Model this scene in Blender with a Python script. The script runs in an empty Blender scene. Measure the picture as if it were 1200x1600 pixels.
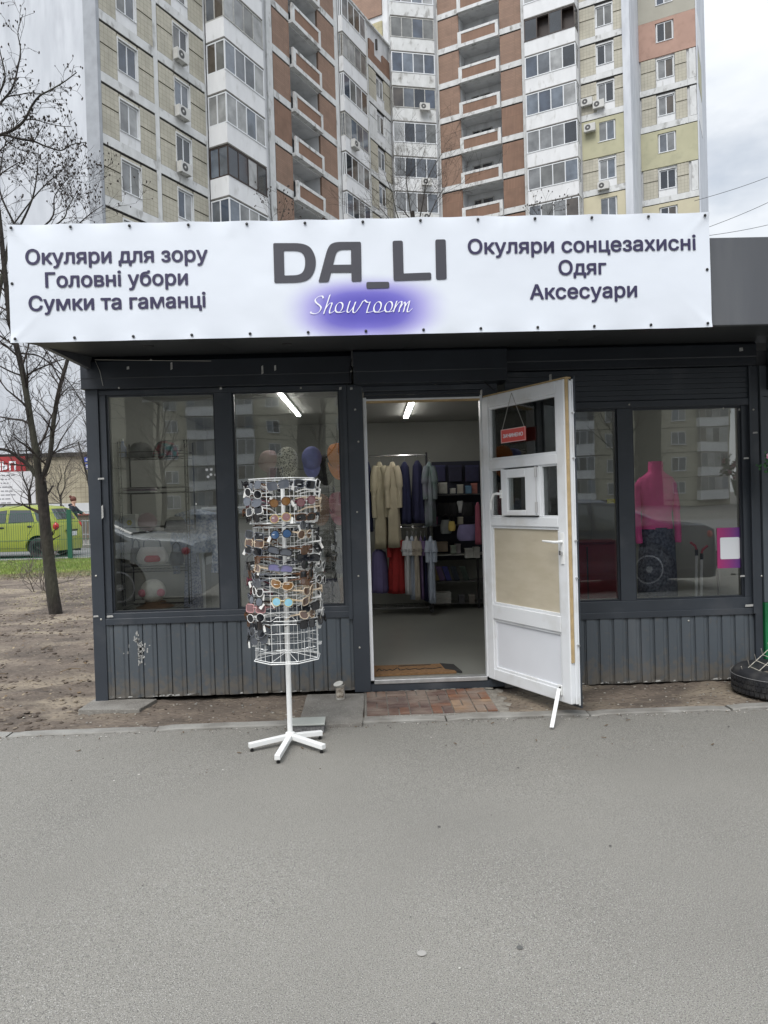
import bpy, bmesh, math, random
from mathutils import Vector, Matrix, noise
R = math.radians
random.seed(7)
SC = bpy.context.scene
COL = SC.collection
# ------------------------------------------------------------------ camera
YAW, PIT, ROL, FPX = R(1.6), R(-0.85), R(1.66), 1150.0
CAM = Vector((0, -5.7, 1.5))
FW = Vector((math.sin(YAW)*math.cos(PIT), math.cos(YAW)*math.cos(PIT), math.sin(PIT)))
RT0 = Vector((math.cos(YAW), -math.sin(YAW), 0)); UP0 = RT0.cross(FW)
RT = RT0*math.cos(ROL) - UP0*math.sin(ROL); UP = UP0*math.cos(ROL) + RT0*math.sin(ROL)
cd = bpy.data.cameras.new('camera'); cam = bpy.data.objects.new('camera', cd); COL.objects.link(cam)
cam.matrix_world = Matrix((( RT.x, UP.x, -FW.x, CAM.x), (RT.y, UP.y, -FW.y, CAM.y), (RT.z, UP.z, -FW.z, CAM.z), (0, 0, 0, 1)))
cd.sensor_fit = 'VERTICAL'; cd.sensor_height = 36; cd.lens = 36*FPX/1600; cd.clip_end = 2000; cd.clip_start = .05
SC.camera = cam
# ------------------------------------------------------------------ light
SC.view_settings.view_transform = 'Standard'; SC.view_settings.look = 'None'
SC.view_settings.exposure = 0.36; SC.view_settings.gamma = 1; SC.view_settings.use_curve_mapping = False
SUN_EL, SUN_AZ = R(52), R(200)      # azimuth clockwise from +Y
W = bpy.data.worlds.new('World'); SC.world = W; W.use_nodes = True
nt = W.node_tree; nt.nodes.clear()
wo = nt.nodes.new('ShaderNodeOutputWorld'); bg = nt.nodes.new('ShaderNodeBackground'); bg.inputs[1].default_value = 0.1
sky = nt.nodes.new('ShaderNodeTexSky'); sky.sky_type = 'NISHITA'; sky.sun_disc = False
sky.sun_elevation = SUN_EL; sky.sun_rotation = SUN_AZ; sky.air_density = 1.0; sky.dust_density = 2.0
tc = nt.nodes.new('ShaderNodeTexCoord'); mp = nt.nodes.new('ShaderNodeMapping'); mp.inputs['Scale'].default_value = (1.6, 1.6, 3.2)
nz = nt.nodes.new('ShaderNodeTexNoise'); nz.inputs['Scale'].default_value = 2.1; nz.inputs['Detail'].default_value = 6; nz.inputs['Roughness'].default_value = .52
cr = nt.nodes.new('ShaderNodeValToRGB'); cr.color_ramp.elements[0].position = .33; cr.color_ramp.elements[0].color = (.5, .5, .5, 1); cr.color_ramp.elements[1].position = .58; cr.color_ramp.elements[1].color = (.97, .97, .97, 1)
nz2 = nt.nodes.new('ShaderNodeTexNoise'); nz2.inputs['Scale'].default_value = 4.2; nz2.inputs['Detail'].default_value = 5
cr2 = nt.nodes.new('ShaderNodeValToRGB'); cr2.color_ramp.elements[0].position = .3; cr2.color_ramp.elements[0].color = (6.9, 7.35, 7.9, 1); cr2.color_ramp.elements[1].position = .7; cr2.color_ramp.elements[1].color = (8.9, 9.2, 9.6, 1)
mx = nt.nodes.new('ShaderNodeMix'); mx.data_type = 'RGBA'
L = nt.links.new
L(tc.outputs['Generated'], mp.inputs[0]); L(mp.outputs[0], nz.inputs['Vector']); L(mp.outputs[0], nz2.inputs['Vector'])
L(nz.outputs[0], cr.inputs[0]); L(nz2.outputs[0], cr2.inputs[0])
L(cr.outputs[0], mx.inputs[0]); L(sky.outputs[0], mx.inputs[6]); L(cr2.outputs[0], mx.inputs[7])
sx_ = nt.nodes.new('ShaderNodeSeparateXYZ'); L(tc.outputs['Generated'], sx_.inputs[0])       # overcast dome: brighter towards the zenith
zr = nt.nodes.new('ShaderNodeMapRange'); zr.interpolation_type = 'SMOOTHSTEP'; zr.inputs[1].default_value = .4; zr.inputs[2].default_value = 1.0; zr.inputs[3].default_value = .90; zr.inputs[4].default_value = 2.25; L(sx_.outputs[2], zr.inputs[0])
vm = nt.nodes.new('ShaderNodeVectorMath'); vm.operation = 'SCALE'; L(mx.outputs[2], vm.inputs[0]); L(zr.outputs[0], vm.inputs['Scale'])
L(vm.outputs[0], bg.inputs[0]); L(bg.outputs[0], wo.inputs[0])
sl = bpy.data.lights.new('sun', 'SUN'); sl.energy = 2.0; sl.angle = R(35); sl.color = (1, .975, .94)
so = bpy.data.objects.new('sun', sl); COL.objects.link(so)
sd = Vector((math.sin(SUN_AZ)*math.cos(SUN_EL), math.cos(SUN_AZ)*math.cos(SUN_EL), math.sin(SUN_EL)))
so.rotation_euler = (-sd).to_track_quat('-Z', 'Y').to_euler(); so.location = sd*50

# ------------------------------------------------------------------ helpers
def ray(x, y): return FW + RT*((x-600)/FPX) + UP*((800-y)/FPX)
def at(x, y, Y=0.0):            # point of the plane Y = const behind a photograph position
    d = ray(x, y); return CAM + d*((Y-CAM.y)/d.y)
def atz(x, y, Z=0.0):
    d = ray(x, y); return CAM + d*((Z-CAM.z)/d.z)
def atp(x, y, p, n):
    d = ray(x, y); return CAM + d*((Vector(p)-CAM).dot(n)/d.dot(n))

def mat(name, col, rough=.6, metal=0, vary=.0, vscale=3, col2=None, bump=0, bscale=40, spec=.5, grime=None, gscale=1.2, gthr=(.52, .7), stretch=None, emit=None, detail=6, speck=None):
    m = bpy.data.materials.new(name); m.use_nodes = True; n = m.node_tree; b = n.nodes['Principled BSDF']
    b.inputs['Roughness'].default_value = rough; b.inputs['Metallic'].default_value = metal; b.inputs['Specular IOR Level'].default_value = spec
    c = (*col, 1); b.inputs['Base Color'].default_value = c
    g = n.nodes.new('ShaderNodeNewGeometry'); vec = g.outputs['Position']
    if stretch:
        mpp = n.nodes.new('ShaderNodeMapping'); mpp.inputs['Scale'].default_value = stretch; n.links.new(vec, mpp.inputs[0]); vec = mpp.outputs[0]
    cur = None
    def mixc(fac, a, bb, mode='MIX'):
        x = n.nodes.new('ShaderNodeMix'); x.data_type = 'RGBA'; x.blend_type = mode
        for s, v in ((0, fac), (6, a), (7, bb)):
            if hasattr(v, 'is_output') or hasattr(v, 'links'): n.links.new(v, x.inputs[s])
            else: x.inputs[s].default_value = v
        return x.outputs[2]
    def tex(scale, lo, hi, det=detail):
        t = n.nodes.new('ShaderNodeTexNoise'); t.inputs['Scale'].default_value = scale; t.inputs['Detail'].default_value = det
        n.links.new(vec, t.inputs['Vector'])
        r = n.nodes.new('ShaderNodeMapRange'); r.inputs[1].default_value = lo; r.inputs[2].default_value = hi
        n.links.new(t.outputs[0], r.inputs[0]); return r.outputs[0]
    cur = c
    if vary or col2:
        c2 = (*col2, 1) if col2 else tuple(max(0, v*(1-vary)) for v in col)+(1,)
        cur = mixc(tex(vscale, .35, .65), c, c2)
    if grime: cur = mixc(tex(gscale, *gthr), cur, (*grime, 1))
    if speck:      # (scale, colour, amount)
        cur = mixc(tex(speck[0], 1-speck[2], 1-speck[2]+.08, 2), cur, (*speck[1], 1))
        if len(speck) > 3: cur = mixc(tex(speck[0]*1.3, 1-speck[4], 1-speck[4]+.08, 2), cur, (*speck[3], 1))
    if not isinstance(cur, tuple): n.links.new(cur, b.inputs['Base Color'])
    if bump:
        t = n.nodes.new('ShaderNodeTexNoise'); t.inputs['Scale'].default_value = bscale; t.inputs['Detail'].default_value = 5; n.links.new(vec, t.inputs['Vector'])
        bp = n.nodes.new('ShaderNodeBump'); bp.inputs['Strength'].default_value = bump; bp.inputs['Distance'].default_value = .02
        n.links.new(t.outputs[0], bp.inputs['Height']); n.links.new(bp.outputs[0], b.inputs['Normal'])
    if emit: b.inputs['Emission Color'].default_value = (*emit[0], 1); b.inputs['Emission Strength'].default_value = emit[1]
    return m
def glass(name, tint=(.9, .93, .92), refl=.14, rough=.0, dirt=.03):
    m = bpy.data.materials.new(name); m.use_nodes = True; n = m.node_tree; n.nodes.clear()
    o = n.nodes.new('ShaderNodeOutputMaterial'); t = n.nodes.new('ShaderNodeBsdfTransparent'); t.inputs[0].default_value = (*tint, 1)
    g = n.nodes.new('ShaderNodeBsdfGlossy'); g.inputs['Roughness'].default_value = rough; g.inputs[0].default_value = (.95, .97, .96, 1)
    d = n.nodes.new('ShaderNodeBsdfDiffuse'); d.inputs[0].default_value = (.6, .6, .57, 1)
    lw = n.nodes.new('ShaderNodeFresnel'); lw.inputs[0].default_value = 1.5
    ad = n.nodes.new('ShaderNodeMath'); ad.operation = 'MULTIPLY_ADD'; ad.inputs[1].default_value = .9; ad.inputs[2].default_value = refl-.04
    n.links.new(lw.outputs[0], ad.inputs[0])
    x = n.nodes.new('ShaderNodeMixShader'); n.links.new(ad.outputs[0], x.inputs[0]); n.links.new(t.outputs[0], x.inputs[1]); n.links.new(g.outputs[0], x.inputs[2])
    x2 = n.nodes.new('ShaderNodeMixShader'); ge = n.nodes.new('ShaderNodeNewGeometry'); nz = n.nodes.new('ShaderNodeTexNoise'); nz.inputs['Scale'].default_value = 7; nz.inputs['Detail'].default_value = 8
    mr = n.nodes.new('ShaderNodeMapRange'); mr.inputs[1].default_value = .45; mr.inputs[2].default_value = .85; mr.inputs[3].default_value = dirt*.4; mr.inputs[4].default_value = dirt*5
    n.links.new(ge.outputs['Position'], nz.inputs['Vector']); n.links.new(nz.outputs[0], mr.inputs[0]); n.links.new(mr.outputs[0], x2.inputs[0])
    n.links.new(x.outputs[0], x2.inputs[1]); n.links.new(d.outputs[0], x2.inputs[2])
    bp = n.nodes.new('ShaderNodeBump'); bp.inputs['Strength'].default_value = .25; bp.inputs['Distance'].default_value = .004
    n2 = n.nodes.new('ShaderNodeTexNoise'); n2.inputs['Scale'].default_value = 1.7; n2.inputs['Detail'].default_value = 1; n.links.new(ge.outputs['Position'], n2.inputs['Vector'])
    n.links.new(n2.outputs[0], bp.inputs['Height']); n.links.new(bp.outputs[0], g.inputs['Normal'])
    n.links.new(x2.outputs[0], o.inputs[0]); return m

def children(o): return [c for c in bpy.data.objects if c.parent == o]
def tag(o, label=None, cat=None, group=None, kind=None):
    if label: o['label'] = label
    if cat: o['category'] = cat
    if group: o['group'] = group
    if kind: o['kind'] = kind
    return o
def thing(name, label, cat, loc=(0, 0, 0), rz=0, group=None, kind=None):
    o = bpy.data.objects.new(name, None); COL.objects.link(o); o.location = loc; o.rotation_euler = (0, 0, rz); o.empty_display_size = .1
    o['_local'] = 1 if rz else 0
    return tag(o, label, cat, group, kind)
def org(o):
    v = Vector()
    while o is not None: v += o.location; o = o.parent
    return v
class MB:
    def __init__(s): s.v = []; s.f = []; s.m = []
    def add(s, vs, fs, m=0):
        k = len(s.v); s.v += [Vector(p) for p in vs]; s.f += [tuple(i+k for i in f) for f in fs]; s.m += [m]*len(fs); return s
    def box(s, x0, x1, y0, y1, z0, z1, m=0):
        vs = [(x, y, z) for x in (x0, x1) for y in (y0, y1) for z in (z0, z1)]
        return s.add(vs, [(0, 1, 3, 2), (4, 6, 7, 5), (0, 4, 5, 1), (2, 3, 7, 6), (0, 2, 6, 4), (1, 5, 7, 3)], m)
    def bar(s, a, b, w, h=None, m=0, up=(0, 0, 1)):
        a = Vector(a); b = Vector(b); d = (b-a).normalized(); up = Vector(up)
        if abs(d.dot(up)) > .98: up = Vector((0, 1, 0))
        x = d.cross(up).normalized()*w/2; y = x.cross(d).normalized()*(h or w)/2
        vs = [p+i*x+j*y for p in (a, b) for i, j in ((-1, -1), (1, -1), (1, 1), (-1, 1))]
        return s.add(vs, [(3, 2, 1, 0), (4, 5, 6, 7), (0, 1, 5, 4), (1, 2, 6, 5), (2, 3, 7, 6), (3, 0, 4, 7)], m)
    def tube(s, pts, rad, n=8, m=0, closed=False, cap=True):
        pts = [Vector(p) for p in pts]; N = len(pts)
        if not hasattr(rad, '__len__'): rad = [rad]*N
        ref = Vector((0, 0, 1)); d0 = (pts[1]-pts[0]).normalized()
        if abs(d0.dot(ref)) > .9: ref = Vector((1, 0, 0))
        x = d0.cross(ref).normalized(); k = len(s.v)
        for i, p in enumerate(pts):
            if closed: d = (pts[(i+1) % N]-pts[i-1]).normalized()
            else: d = (pts[min(i+1, N-1)]-pts[max(i-1, 0)]).normalized()
            x = (x-d*x.dot(d)); x = x.normalized() if x.length > 1e-6 else d.orthogonal().normalized(); y = d.cross(x)
            for j in range(n):
                a = 2*math.pi*j/n; s.v.append(p+(x*math.cos(a)+y*math.sin(a))*rad[i])
        for i in range(N if closed else N-1):
            i2 = (i+1) % N
            for j in range(n):
                j2 = (j+1) % n; s.f.append((k+i*n+j, k+i*n+j2, k+i2*n+j2, k+i2*n+j)); s.m.append(m)
        if cap and not closed:
            s.f.append(tuple(k+j for j in reversed(range(n)))); s.m.append(m)
            s.f.append(tuple(k+(N-1)*n+j for j in range(n))); s.m.append(m)
        return s
    def lathe(s, prof, n=24, c=(0, 0, 0), m=0, axis='z', cap=True):
        k = len(s.v); c = Vector(c)
        for r, h in prof:
            for j in range(n):
                a = 2*math.pi*j/n; p = (r*math.cos(a), r*math.sin(a), h)
                if axis == 'y': p = (p[0], p[2], p[1])
                if axis == 'x': p = (p[2], p[0], p[1])
                s.v.append(c+Vector(p))
        for i in range(len(prof)-1):
            for j in range(n):
                j2 = (j+1) % n; s.f.append((k+i*n+j, k+i*n+j2, k+(i+1)*n+j2, k+(i+1)*n+j)); s.m.append(m)
        if cap:
            s.f.append(tuple(k+j for j in reversed(range(n)))); s.m.append(m)
            q = k+(len(prof)-1)*n; s.f.append(tuple(q+j for j in range(n))); s.m.append(m)
        return s
    def prism(s, poly, fn, d, m=0):      # poly: 2D outline, fn(a,b,depth)->3D
        n = len(poly); k = len(s.v)
        for t in (0, d):
            for a, b in poly: s.v.append(Vector(fn(a, b, t)))
        s.f.append(tuple(k+i for i in range(n))); s.f.append(tuple(k+n+i for i in reversed(range(n)))); s.m += [m, m]
        for i in range(n): s.f.append((k+i, k+(i+1) % n+0, k+n+(i+1) % n, k+n+i)); s.m.append(m)
        return s
    def loft(s, rings, m=0, cap=True, closed=True):
        k = len(s.v); n = len(rings[0])
        for r in rings: s.v += [Vector(p) for p in r]
        for i in range(len(rings)-1):
            for j in range(n if closed else n-1):
                j2 = (j+1) % n; s.f.append((k+i*n+j, k+i*n+j2, k+(i+1)*n+j2, k+(i+1)*n+j)); s.m.append(m)
        if cap:
            s.f.append(tuple(k+j for j in reversed(range(n)))); q = k+(len(rings)-1)*n; s.f.append(tuple(q+j for j in range(n))); s.m += [m, m]
        return s
    def ico(s, c, r, m=0, sc=(1, 1, 1)):
        t = (1+5**.5)/2; V = [(-1, t, 0), (1, t, 0), (-1, -t, 0), (1, -t, 0), (0, -1, t), (0, 1, t), (0, -1, -t), (0, 1, -t), (t, 0, -1), (t, 0, 1), (-t, 0, -1), (-t, 0, 1)]
        F = [(0, 11, 5), (0, 5, 1), (0, 1, 7), (0, 7, 10), (0, 10, 11), (1, 5, 9), (5, 11, 4), (11, 10, 2), (10, 7, 6), (7, 1, 8), (3, 9, 4), (3, 4, 2), (3, 2, 6), (3, 6, 8), (3, 8, 9), (4, 9, 5), (2, 4, 11), (6, 2, 10), (8, 6, 7), (9, 8, 1)]
        q = r/math.sqrt(1+t*t); c = Vector(c)
        return s.add([c+Vector((a*q*sc[0], b*q*sc[1], d*q*sc[2])) for a, b, d in V], F, m)
    def ball(s, c, r, m=0, sc=(1, 1, 1), nu=16, nv=10):
        rings = []
        c = Vector(c)
        for i in range(nv+1):
            th = -math.pi/2+math.pi*i/nv; rr = max(math.cos(th), .02)*r
            rings.append([c+Vector((rr*math.cos(2*math.pi*j/nu)*sc[0], rr*math.sin(2*math.pi*j/nu)*sc[1], r*math.sin(th)*sc[2])) for j in range(nu)])
        return s.loft(rings, m)
    def mesh(s, name, mats, off=None, smooth=False, fixn=True):
        me = bpy.data.meshes.new(name); off = off or Vector()
        me.from_pydata([tuple(p-off) for p in s.v], [], s.f)
        for mm in (mats if isinstance(mats, (list, tuple)) else [mats]): me.materials.append(mm)
        me.polygons.foreach_set('material_index', s.m)
        if smooth: me.polygons.foreach_set('use_smooth', [True]*len(s.f))
        if fixn:
            b = bmesh.new(); b.from_mesh(me); bmesh.ops.recalc_face_normals(b, faces=b.faces); b.to_mesh(me); b.free()
        me.update(); return me
    def build(s, name, mats, parent=None, smooth=False, bevel=0, label=None, kind=None, local=False, fixn=True):
        off = Vector() if (local or parent is None) else org(parent)
        o = bpy.data.objects.new(name, s.mesh(name, mats, off, smooth, fixn)); COL.objects.link(o); o.parent = parent
        if bevel:
            md = o.modifiers.new('bevel', 'BEVEL'); md.width = bevel; md.segments = 2; md.limit_method = 'ANGLE'; md.angle_limit = R(40)
            md.harden_normals = False
        if smooth:
            md = o.modifiers.new('es', 'EDGE_SPLIT'); md.split_angle = R(38)
        if label: o['label'] = label
        if kind: o['kind'] = kind
        return o
def inst(me, name, parent, loc=(0, 0, 0), rot=None, sc=None):
    o = bpy.data.objects.new(name, me); COL.objects.link(o); o.parent = parent; o.location = loc
    if rot: o.rotation_euler = rot
    if sc: o.scale = sc
    return o
def copy_tree(o, parent=None, extra=None):
    c = o.copy(); COL.objects.link(c); c.parent = parent
    for ch in children(o): copy_tree(ch, c)
    return c
def solo(name, mb, mats, label, cat, group=None, loc=None, smooth=False, bevel=0, kind=None):
    """a thing that is one mesh; origin moved to loc"""
    off = Vector(loc) if loc is not None else (sum(mb.v, Vector())/len(mb.v))
    if loc is None: off.z = min(p.z for p in mb.v)
    o = bpy.data.objects.new(name, mb.mesh(name, mats, off, smooth)); COL.objects.link(o); o.location = off
    if bevel:
        md = o.modifiers.new('bevel', 'BEVEL'); md.width = bevel; md.segments = 2; md.limit_method = 'ANGLE'
    if smooth:
        md = o.modifiers.new('es', 'EDGE_SPLIT'); md.split_angle = R(38)
    return tag(o, label, cat, group, kind)
def lerp(a, b, t): return a+(b-a)*t
def sm(t): t = max(0, min(1, t)); return t*t*(3-2*t)
def curve_mesh(splines, ext):
    c = bpy.data.curves.new('c', 'CURVE'); c.dimensions = '2D'; c.fill_mode = 'BOTH'; c.extrude = ext
    for sp in splines:
        q = c.splines.new('POLY'); q.points.add(len(sp)-1)
        for p, (a, b) in zip(q.points, sp): p.co = (a, b, 0, 1)
        q.use_cyclic_u = True
    o = bpy.data.objects.new('c', c); COL.objects.link(o)
    me = bpy.data.meshes.new_from_object(o.evaluated_get(bpy.context.evaluated_depsgraph_get()))
    bpy.data.objects.remove(o); return me
def text_mesh(body, ext=.002, off=0.0, shear=0, space=1):
    """glyph outlines filled contour by contour (some Cyrillic glyphs are drawn with overlapping contours); flat, facing +z"""
    from mathutils.geometry import interpolate_bezier
    c = bpy.data.curves.new('t', 'FONT'); c.body = body; c.space_character = space
    o = bpy.data.objects.new('t', c); COL.objects.link(o); cu = o.to_curve(bpy.context.evaluated_depsgraph_get()); P = []
    for sp in cu.splines:
        if sp.type == 'BEZIER' and len(sp.bezier_points) == 32 and 'е' in body and abs(sp.bezier_points[13].co.y-sp.bezier_points[12].co.y-.08) < .02 and abs(sp.bezier_points[12].co.x-sp.bezier_points[0].co.x+.193) < .02 and abs(sp.bezier_points[12].co.x-sp.bezier_points[13].co.x) < .01:      # this glyph's outline crosses itself: open it up
            q = sp.bezier_points; x0_ = q[0].co.x-.303
            for i, x_, y_ in ((12, .150, None), (13, .150, None), (14, .438, None), (15, .44, .33)):
                old = q[i].co.copy(); new = Vector((x0_+x_, old.y if y_ is None else y_, 0)); q[i].handle_left_type = q[i].handle_right_type = 'FREE'; hr = q[i].handle_right-old; q[i].co = new; q[i].handle_left = new; q[i].handle_right = new+(hr if i == 15 else Vector())
        pts = []
        if sp.type == 'BEZIER':
            bp_ = sp.bezier_points; n_ = len(bp_)
            for i in range(n_):
                p, q = bp_[i], bp_[(i+1) % n_]; straight = (p.handle_right-p.co).length < 1e-6 and (q.handle_left-q.co).length < 1e-6
                seg = interpolate_bezier(p.co, p.handle_right, q.handle_left, q.co, 2 if straight else 6); pts += [(v.x, v.y) for v in seg[:-1]]
        else: pts = [(p.co.x, p.co.y) for p in sp.points]
        P.append(pts)
    bb = lambda p: (min(q[0] for q in p), max(q[0] for q in p), min(q[1] for q in p), max(q[1] for q in p))
    B = [bb(p) for p in P]
    def cross(a, b):     # boxes overlap without one holding the other
        hit = a[0] < b[1]-.005 and b[0] < a[1]-.005 and a[2] < b[3]-.005 and b[2] < a[3]-.005
        inside = lambda u, v: u[0] >= v[0] and u[1] <= v[1] and u[2] >= v[2] and u[3] <= v[3]
        return hit and not inside(a, b) and not inside(b, a)
    odd = [i for i in range(len(P)) if any(cross(B[i], B[j]) for j in range(len(P)) if j != i)]
    c2 = cu.copy(); c2.dimensions = '2D'; c2.fill_mode = 'BOTH'; c2.resolution_u = 5
    for sp in [c2.splines[i] for i in odd]: c2.splines.remove(sp)
    o.to_curve_clear(); bpy.data.objects.remove(o)
    vs = []; fs = []
    if len(c2.splines):
        o = bpy.data.objects.new('t', c2); COL.objects.link(o); me = bpy.data.meshes.new_from_object(o.evaluated_get(bpy.context.evaluated_depsgraph_get())); bpy.data.objects.remove(o)
        vs += [(v.co.x, v.co.y, 0) for v in me.vertices]; fs += [tuple(q.vertices if q.normal.z > 0 else reversed(q.vertices)) for q in me.polygons]
    from mathutils.geometry import tessellate_polygon
    for k, i_ in enumerate(odd):
        fl = [Vector((x, y, 0)) for x, y in P[i_]]; o_ = len(vs); vs += [(v.x, v.y, .03+(k % 3)*.02) for v in fl]
        for t in tessellate_polygon([fl]):
            a_, b_, c_ = [fl[i] for i in t]; cr_z = (b_-a_).cross(c_-a_).z
            if abs(cr_z) > 1e-9: fs.append(tuple(i+o_ for i in (t if cr_z > 0 else reversed(t))))
    m3 = bpy.data.meshes.new('t'); m3.from_pydata(vs, [], fs); return m3
def bold(me, r):
    """thicken glyphs: copies shifted around a small circle, each 4 % of a depth step apart"""
    me2 = me
    vs = []; fs = []
    for k in range(9):
        dx, dy = (0, 0) if k == 8 else (r*math.cos(k*math.pi/4), r*.8*math.sin(k*math.pi/4))
        o = len(vs); vs += [(v.co.x+dx, v.co.y+dy, k*.12+v.co.z) for v in me2.vertices]; fs += [tuple(i+o for i in p.vertices) for p in me2.polygons]
    m3 = bpy.data.meshes.new('lettering'); m3.from_pydata(vs, [], fs); return m3
def put_text(body, x0, x1, zbase, cap, Y, parent, m, off=.02, name='lettering', shear=0, xdir=None, ext=.0014):
    """text standing on the plane Y, between x0 and x1, capital height cap"""
    me = bold(text_mesh(body, 1.0, 0, shear), off); xs = [v.co.x for v in me.vertices]; a, b = min(xs), max(xs)
    sx = (x1-x0)/(b-a); sy = cap/.727; o3 = org(parent)
    for v in me.vertices: v.co = Vector((x0+(v.co.x-a)*sx, Y-ext*v.co.z/1.0, zbase+v.co.y*sy))-o3
    me.materials.clear(); me.materials.append(m)
    o = bpy.data.objects.new(name, me); COL.objects.link(o); o.parent = parent; return o

# ------------------------------------------------------------------ materials
M = {}
M['graph'] = mat('graphite_paint', (.040, .048, .060), .42, vary=.25, vscale=2, bump=.03, bscale=150, grime=(.075, .08, .088), gscale=3, gthr=(.55, .8))
M['graph_dark'] = mat('graphite_dark', (.022, .027, .036), .38, vary=.3, vscale=3)
M['corr'] = mat('graphite_sheet', (.085, .100, .115), .45, vary=.2, vscale=2.5, bump=.04, bscale=90, grime=(.13, .14, .15), gscale=4, gthr=(.55, .85), stretch=(1, 1, .35))
def splash(m, z0=.02, z1=.30, col=(.13, .115, .095), amt=.75):
    n = m.node_tree; b = n.nodes['Principled BSDF']; src = b.inputs['Base Color'].links[0].from_socket; g = n.nodes.new('ShaderNodeNewGeometry'); sp = n.nodes.new('ShaderNodeSeparateXYZ'); n.links.new(g.outputs['Position'], sp.inputs[0])
    a = n.nodes.new('ShaderNodeMapRange'); a.inputs[1].default_value = z1; a.inputs[2].default_value = z0; n.links.new(sp.outputs[2], a.inputs[0])
    t = n.nodes.new('ShaderNodeTexNoise'); t.inputs['Scale'].default_value = 22; t.inputs['Detail'].default_value = 8; n.links.new(g.outputs['Position'], t.inputs['Vector'])
    q = n.nodes.new('ShaderNodeMath'); q.operation = 'MULTIPLY_ADD'; n.links.new(a.outputs[0], q.inputs[0]); q.inputs[1].default_value = .42; q.inputs[2].default_value = -.02
    w = n.nodes.new('ShaderNodeMath'); w.operation = 'ADD'; n.links.new(q.outputs[0], w.inputs[0]); n.links.new(t.outputs[0], w.inputs[1])
    r = n.nodes.new('ShaderNodeMapRange'); r.inputs[1].default_value = .58; r.inputs[2].default_value = .85; r.inputs[4].default_value = amt; n.links.new(w.outputs[0], r.inputs[0])
    x = n.nodes.new('ShaderNodeMix'); x.data_type = 'RGBA'; n.links.new(r.outputs[0], x.inputs[0]); n.links.new(src, x.inputs[6]); x.inputs[7].default_value = (*col, 1); n.links.new(x.outputs[2], b.inputs['Base Color'])
splash(M['corr'])
M['fascia'] = mat('fascia_sheet', (.085, .09, .10), .45, vary=.15, grime=(.13, .135, .14), gscale=2.5, gthr=(.5, .9), stretch=(2, 2, .3))
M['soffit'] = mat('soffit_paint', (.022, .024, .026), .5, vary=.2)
M['scrape'] = mat('scraped_paint', (.5, .5, .48), .7, vary=.35, vscale=60)
M['screw'] = mat('screw_zinc', (.45, .44, .4), .4, metal=.7)
M['black'] = mat('black_plastic', (.012, .012, .013), .45)
M['rubber'] = mat('tyre_rubber', (.018, .019, .023), .6, vary=.3, vscale=8, grime=(.06, .058, .055), gscale=6, gthr=(.5, .75), bump=.1, bscale=60)
M['glass'] = glass('shop_glass', tint=(.97, .98, .975), refl=.13, dirt=.002)
M['white_pvc'] = mat('white_pvc', (.74, .76, .78), .32, vary=.04, vscale=4, grime=(.52, .51, .47), gscale=4, gthr=(.5, .85))
M['white_metal'] = mat('white_powder_coat', (.78, .79, .78), .35, vary=.05, vscale=9)
M['ply'] = mat('plywood', (.50, .45, .35), .7, col2=(.45, .40, .30), vscale=5, stretch=(1, 1, 3), bump=.06, bscale=50, grime=(.42, .365, .28), gscale=6, gthr=(.6, .85))
M['foam'] = mat('mounting_foam', (.52, .38, .2), .8, vary=.25, vscale=14, bump=.3, bscale=60)
M['wall_in'] = mat('interior_wall', (.27, .275, .25), .7, vary=.06)
M['ceil_in'] = mat('interior_ceiling', (.5, .5, .47), .6, vary=.04)
M['floor_in'] = mat('interior_floor', (.21, .215, .195), .38, vary=.12, vscale=2, grime=(.2, .2, .18), gscale=4, gthr=(.55, .8))
M['lamp'] = mat('lamp_diffuser', (.9, .9, .9), .4, emit=((1, .98, .94), 20.0))
M['chrome'] = mat('chrome_tube', (.6, .6, .6), .2, metal=1)
M['ink'] = mat('banner_ink_indigo', (.030, .025, .075), .5)
M['ink_dark'] = mat('banner_ink_graphite', (.045, .045, .058), .5)
M['ink_white'] = mat('banner_white_ink', (.85, .86, .9), .5)
M['asph'] = None
def W_(n): return M[n]

# banner cloth with its printed lilac cloud
bm_ = mat('banner_vinyl', (.69, .73, .79), .42, spec=.35); n = bm_.node_tree; b = n.nodes['Principled BSDF']
tcn = n.nodes.new('ShaderNodeTexCoord'); sep = n.nodes.new('ShaderNodeSeparateXYZ'); n.links.new(tcn.outputs['Object'], sep.inputs[0])
BC = at(572, 484, -1.26)
def mth(op, a, b_=None, c=None):
    x = n.nodes.new('ShaderNodeMath'); x.operation = op
    for i, v in enumerate((a, b_, c)):
        if v is None: continue
        if hasattr(v, 'links'): n.links.new(v, x.inputs[i])
        else: x.inputs[i].default_value = v
    return x.outputs[0]
BAN0 = Vector((-2.06, -1.26, 2.50))
ex = mth('ABSOLUTE', mth('DIVIDE', mth('SUBTRACT', sep.outputs[0], BC.x-BAN0.x), .485)); ez = mth('ABSOLUTE', mth('DIVIDE', mth('SUBTRACT', sep.outputs[2], BC.z-BAN0.z), .205))
rr = mth('POWER', mth('ADD', mth('POWER', ex, 2.6), mth('POWER', ez, 2.6)), 1/2.6)
mr = n.nodes.new('ShaderNodeMapRange'); mr.interpolation_type = 'SMOOTHSTEP'; mr.inputs[1].default_value = 1.10; mr.inputs[2].default_value = .22; n.links.new(rr, mr.inputs[0])
rm = n.nodes.new('ShaderNodeValToRGB'); e = rm.color_ramp.elements
e[0].position = 0; e[0].color = (.69, .73, .79, 1); e[1].position = 1; e[1].color = (.105, .09, .44, 1)
q = rm.color_ramp.elements.new(.4); q.color = (.40, .38, .68, 1); q = rm.color_ramp.elements.new(.75); q.color = (.17, .15, .53, 1)
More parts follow.
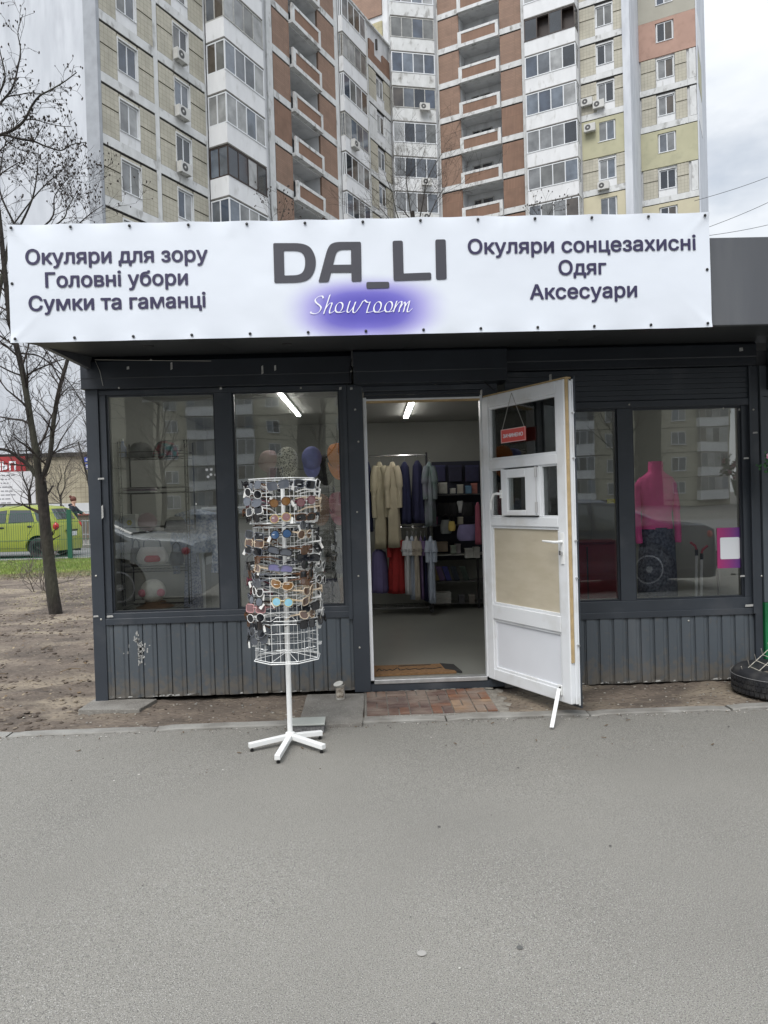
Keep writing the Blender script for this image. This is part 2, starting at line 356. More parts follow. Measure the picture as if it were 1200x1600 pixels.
n.links.new(mr.outputs[0], rm.inputs[0]); n.links.new(rm.outputs[0], b.inputs['Base Color'])
wv = n.nodes.new('ShaderNodeTexNoise'); wv.inputs['Scale'].default_value = 2.2; wv.inputs['Detail'].default_value = 3; n.links.new(tcn.outputs['Object'], wv.inputs['Vector'])
bp = n.nodes.new('ShaderNodeBump'); bp.inputs['Strength'].default_value = .35; bp.inputs['Distance'].default_value = .03; n.links.new(wv.outputs[0], bp.inputs['Height']); n.links.new(bp.outputs[0], b.inputs['Normal'])
M['banner'] = bm_

# asphalt
m = mat('asphalt', (.242, .232, .205), .85, bump=.55, bscale=220, col2=(.208, .199, .176), vscale=.8, grime=(.205, .198, .176), gscale=.45, gthr=(.5, .72), speck=(210, (.11, .106, .098), .46, (.44, .43, .40), .41)); M['asph'] = m
n = m.node_tree
M['conc'] = mat('old_concrete', (.22, .21, .19), .85, col2=(.15, .14, .125), vscale=6, bump=.35, bscale=45, speck=(120, (.32, .31, .28), .40))
M['kerb'] = mat('kerb_concrete', (.27, .265, .245), .85, col2=(.18, .172, .155), vscale=5, bump=.4, bscale=60)
M['dirt'] = mat('packed_earth', (.165, .132, .104), .95, col2=(.080, .064, .052), vscale=2.6, bump=1.0, bscale=22, grime=(.24, .20, .15), gscale=1.5, gthr=(.5, .62), speck=(30, (.215, .178, .135), .40, (.085, .066, .052), .43), stretch=(.7, 1.3, 1))
M['soil_grass'] = mat('lawn_soil', (.06, .085, .03), .95, col2=(.10, .10, .05), vscale=3, bump=.5, bscale=20)
M['base'] = mat('city_ground', (.14, .135, .12), .9, vary=.3, vscale=.3)
M['road'] = mat('road_asphalt', (.17, .17, .168), .85, vary=.15, vscale=.8, bump=.2, bscale=120)

# ------------------------------------------------------------------ ground
def gz(x, y):
    return .005+.2*sm((y-1.5)/11)
def bumps(x, y):
    k = sm((y+.66)/.5)
    b = noise.fractal(Vector((x*2.1, y*2.1, 0)), 1, 2, 5)*.014+noise.fractal(Vector((x*11, y*11, 3)), 1, 2, 3)*.013*(1 if x > -2.4 or y > 1.2 else 1.9)
    return b*k
def grid(x0, x1, y0, y1, nx, ny, fn):
    mb = MB(); vs = []
    for j in range(ny+1):
        for i in range(nx+1):
            x = lerp(x0, x1, i/nx); y = lerp(y0, y1, j/ny); vs.append((x, y, fn(x, y)))
    fs = [(j*(nx+1)+i, j*(nx+1)+i+1, (j+1)*(nx+1)+i+1, (j+1)*(nx+1)+i) for j in range(ny) for i in range(nx)]
    return mb.add(vs, fs)
def struct(name, mb, m, smooth=False, label=None):
    o = mb.build(name, m, None, smooth=False, fixn=False)
    if smooth: o.data.polygons.foreach_set('use_smooth', [True]*len(o.data.polygons))
    o['kind'] = 'structure'
    if label: o['label'] = label
    return o
struct('ground', MB().add([(-600, -600, -.09), (600, -600, -.09), (600, 700, -.09), (-600, 700, -.09)], [(0, 1, 2, 3)]), M['base'])
struct('pavement', grid(-16, 16, -9.5, -.757, 160, 60, lambda x, y: noise.fractal(Vector((x*.35, y*.35, 1)), 1, 2, 3)*.006), M['asph'], smooth=True)
struct('street', MB().add([(-60, -34, -.02), (60, -34, -.02), (60, -9.4, -.02), (-60, -9.4, -.02)], [(0, 1, 2, 3)]), M['road'])
def dirtz(x, y):
    z = gz(x, y)+bumps(x, y)
    if -2.0 < x < 6 and y > .12: z = -.03+ (gz(x, y)-.02 if x < -1.9 else 0)
    return z
struct('dirt_ground', grid(-16, 6, -.66, 9.5, 440, 200, dirtz), M['dirt'], smooth=True)
struct('lawn', grid(-20, 6, 9.4, 13.6, 60, 14, lambda x, y: gz(x, y)+.004), M['soil_grass'], smooth=True)
struct('road', MB().add([(-60, 13.9, .2), (6, 13.9, .2), (6, 19.5, .2), (-60, 19.5, .2)], [(0, 1, 2, 3)]), M['road'])
struct('far_pavement', MB().box(-60, 6, 19.5, 40, .0, .30), M['conc'])
# kerb: flush concrete edging stones between asphalt and earth
kr = thing('kerb', None, None, (0, -.71, 0)); kr['kind'] = 'structure'
x = -8.3; k = 0
while x < 7:
    ln = .98; dz = random.uniform(-.004, .004); a = R(random.uniform(-.25, .25))
    mb = MB(); N = 10
    for t0, t1 in (((0), (1)),):
        ring = []
        for i in range(N+1):
            xx = x+.005+(ln-.01)*i/N; w = random.uniform(-.004, .004)
            ch = .012 if i in (0, N) else 0
            ring.append([(xx, -.757+w*.4, -.1), (xx, -.757+w, .010+dz-ch), (xx, -.75+w, .018+dz-ch), (xx, -.672+w, .019+dz-ch), (xx, -.66, .008+dz), (xx, -.66, -.1)])
        mb.loft(ring)
    mb.build('kerb_stone', M['kerb'], kr); x += ln
for nm_, y_ in (('lawn_kerb', 13.62),):
    kk = MB().box(-60, 6, y_, y_+.2, .05, .27).build(nm_, M['kerb'], None, bevel=.015); kk['kind'] = 'structure'
# grass
mg = mat('grass_blades', (.14, .23, .035), .6, col2=(.26, .32, .07), vscale=1.4); mgd = mat('dry_grass', (.28, .25, .15), .8, col2=(.2, .17, .1), vscale=2)
vs = []; fs = []; ms = []
rnd = random.Random(3)
for i in range(110000):
    x = rnd.uniform(-17, -3.5); y = rnd.uniform(9.0, 13.6)
    edge = 9.6+noise.noise(Vector((x*.8, 0, 5)))*.8
    if y < edge: 
        if rnd.random() > .25: continue
    h = rnd.uniform(.03, .085)*(1.1 if noise.noise(Vector((x, y, 0))) > 0 else .75); a = rnd.uniform(0, 6.28); w = .006; dx = rnd.uniform(-.04, .04); dy = rnd.uniform(-.04, .04); z = gz(x, y)
    k = len(vs); vs += [(x-w*math.cos(a), y-w*math.sin(a), z), (x+w*math.cos(a), y+w*math.sin(a), z), (x+dx, y+dy, z+h)]
    fs.append((k, k+1, k+2)); ms.append(1 if (y < edge+.2 or rnd.random() < .12) else 0)
for i in range(14000):    # dry litter between lawn and bare earth
    x = rnd.uniform(-14, -2.3); y = rnd.triangular(3.2, 9.9, 7.6)
    if rnd.random() > .5+noise.noise(Vector((x*.9, y*.9, 9)))*1.2: continue
    a = rnd.uniform(0, 6.28); l = rnd.uniform(.02, .06); z = gz(x, y)+bumps(x, y)+.006; w = .006
    k = len(vs); ca, sa = math.cos(a), math.sin(a)
    vs += [(x, y, z), (x+l*ca-w*sa, y+l*sa+w*ca, z+rnd.uniform(0, .012)), (x+l*ca+w*sa, y+l*sa-w*ca, z+rnd.uniform(0, .02))]; fs.append((k, k+1, k+2)); ms.append(1)
me = bpy.data.meshes.new('grass'); me.from_pydata(vs, [], fs); me.materials.append(mg); me.materials.append(mgd); me.polygons.foreach_set('material_index', ms)
o = bpy.data.objects.new('grass', me); COL.objects.link(o); tag(o, 'green grass and dry litter growing left of the kiosk', 'grass', kind='stuff')
# pebbles and crumbs
mb = MB()
for i in range(1900):
    if i < 1500: x = rnd.uniform(-9, 3); y = rnd.uniform(-.64, .0) if x > -2.1 else rnd.uniform(-.64, 5)
    else: x = rnd.uniform(-3.5, 3.5); y = rnd.uniform(-1.6, -.76)+rnd.random()**3*0
    if i >= 1500 and rnd.random() < .6: continue
    r = rnd.uniform(.003, .011)*(1 if i < 1500 else .5); z = dirtz(x, y) if y > -.66 else .001
    mb.ico((x, y, z+r*.3), r, m=rnd.choice((0, 1, 1, 1, 2)), sc=(1, rnd.uniform(.6, 1.2), .6))
o = mb.build('gravel', [M['conc'], M['dirt'], mat('pale_pebble', (.30, .28, .24), .8)], None, fixn=False); tag(o, 'small pebbles and crumbs scattered along the kerb and on the earth', 'gravel', kind='stuff')

mb = MB(); rnd = random.Random(88)
for i in range(2600):
    x = rnd.uniform(-8, -2.15); y = -.62+rnd.random()**1.3*5.5
    if noise.noise(Vector((x*1.1, y*1.4, 4))) < .0+rnd.uniform(-.25, .2): continue
    r = rnd.uniform(.008, .026); z = dirtz(x, y); mb.ico((x, y, z+r*.15), r, m=rnd.choice((0, 0, 1)), sc=(rnd.uniform(.8, 1.6), rnd.uniform(.8, 1.4), .5))
for i in range(700):
    x = rnd.uniform(-8, -2.15); y = -.6+rnd.random()*6; z = dirtz(x, y)+.012; a = rnd.uniform(0, 6.28); l = rnd.uniform(.015, .04)
    d = Vector((math.cos(a)*l, math.sin(a)*l, rnd.uniform(-.004, .01))); e_ = Vector((-math.sin(a)*l*.45, math.cos(a)*l*.45, rnd.uniform(-.004, .008))); p = Vector((x, y, z)); mb.add([p, p+d*.5+e_, p+d, p+d*.5-e_], [(0, 1, 2, 3)], rnd.choice((2, 2, 3)))
for i in range(60):
    x = rnd.uniform(-7, -2.2); y = rnd.uniform(-.5, 5); z = dirtz(x, y)+.012; a = rnd.uniform(0, 6.28); l = rnd.uniform(.08, .25); mb.tube([(x, y, z), (x+l*.5*math.cos(a), y+l*.5*math.sin(a), z+.012), (x+l*math.cos(a+.3), y+l*math.sin(a+.3), z)], .003, 4, m=2)
o = mb.build('leaf_litter', [M['dirt'], mat('dark_clod', (.075, .058, .045), .95), mat('dry_leaf', (.17, .115, .06), .85, vary=.4, vscale=20), mat('pale_leaf', (.30, .24, .15), .85)], None, fixn=False); tag(o, 'clods, dead leaves and twigs on the bare earth left of the kiosk', 'leaf litter', kind='stuff')
# ------------------------------------------------------------------ kiosk
XL, XR = -2.09, 3.09
ZF = .115        # interior floor
ki = thing('shop_kiosk', 'dark graphite grey shop kiosk with large windows and a white plastic door standing open', 'kiosk', (0, 0, 0))
def kb(name, m='graph', bevel=.003, **k):
    return lambda mb: mb.build(name, M[m] if isinstance(m, str) else m, ki, bevel=bevel, **k)
# corner posts and window framing
MB().box(XL, -1.995, -.03, .06, .03, 2.47).build('corner_post', M['graph'], ki, bevel=.003)
MB().box(3.045, 3.105, -.03, .06, .0, 2.47).build('corner_post', M['graph'], ki, bevel=.003)
MB().box(-.105, .018, -.035, .06, .03, 2.40).build('door_post', M['graph'], ki, bevel=.003)
MB().box(.945, 1.06, -.02, .06, .03, 2.40).build('door_post', M['graph'], ki, bevel=.003)
def wframe(x0, xm0, xm1, x1, xo0, xo1, zb, zt, rb, rt):
    # one frame for two panes: stiles, mullion, rails
    f = MB()
    for a, b_ in ((xo0, x0), (xm0, xm1), (x1, xo1)): f.box(a, b_, -.012, .05, zb, zt)
    f.box(xo0, xo1, -.016, .05, rb, zb); f.box(xo0, xo1, -.016, .05, zt, rt)
    f.box(xo0, xo1, -.028, -.0165, rb-.004, rb+.045)
    fr = f.build('window_frame', M['graph'], ki, bevel=.003)
    g = MB()
    for a, b_ in ((x0, xm0), (xm1, x1)):
        for p, q, r_, s in ((a, a+.014, zb, zt), (b_-.014, b_, zb, zt), (a+.014, b_-.014, zb, zb+.012), (a+.014, b_-.014, zt-.012, zt)): g.box(p, q, .004, .03, r_, s)
    g.build('glazing_bead', M['graph_dark'], fr)
    for a, b_ in ((x0, xm0), (xm1, x1)):
        MB().box(a+.002, b_-.002, .03, .034, zb+.002, zt-.002).build('pane', M['glass'], fr)
    return fr
wframe(-1.944, -1.117, -.985, -.160, -1.995, -.105, .700, 2.37, .615, 2.405)
wframe(1.12, 1.994, 2.111, 2.976, 1.06, 3.045, .665, 2.165, .535, 2.22)
# corrugated sheets under the windows
def corr(x0, x1, z0, z1, pitch, name='metal_sheet'):
    prof = []; x = x0; i = 0
    while x < x1-.001:
        w = pitch*random.uniform(.97, 1.03)
        for dx, y in ((0, 0), (.003, -.012), (w*.60, -.012), (w*.60+.012, -.005), (w*.86, -.005), (w*.86+.006, -.012), (w-.008, -.012), (w-.004, 0)):
            if x+dx < x1: prof.append((x+dx, y))
        x += w
    prof.append((x1, 0)); mb = MB(); vs = []; fs = []; zs = [z0, z0+.02, z0+.06]+[lerp(z0+.06, z1, t/6) for t in range(1, 7)]
    for zi, z in enumerate(zs):
        for j, (a, y) in enumerate(prof):
            d = noise.noise(Vector((a*3, z*3, 2)))*.004
            if zi < 2: d += noise.noise(Vector((a*14, zi, 7)))*.008*(2-zi)
            vs.append((a, y+d-.004, z+(noise.noise(Vector((a*9, 1, 4)))*.006 if zi == 0 else 0)))
    n_ = len(prof)
    for i in range(len(zs)-1):
        for j in range(n_-1): fs.append((i*n_+j, i*n_+j+1, (i+1)*n_+j+1, (i+1)*n_+j))
    mb.add(vs, fs); return mb.build(name, M['corr'], ki, fixn=False)
corr(-2.045, -.105, .045, .614, .108); corr(1.06, 3.045, .02, .534, .108)
MB().box(-2.0, -.10, .012, .05, .05, .60).build('sheet_backing', M['graph_dark'], ki)
MB().box(1.05, 3.04, .012, .05, .02, .53).build('sheet_backing', M['graph_dark'], ki)
# scraped paint marks
sc_ = MB()
rnd = random.Random(11)
for i in range(190):
    t = rnd.gauss(0, .42); x = -1.765+rnd.gauss(0, .03)*(1.2-abs(t)); z = .395+t*.15
    if abs(t) > 1: continue
    w = rnd.uniform(.004, .014); h = rnd.uniform(.006, .03)
    sc_.add([(x-w/2, -.0175, z), (x+w/2, -.0175, z+.003), (x+w/3, -.0175, z+h), (x-w/3, -.0175, z+h*.8)], [(0, 1, 2, 3)])
for i in range(34):
    x = rnd.choice((rnd.uniform(-2.02, -.15), rnd.uniform(1.1, 3.0))); z0_ = .045 if x < 0 else .02
    w = rnd.uniform(.01, .05); h = rnd.uniform(.004, .014)
    sc_.add([(x-w/2, -.0185, z0_+.004), (x+w/2, -.0185, z0_+.006), (x+w/3, -.0185, z0_+.006+h), (x-w/3, -.0185, z0_+.006+h*.6)], [(0, 1, 2, 3)])
for px, py, w, h in ((150, 963, 8, 3), (172, 963, 10, 3.5), (1172, 946, 16, 4), (158, 748, 10, 3), (160, 800, 3, 22), (410, 578, 3, 14), (268, 572, 3, 12), (430, 575, 3, 9), (200, 575, 4, 5), (345, 607, 4, 4), (1155, 640, 3, 3), (1158, 546, 6, 6), (1180, 676, 8, 3), (1166, 716, 9, 3), (860, 590, 4, 11), (555, 640, 3, 3), (549, 607, 4, 4), (1160, 900, 8, 3), (532, 607, 4, 5)):
    p = at(px, py, -.036 if py > 600 else -.0875); w /= 400; h /= 400
    sc_.add([(p.x-w, p.y-.001, p.z-h), (p.x+w, p.y-.001, p.z-h*.7), (p.x+w*.8, p.y-.001, p.z+h), (p.x-w*.9, p.y-.001, p.z+h*.8)], [(0, 1, 2, 3)])
sc_.build('paint_scrapes', M['scrape'], ki, kind='stuff', fixn=False)
# shutter boxes
def sbox(x0, x1, y0, z0, z1, name='shutter_box'):
    pr = [(.06, z0), (y0+.0, z0), (y0, lerp(z0, z1, .3)), (y0-.004, lerp(z0, z1, .32)), (y0-.004, z1-.05), (y0+.05, z1), (.06, z1)]
    return MB().prism(pr, lambda a, b, t: (x0+t, a, b), x1-x0).build(name, M['graph_dark'], ki, bevel=.003)
sbox(-2.10, -.06, -.08, 2.407, 2.66); sbox(-.045, 1.115, -.17, 2.385, 2.67); sbox(1.12, 3.07, -.08, 2.47, 2.68)
MB().box(.02, 1.06, -.03, .05, 2.345, 2.384).build('door_lintel', M['graph'], ki, bevel=.003)
# lowered shutter slats over the right windows and a little over the door
for z in [2.225+.0405*i for i in range(6)]:
    MB().box(1.12, 3.03, -.026, -.012, z, z+.0395).build('shutter_slat', M['graph'], ki, bevel=.003)
MB().box(1.10, 3.04, -.036, -.006, 2.170, 2.222).build('shutter_bottom_bar', M['graph'], ki, bevel=.004)
for z in (2.29, 2.318): MB().box(.03, .93, -.012, .004, z, z+.026).build('shutter_slat', M['graph_dark'], ki, bevel=.004)
MB().box(3.045-.02, 3.045, -.045, -.0305, .54, 2.47).build('shutter_guide', M['graph'], ki)
MB().box(-.135, -.105, -.045, -.012, .60, 2.40).build('shutter_guide', M['graph'], ki)
# screws
scm = MB().lathe([(.0075, 0), (.0075, .003), (.004, .005)], 10, axis='y').mesh('screw', M['screw'])
for v in scm.vertices: v.co.y *= -1
for px, py, Y in ((345, 606, -.082), (605, 600, -.032), (680, 600, -.032), (861, 636, -.036), (983, 632, -.037), (1130, 638, -.037), (186, 606, -.082), (1177, 640, -.031), (549, 580, -.082), (1190, 900, -.031), (558, 800, -.036), (560, 900, -.036), (562, 1012, -.036), (150, 900, -.031), (158, 968, -.03), (560, 690, -.036), (236, 562, -.085), (1076, 970, -.018), (470, 606, -.082)):
    p = at(px, py, Y); inst(scm, 'screw', ki, (p.x, Y, p.z))
# hanging wires under the canopy
MB().tube([at(148, 562, -.1), at(220, 563, -.1), at(330, 564, -.09)], .0018, 5).build('wire', M['screw'], ki)
MB().tube([at(148, 562, -.1), at(156, 580, -.1), at(161, 603, -.09)], .0018, 5).build('wire', M['screw'], ki)
MB().tube([at(550, 560, -.1), at(546, 575, -.1), at(545, 603, -.09)], .0025, 5).build('wire', M['black'], ki)
MB().tube([at(757, 597, -.19), at(764, 603, -.1), at(772, 610, -.04)], .004, 6).build('wire', M['black'], ki)
# canopy: fascia, soffit, roof
MB().box(XL+.035, 7.0, -1.24, -1.20, 2.515, 3.05).build('fascia', M['fascia'], ki, bevel=.004)
MB().box(XL+.035, XL+.07, -1.20, 4.0, 2.56, 3.05).build('fascia', M['fascia'], ki)
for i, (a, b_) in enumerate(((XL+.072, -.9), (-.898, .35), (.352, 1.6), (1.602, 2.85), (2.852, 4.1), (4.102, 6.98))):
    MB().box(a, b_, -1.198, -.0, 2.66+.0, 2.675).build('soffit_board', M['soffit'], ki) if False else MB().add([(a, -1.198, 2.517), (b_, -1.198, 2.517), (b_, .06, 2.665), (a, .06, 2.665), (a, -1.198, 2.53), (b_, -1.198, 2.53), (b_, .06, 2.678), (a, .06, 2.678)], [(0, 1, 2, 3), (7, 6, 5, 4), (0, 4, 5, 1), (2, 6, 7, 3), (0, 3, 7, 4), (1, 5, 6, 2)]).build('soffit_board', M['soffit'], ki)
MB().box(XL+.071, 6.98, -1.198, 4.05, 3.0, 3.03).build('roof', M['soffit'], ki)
for px, py in ((232, 540), (448, 537), (880, 530)):
    p = at(px, py, -.9); q = atp(px, py, (0, -1.198, 2.517), Vector((0, -.148, 1.258)).normalized())
    MB().lathe([(.03, 0), (.034, .004), (.034, .012)], 20, c=(q.x, q.y, q.z-.008)).build('downlight', M['black'], ki)
# walls
MB().box(XL, XL+.06, .062, 4.05, .03, 2.6).build('wall', M['corr'], ki)
MB().box(3.03, 3.10, .062, 4.05, .0, 2.6).build('wall', M['corr'], ki)
MB().box(XL, 3.10, 4.0, 4.06, .03, 2.6).build('wall', M['corr'], ki)
MB().box(XL+.061, XL+.085, .07, 3.9, ZF, 2.52).build('inner_wall', M['wall_in'], ki)
MB().box(2.995, 3.028, .07, 3.9, ZF, 2.52).build('inner_wall', M['wall_in'], ki)
MB().box(XL+.086, 2.994, 3.9, 3.93, ZF, 2.52).build('inner_wall', M['wall_in'], ki)
MB().box(XL+.061, 3.028, .065, 3.99, 2.525, 2.56).build('ceiling', M['ceil_in'], ki)
MB().box(XL+.061, 3.028, .055, 3.99, .03, ZF).build('floor', M['floor_in'], ki)
MB().box(-2.0, -.11, .062, .30, .655, .675).build('window_sill', M['wall_in'], ki); MB().box(1.06, 2.99, .062, .30, .62, .645).build('window_sill', M['wall_in'], ki)
MB().box(XL+.062, -.11, .055, .10, ZF+.002, .654).build('inner_wall', M['wall_in'], ki); MB().box(1.06, 3.02, .055, .10, ZF+.002, .619).build('inner_wall', M['wall_in'], ki)
MB().box(XL+.062, 3.02, .066, .10, 2.41, 2.523).build('inner_wall', M['wall_in'], ki)
MB().box(1.06, 3.02, .062, .095, 2.22, 2.408).build('inner_wall', M['wall_in'], ki)
# door frame, threshold
f = MB(); f.box(.019, .046, -.015, .055, .11, 2.30); f.box(.925, .944, -.015, .055, .11, 2.30); f.box(.046, .925, -.012, .05, 2.275, 2.289)
f.build('door_frame', M['white_pvc'], ki, bevel=.002)
MB().box(.019, .06, -.028, -.0155, .20, 2.27).build('frame_foam', M['foam'], ki) if False else None
MB().box(.046, .925, -.010, .046, 2.262, 2.2745).build('frame_foam', M['foam'], ki)
MB().box(.046, .925, -.03, .05, .085, .118).build('threshold', mat('alu_threshold', (.55, .56, .56), .35, metal=.6, vary=.2, vscale=20), ki, bevel=.004)
MB().box(.02, .945, -.022, .05, .028, .0845).build('threshold', M['graph'], ki, label='dark sill under the metal threshold')
# ceiling strip lamps
lampn = []
def strip(pts, w, label):
    a, b_ = [p if isinstance(p, Vector) else atz(*p, 2.50) for p in pts]; t = thing('ceiling_lamp', label, 'ceiling light', (a+b_)/2, group='strip lamps on the shop ceiling'); t.location.z = 2.524
    MB().bar(Vector((a.x, a.y, 2.512)), Vector((b_.x, b_.y, 2.512)), w+.012, .024).build('housing', M['white_metal'], t)
    MB().bar(Vector((a.x, a.y, 2.494)), Vector((b_.x, b_.y, 2.494)), w, .012).build('diffuser', M['lamp'], t)
strip(((424, 598), (467, 649)), .035, 'white strip lamp lit on the ceiling behind the second window from the left')
strip(((645, 624), (634, 652)), .05, 'white strip lamp lit on the ceiling just inside the open door')

strip((Vector((1.75, .55, 0)), Vector((2.35, .75, 0))), .05, 'white strip lamp on the shop ceiling above the right windows, mirrored in the door glass')
# --- door leaf (hinge at the right jamb, swung out)
HX, HY = .935, -.03
ang = math.atan2(-.845, .425)
DW, DZ0, DZ1, DT = .918, .105, 2.275, .058
dr = bpy.data.objects.new('door', None); COL.objects.link(dr); dr.parent = ki; dr.location = (HX, HY, 0); dr.rotation_euler = (0, 0, ang)
ux = Vector((math.cos(ang), math.sin(ang), 0)); uy = Vector((-math.sin(ang), math.cos(ang), 0))   # uy points to the back (away from the visible inner face)
def dl(px, py):                       # photograph position -> (along leaf, height)
    p = atp(px, py, (HX, HY, 0), uy); return ((p-Vector((HX, HY, 0))).dot(ux), p.z)
# visible face at local y = 0, thickness towards +y
x_in0 = .075
dfz = dict(top=dl(868, 640), gl0=dl(770, 720))
frm = MB(); S = .075
rails = [(2.19, DZ1), (1.755, 1.83)]       # filled below
zt1 = dl(820, 714)[1]; zt2 = dl(820, 729)[1]; zh0 = dl(820, 808)[1]; zh1 = dl(820, 823)[1]; zp0 = dl(815, 952)[1]; zp1 = dl(815, 976)[1]; zb = DZ0+.085
S2 = DW-.085
frm.box(0, S, 0, DT, DZ0, DZ1); frm.box(S2, DW, 0, DT, DZ0, DZ1)
for a, b_ in ((DZ1-.085, DZ1), (zt2, zt1), (zh1, zh0), (zp1, zp0), (DZ0, zb)): frm.box(S, S2, .0, DT-.001, a, b_)
hx0, hx1 = dl(787, 760)[0], dl(840, 760)[0]
frm.box(hx0-.022, hx0, .002, DT-.002, zh0, zt2); frm.box(hx1, hx1+.022, .002, DT-.002, zh0, zt2)
df = frm.build('door_frame_leaf', M['white_pvc'], dr, bevel=.006, local=True); df.name = 'leaf_frame'
bd = MB()
def beads(x0, x1, z0, z1, w=.018):
    for p in ((x0, x0+w, z0, z1), (x1-w, x1, z0, z1), (x0+w, x1-w, z0, z0+w), (x0+w, x1-w, z1-w, z1)): bd.box(p[0], p[1], .010, .03, p[2], p[3])
beads(S, S2, zt1, DZ1-.085); beads(S, hx0-.022, zh0, zt2, .012); beads(hx1+.022, S2, zh0, zt2, .012); beads(S, S2, zp0, zh1); beads(S, S2, zb, zp1)
bd.build('glazing_bead', M['white_pvc'], dr, bevel=.003, local=True)
for x0, x1, z0, z1 in ((S, S2, zt1, DZ1-.085), (S, hx0-.022, zh0, zt2), (hx1+.022, S2, zh0, zt2)):
    MB().box(x0+.004, x1-.004, .032, .040, z0+.004, z1-.004).build('pane', M['glass'], dr, local=True)
MB().box(S+.015, S2-.015, .022, .040, zp0+.015, zh1-.015).build('plywood_panel', M['ply'], dr, local=True)
MB().box(S+.015, S2-.015, .022, .040, zb+.015, zp1-.015).build('lower_panel', mat('pvc_panel', (.70, .72, .76), .4, vary=.05), dr, local=True)
# hatch
hz0, hz1 = zh0+.012, zt2-.012
hf = MB(); w = .055
gx0, gx1 = dl(796, 770)[0], dl(824, 770)[0]; gz0, gz1 = dl(810, 797)[1], dl(810, 746)[1]
for p in ((hx0-.006, gx0, hz0, hz1), (gx1, hx1+.006, hz0, hz1), (gx0, gx1, hz0, gz0), (gx0, gx1, gz1, hz1)): hf.box(p[0], p[1], -.022, .018, p[2], p[3])
hf.build('hatch', M['white_pvc'], dr, bevel=.005, local=True)
MB().box(gx0+.002, gx1-.002, -.004, .004, gz0+.002, gz1-.002).build('pane', M['glass'], dr, local=True)
hg = MB()
for z in (hz1-.07, hz0+.02): hg.tube([(hx1+.012, -.026, z), (hx1+.012, -.026, z+.075)], .010, 10)
hg.tube([(hx1+.012, -.026, hz0+.02), (hx1+.012, -.026, hz1)], .003, 6)
hg.build('hatch_hinge', mat('hinge_grey', (.5, .5, .5), .35, metal=.3), dr, local=True)
def handle(pl, pts, name='handle'):
    mb = MB(); x, z = pl
    mb.box(x-.012, x+.012, -.030, -.021 if name != 'h' else 0, z-.03, z+.03); mb.tube(pts, [.010]*(len(pts)-1)+[.007], 10)
    mb.build('handle', M['white_metal'], dr, bevel=.002, local=True, smooth=False)
x, z = dl(787, 772)
handle((x, z), [(x, -.02, z), (x, -.065, z+.005), (x-.03, -.07, z), (x-.065, -.07, z-.05), (x-.07, -.068, z-.115)])
x, z = DW-.045, dl(870, 846)[1]
mb = MB(); mb.box(x-.014, x+.014, -.008, 0, z-.15, z+.06); mb.tube([(x, -.005, z), (x, -.055, z), (x-.02, -.062, z), (x-.13, -.062, z+.004)], [.010, .010, .010, .007], 10); mb.build('handle', M['white_metal'], dr, bevel=.002, local=True)
mb = MB(); mb.lathe([(.011, -.02), (.011, 0)], 12, c=(x, 0, z-.075), axis='y'); mb.box(x-.008, x+.008, -.028, -.02, z-.088, z-.06); mb.build('lock_cylinder', M['chrome'], dr, local=True)
# mounting foam line and thin aluminium skins along the free edge
MB().box(DW+.001, DW+.010, .008, .030, DZ0+.28, DZ1+.004).build('edge_foam', M['foam'], dr, local=True)
MB().box(.01, DW+.016, .008, .05, DZ1+.001, DZ1+.012).build('edge_foam', M['foam'], dr, local=True)
ee = MB(); ee.box(DW+.001, DW+.012, .036, DT, DZ0, DZ1-.01); ee.box(DW+.001, DW+.016, DT+.002, DT+.012, DZ0-.01, DZ1); ee.build('edge_profile', M['white_pvc'], dr, bevel=.002, local=True)
MB().box(.0, DW+.022, DT+.014, DT+.022, DZ0-.03, DZ1+.02).build('outer_skin', M['graph'], dr, bevel=.002, local=True)
MB().box(.02, DW, DT+.001, DT+.0135, DZ0, DZ1-.01).build('insulation', mat('grey_seal', (.25, .26, .26), .6), dr, local=True)
mb = MB()
for z in (.5, .95, 1.2, 1.75, 2.05): mb.lathe([(.006, 0), (.006, .02)], 8, c=(DW+.012, .055, z), axis='x')
mb.build('lock_pins', M['chrome'], dr, local=True)
# kick-down stop
a = dl(877, 1078); e3 = atz(862, 1137, .012) - Vector((HX, HY, 0)); e = Vector((e3.dot(ux), e3.dot(uy), .012))
mb = MB(); mb.box(a[0]-.02, a[0]+.015, -.012, 0, a[1]-.035, a[1]+.035); mb.bar((a[0], -.02, a[1]+.01), (e.x, e.y, .012), .026, .012); mb.build('door_stop', M['white_metal'], dr, bevel=.003, local=True)
mb = MB().lathe([(.006, -.018), (.006, 0)], 8, c=(a[0]+.005, 0, a[1]+.02), axis='y'); mb.build('hinge_pin', M['black'], dr, local=True)

# closed sign hanging in the door glass
def D3(a, y, z): return Vector((HX, HY, 0))+ux*a+uy*y+Vector((0, 0, z))
p0 = dl(785, 672); p1 = dl(823, 664); zt, zb_ = dl(785, 672)[1], dl(784, 693)[1]
cs = thing('closed_sign', 'small red sign reading closed hanging by a cord on the door glass', 'sign', D3(.2, -.012, zb_))
x0, x1 = p0[0], p1[0]
zc = (zt+zb_)/2; hh = (zt-zb_)/2
MB().prism([(x0, zc-hh), (x1, zc-hh), (x1, zc+hh), (x0, zc+hh)], lambda a, b, t: D3(a, -.014+t, b), .006).build('plate', mat('sign_red', (.62, .06, .05), .4), cs)
brd = MB()
for q in ((x0, x1, zc-hh, zc-hh+.005), (x0, x1, zc+hh-.005, zc+hh), (x0, x0+.005, zc-hh, zc+hh), (x1-.005, x1, zc-hh, zc+hh)):
    brd.prism([(q[0], q[2]), (q[1], q[2]), (q[1], q[3]), (q[0], q[3])], lambda a, b, t: D3(a, -.0155+t, b), .001)
brd.build('border', mat('sign_border', (.75, .5, .48), .5), cs)
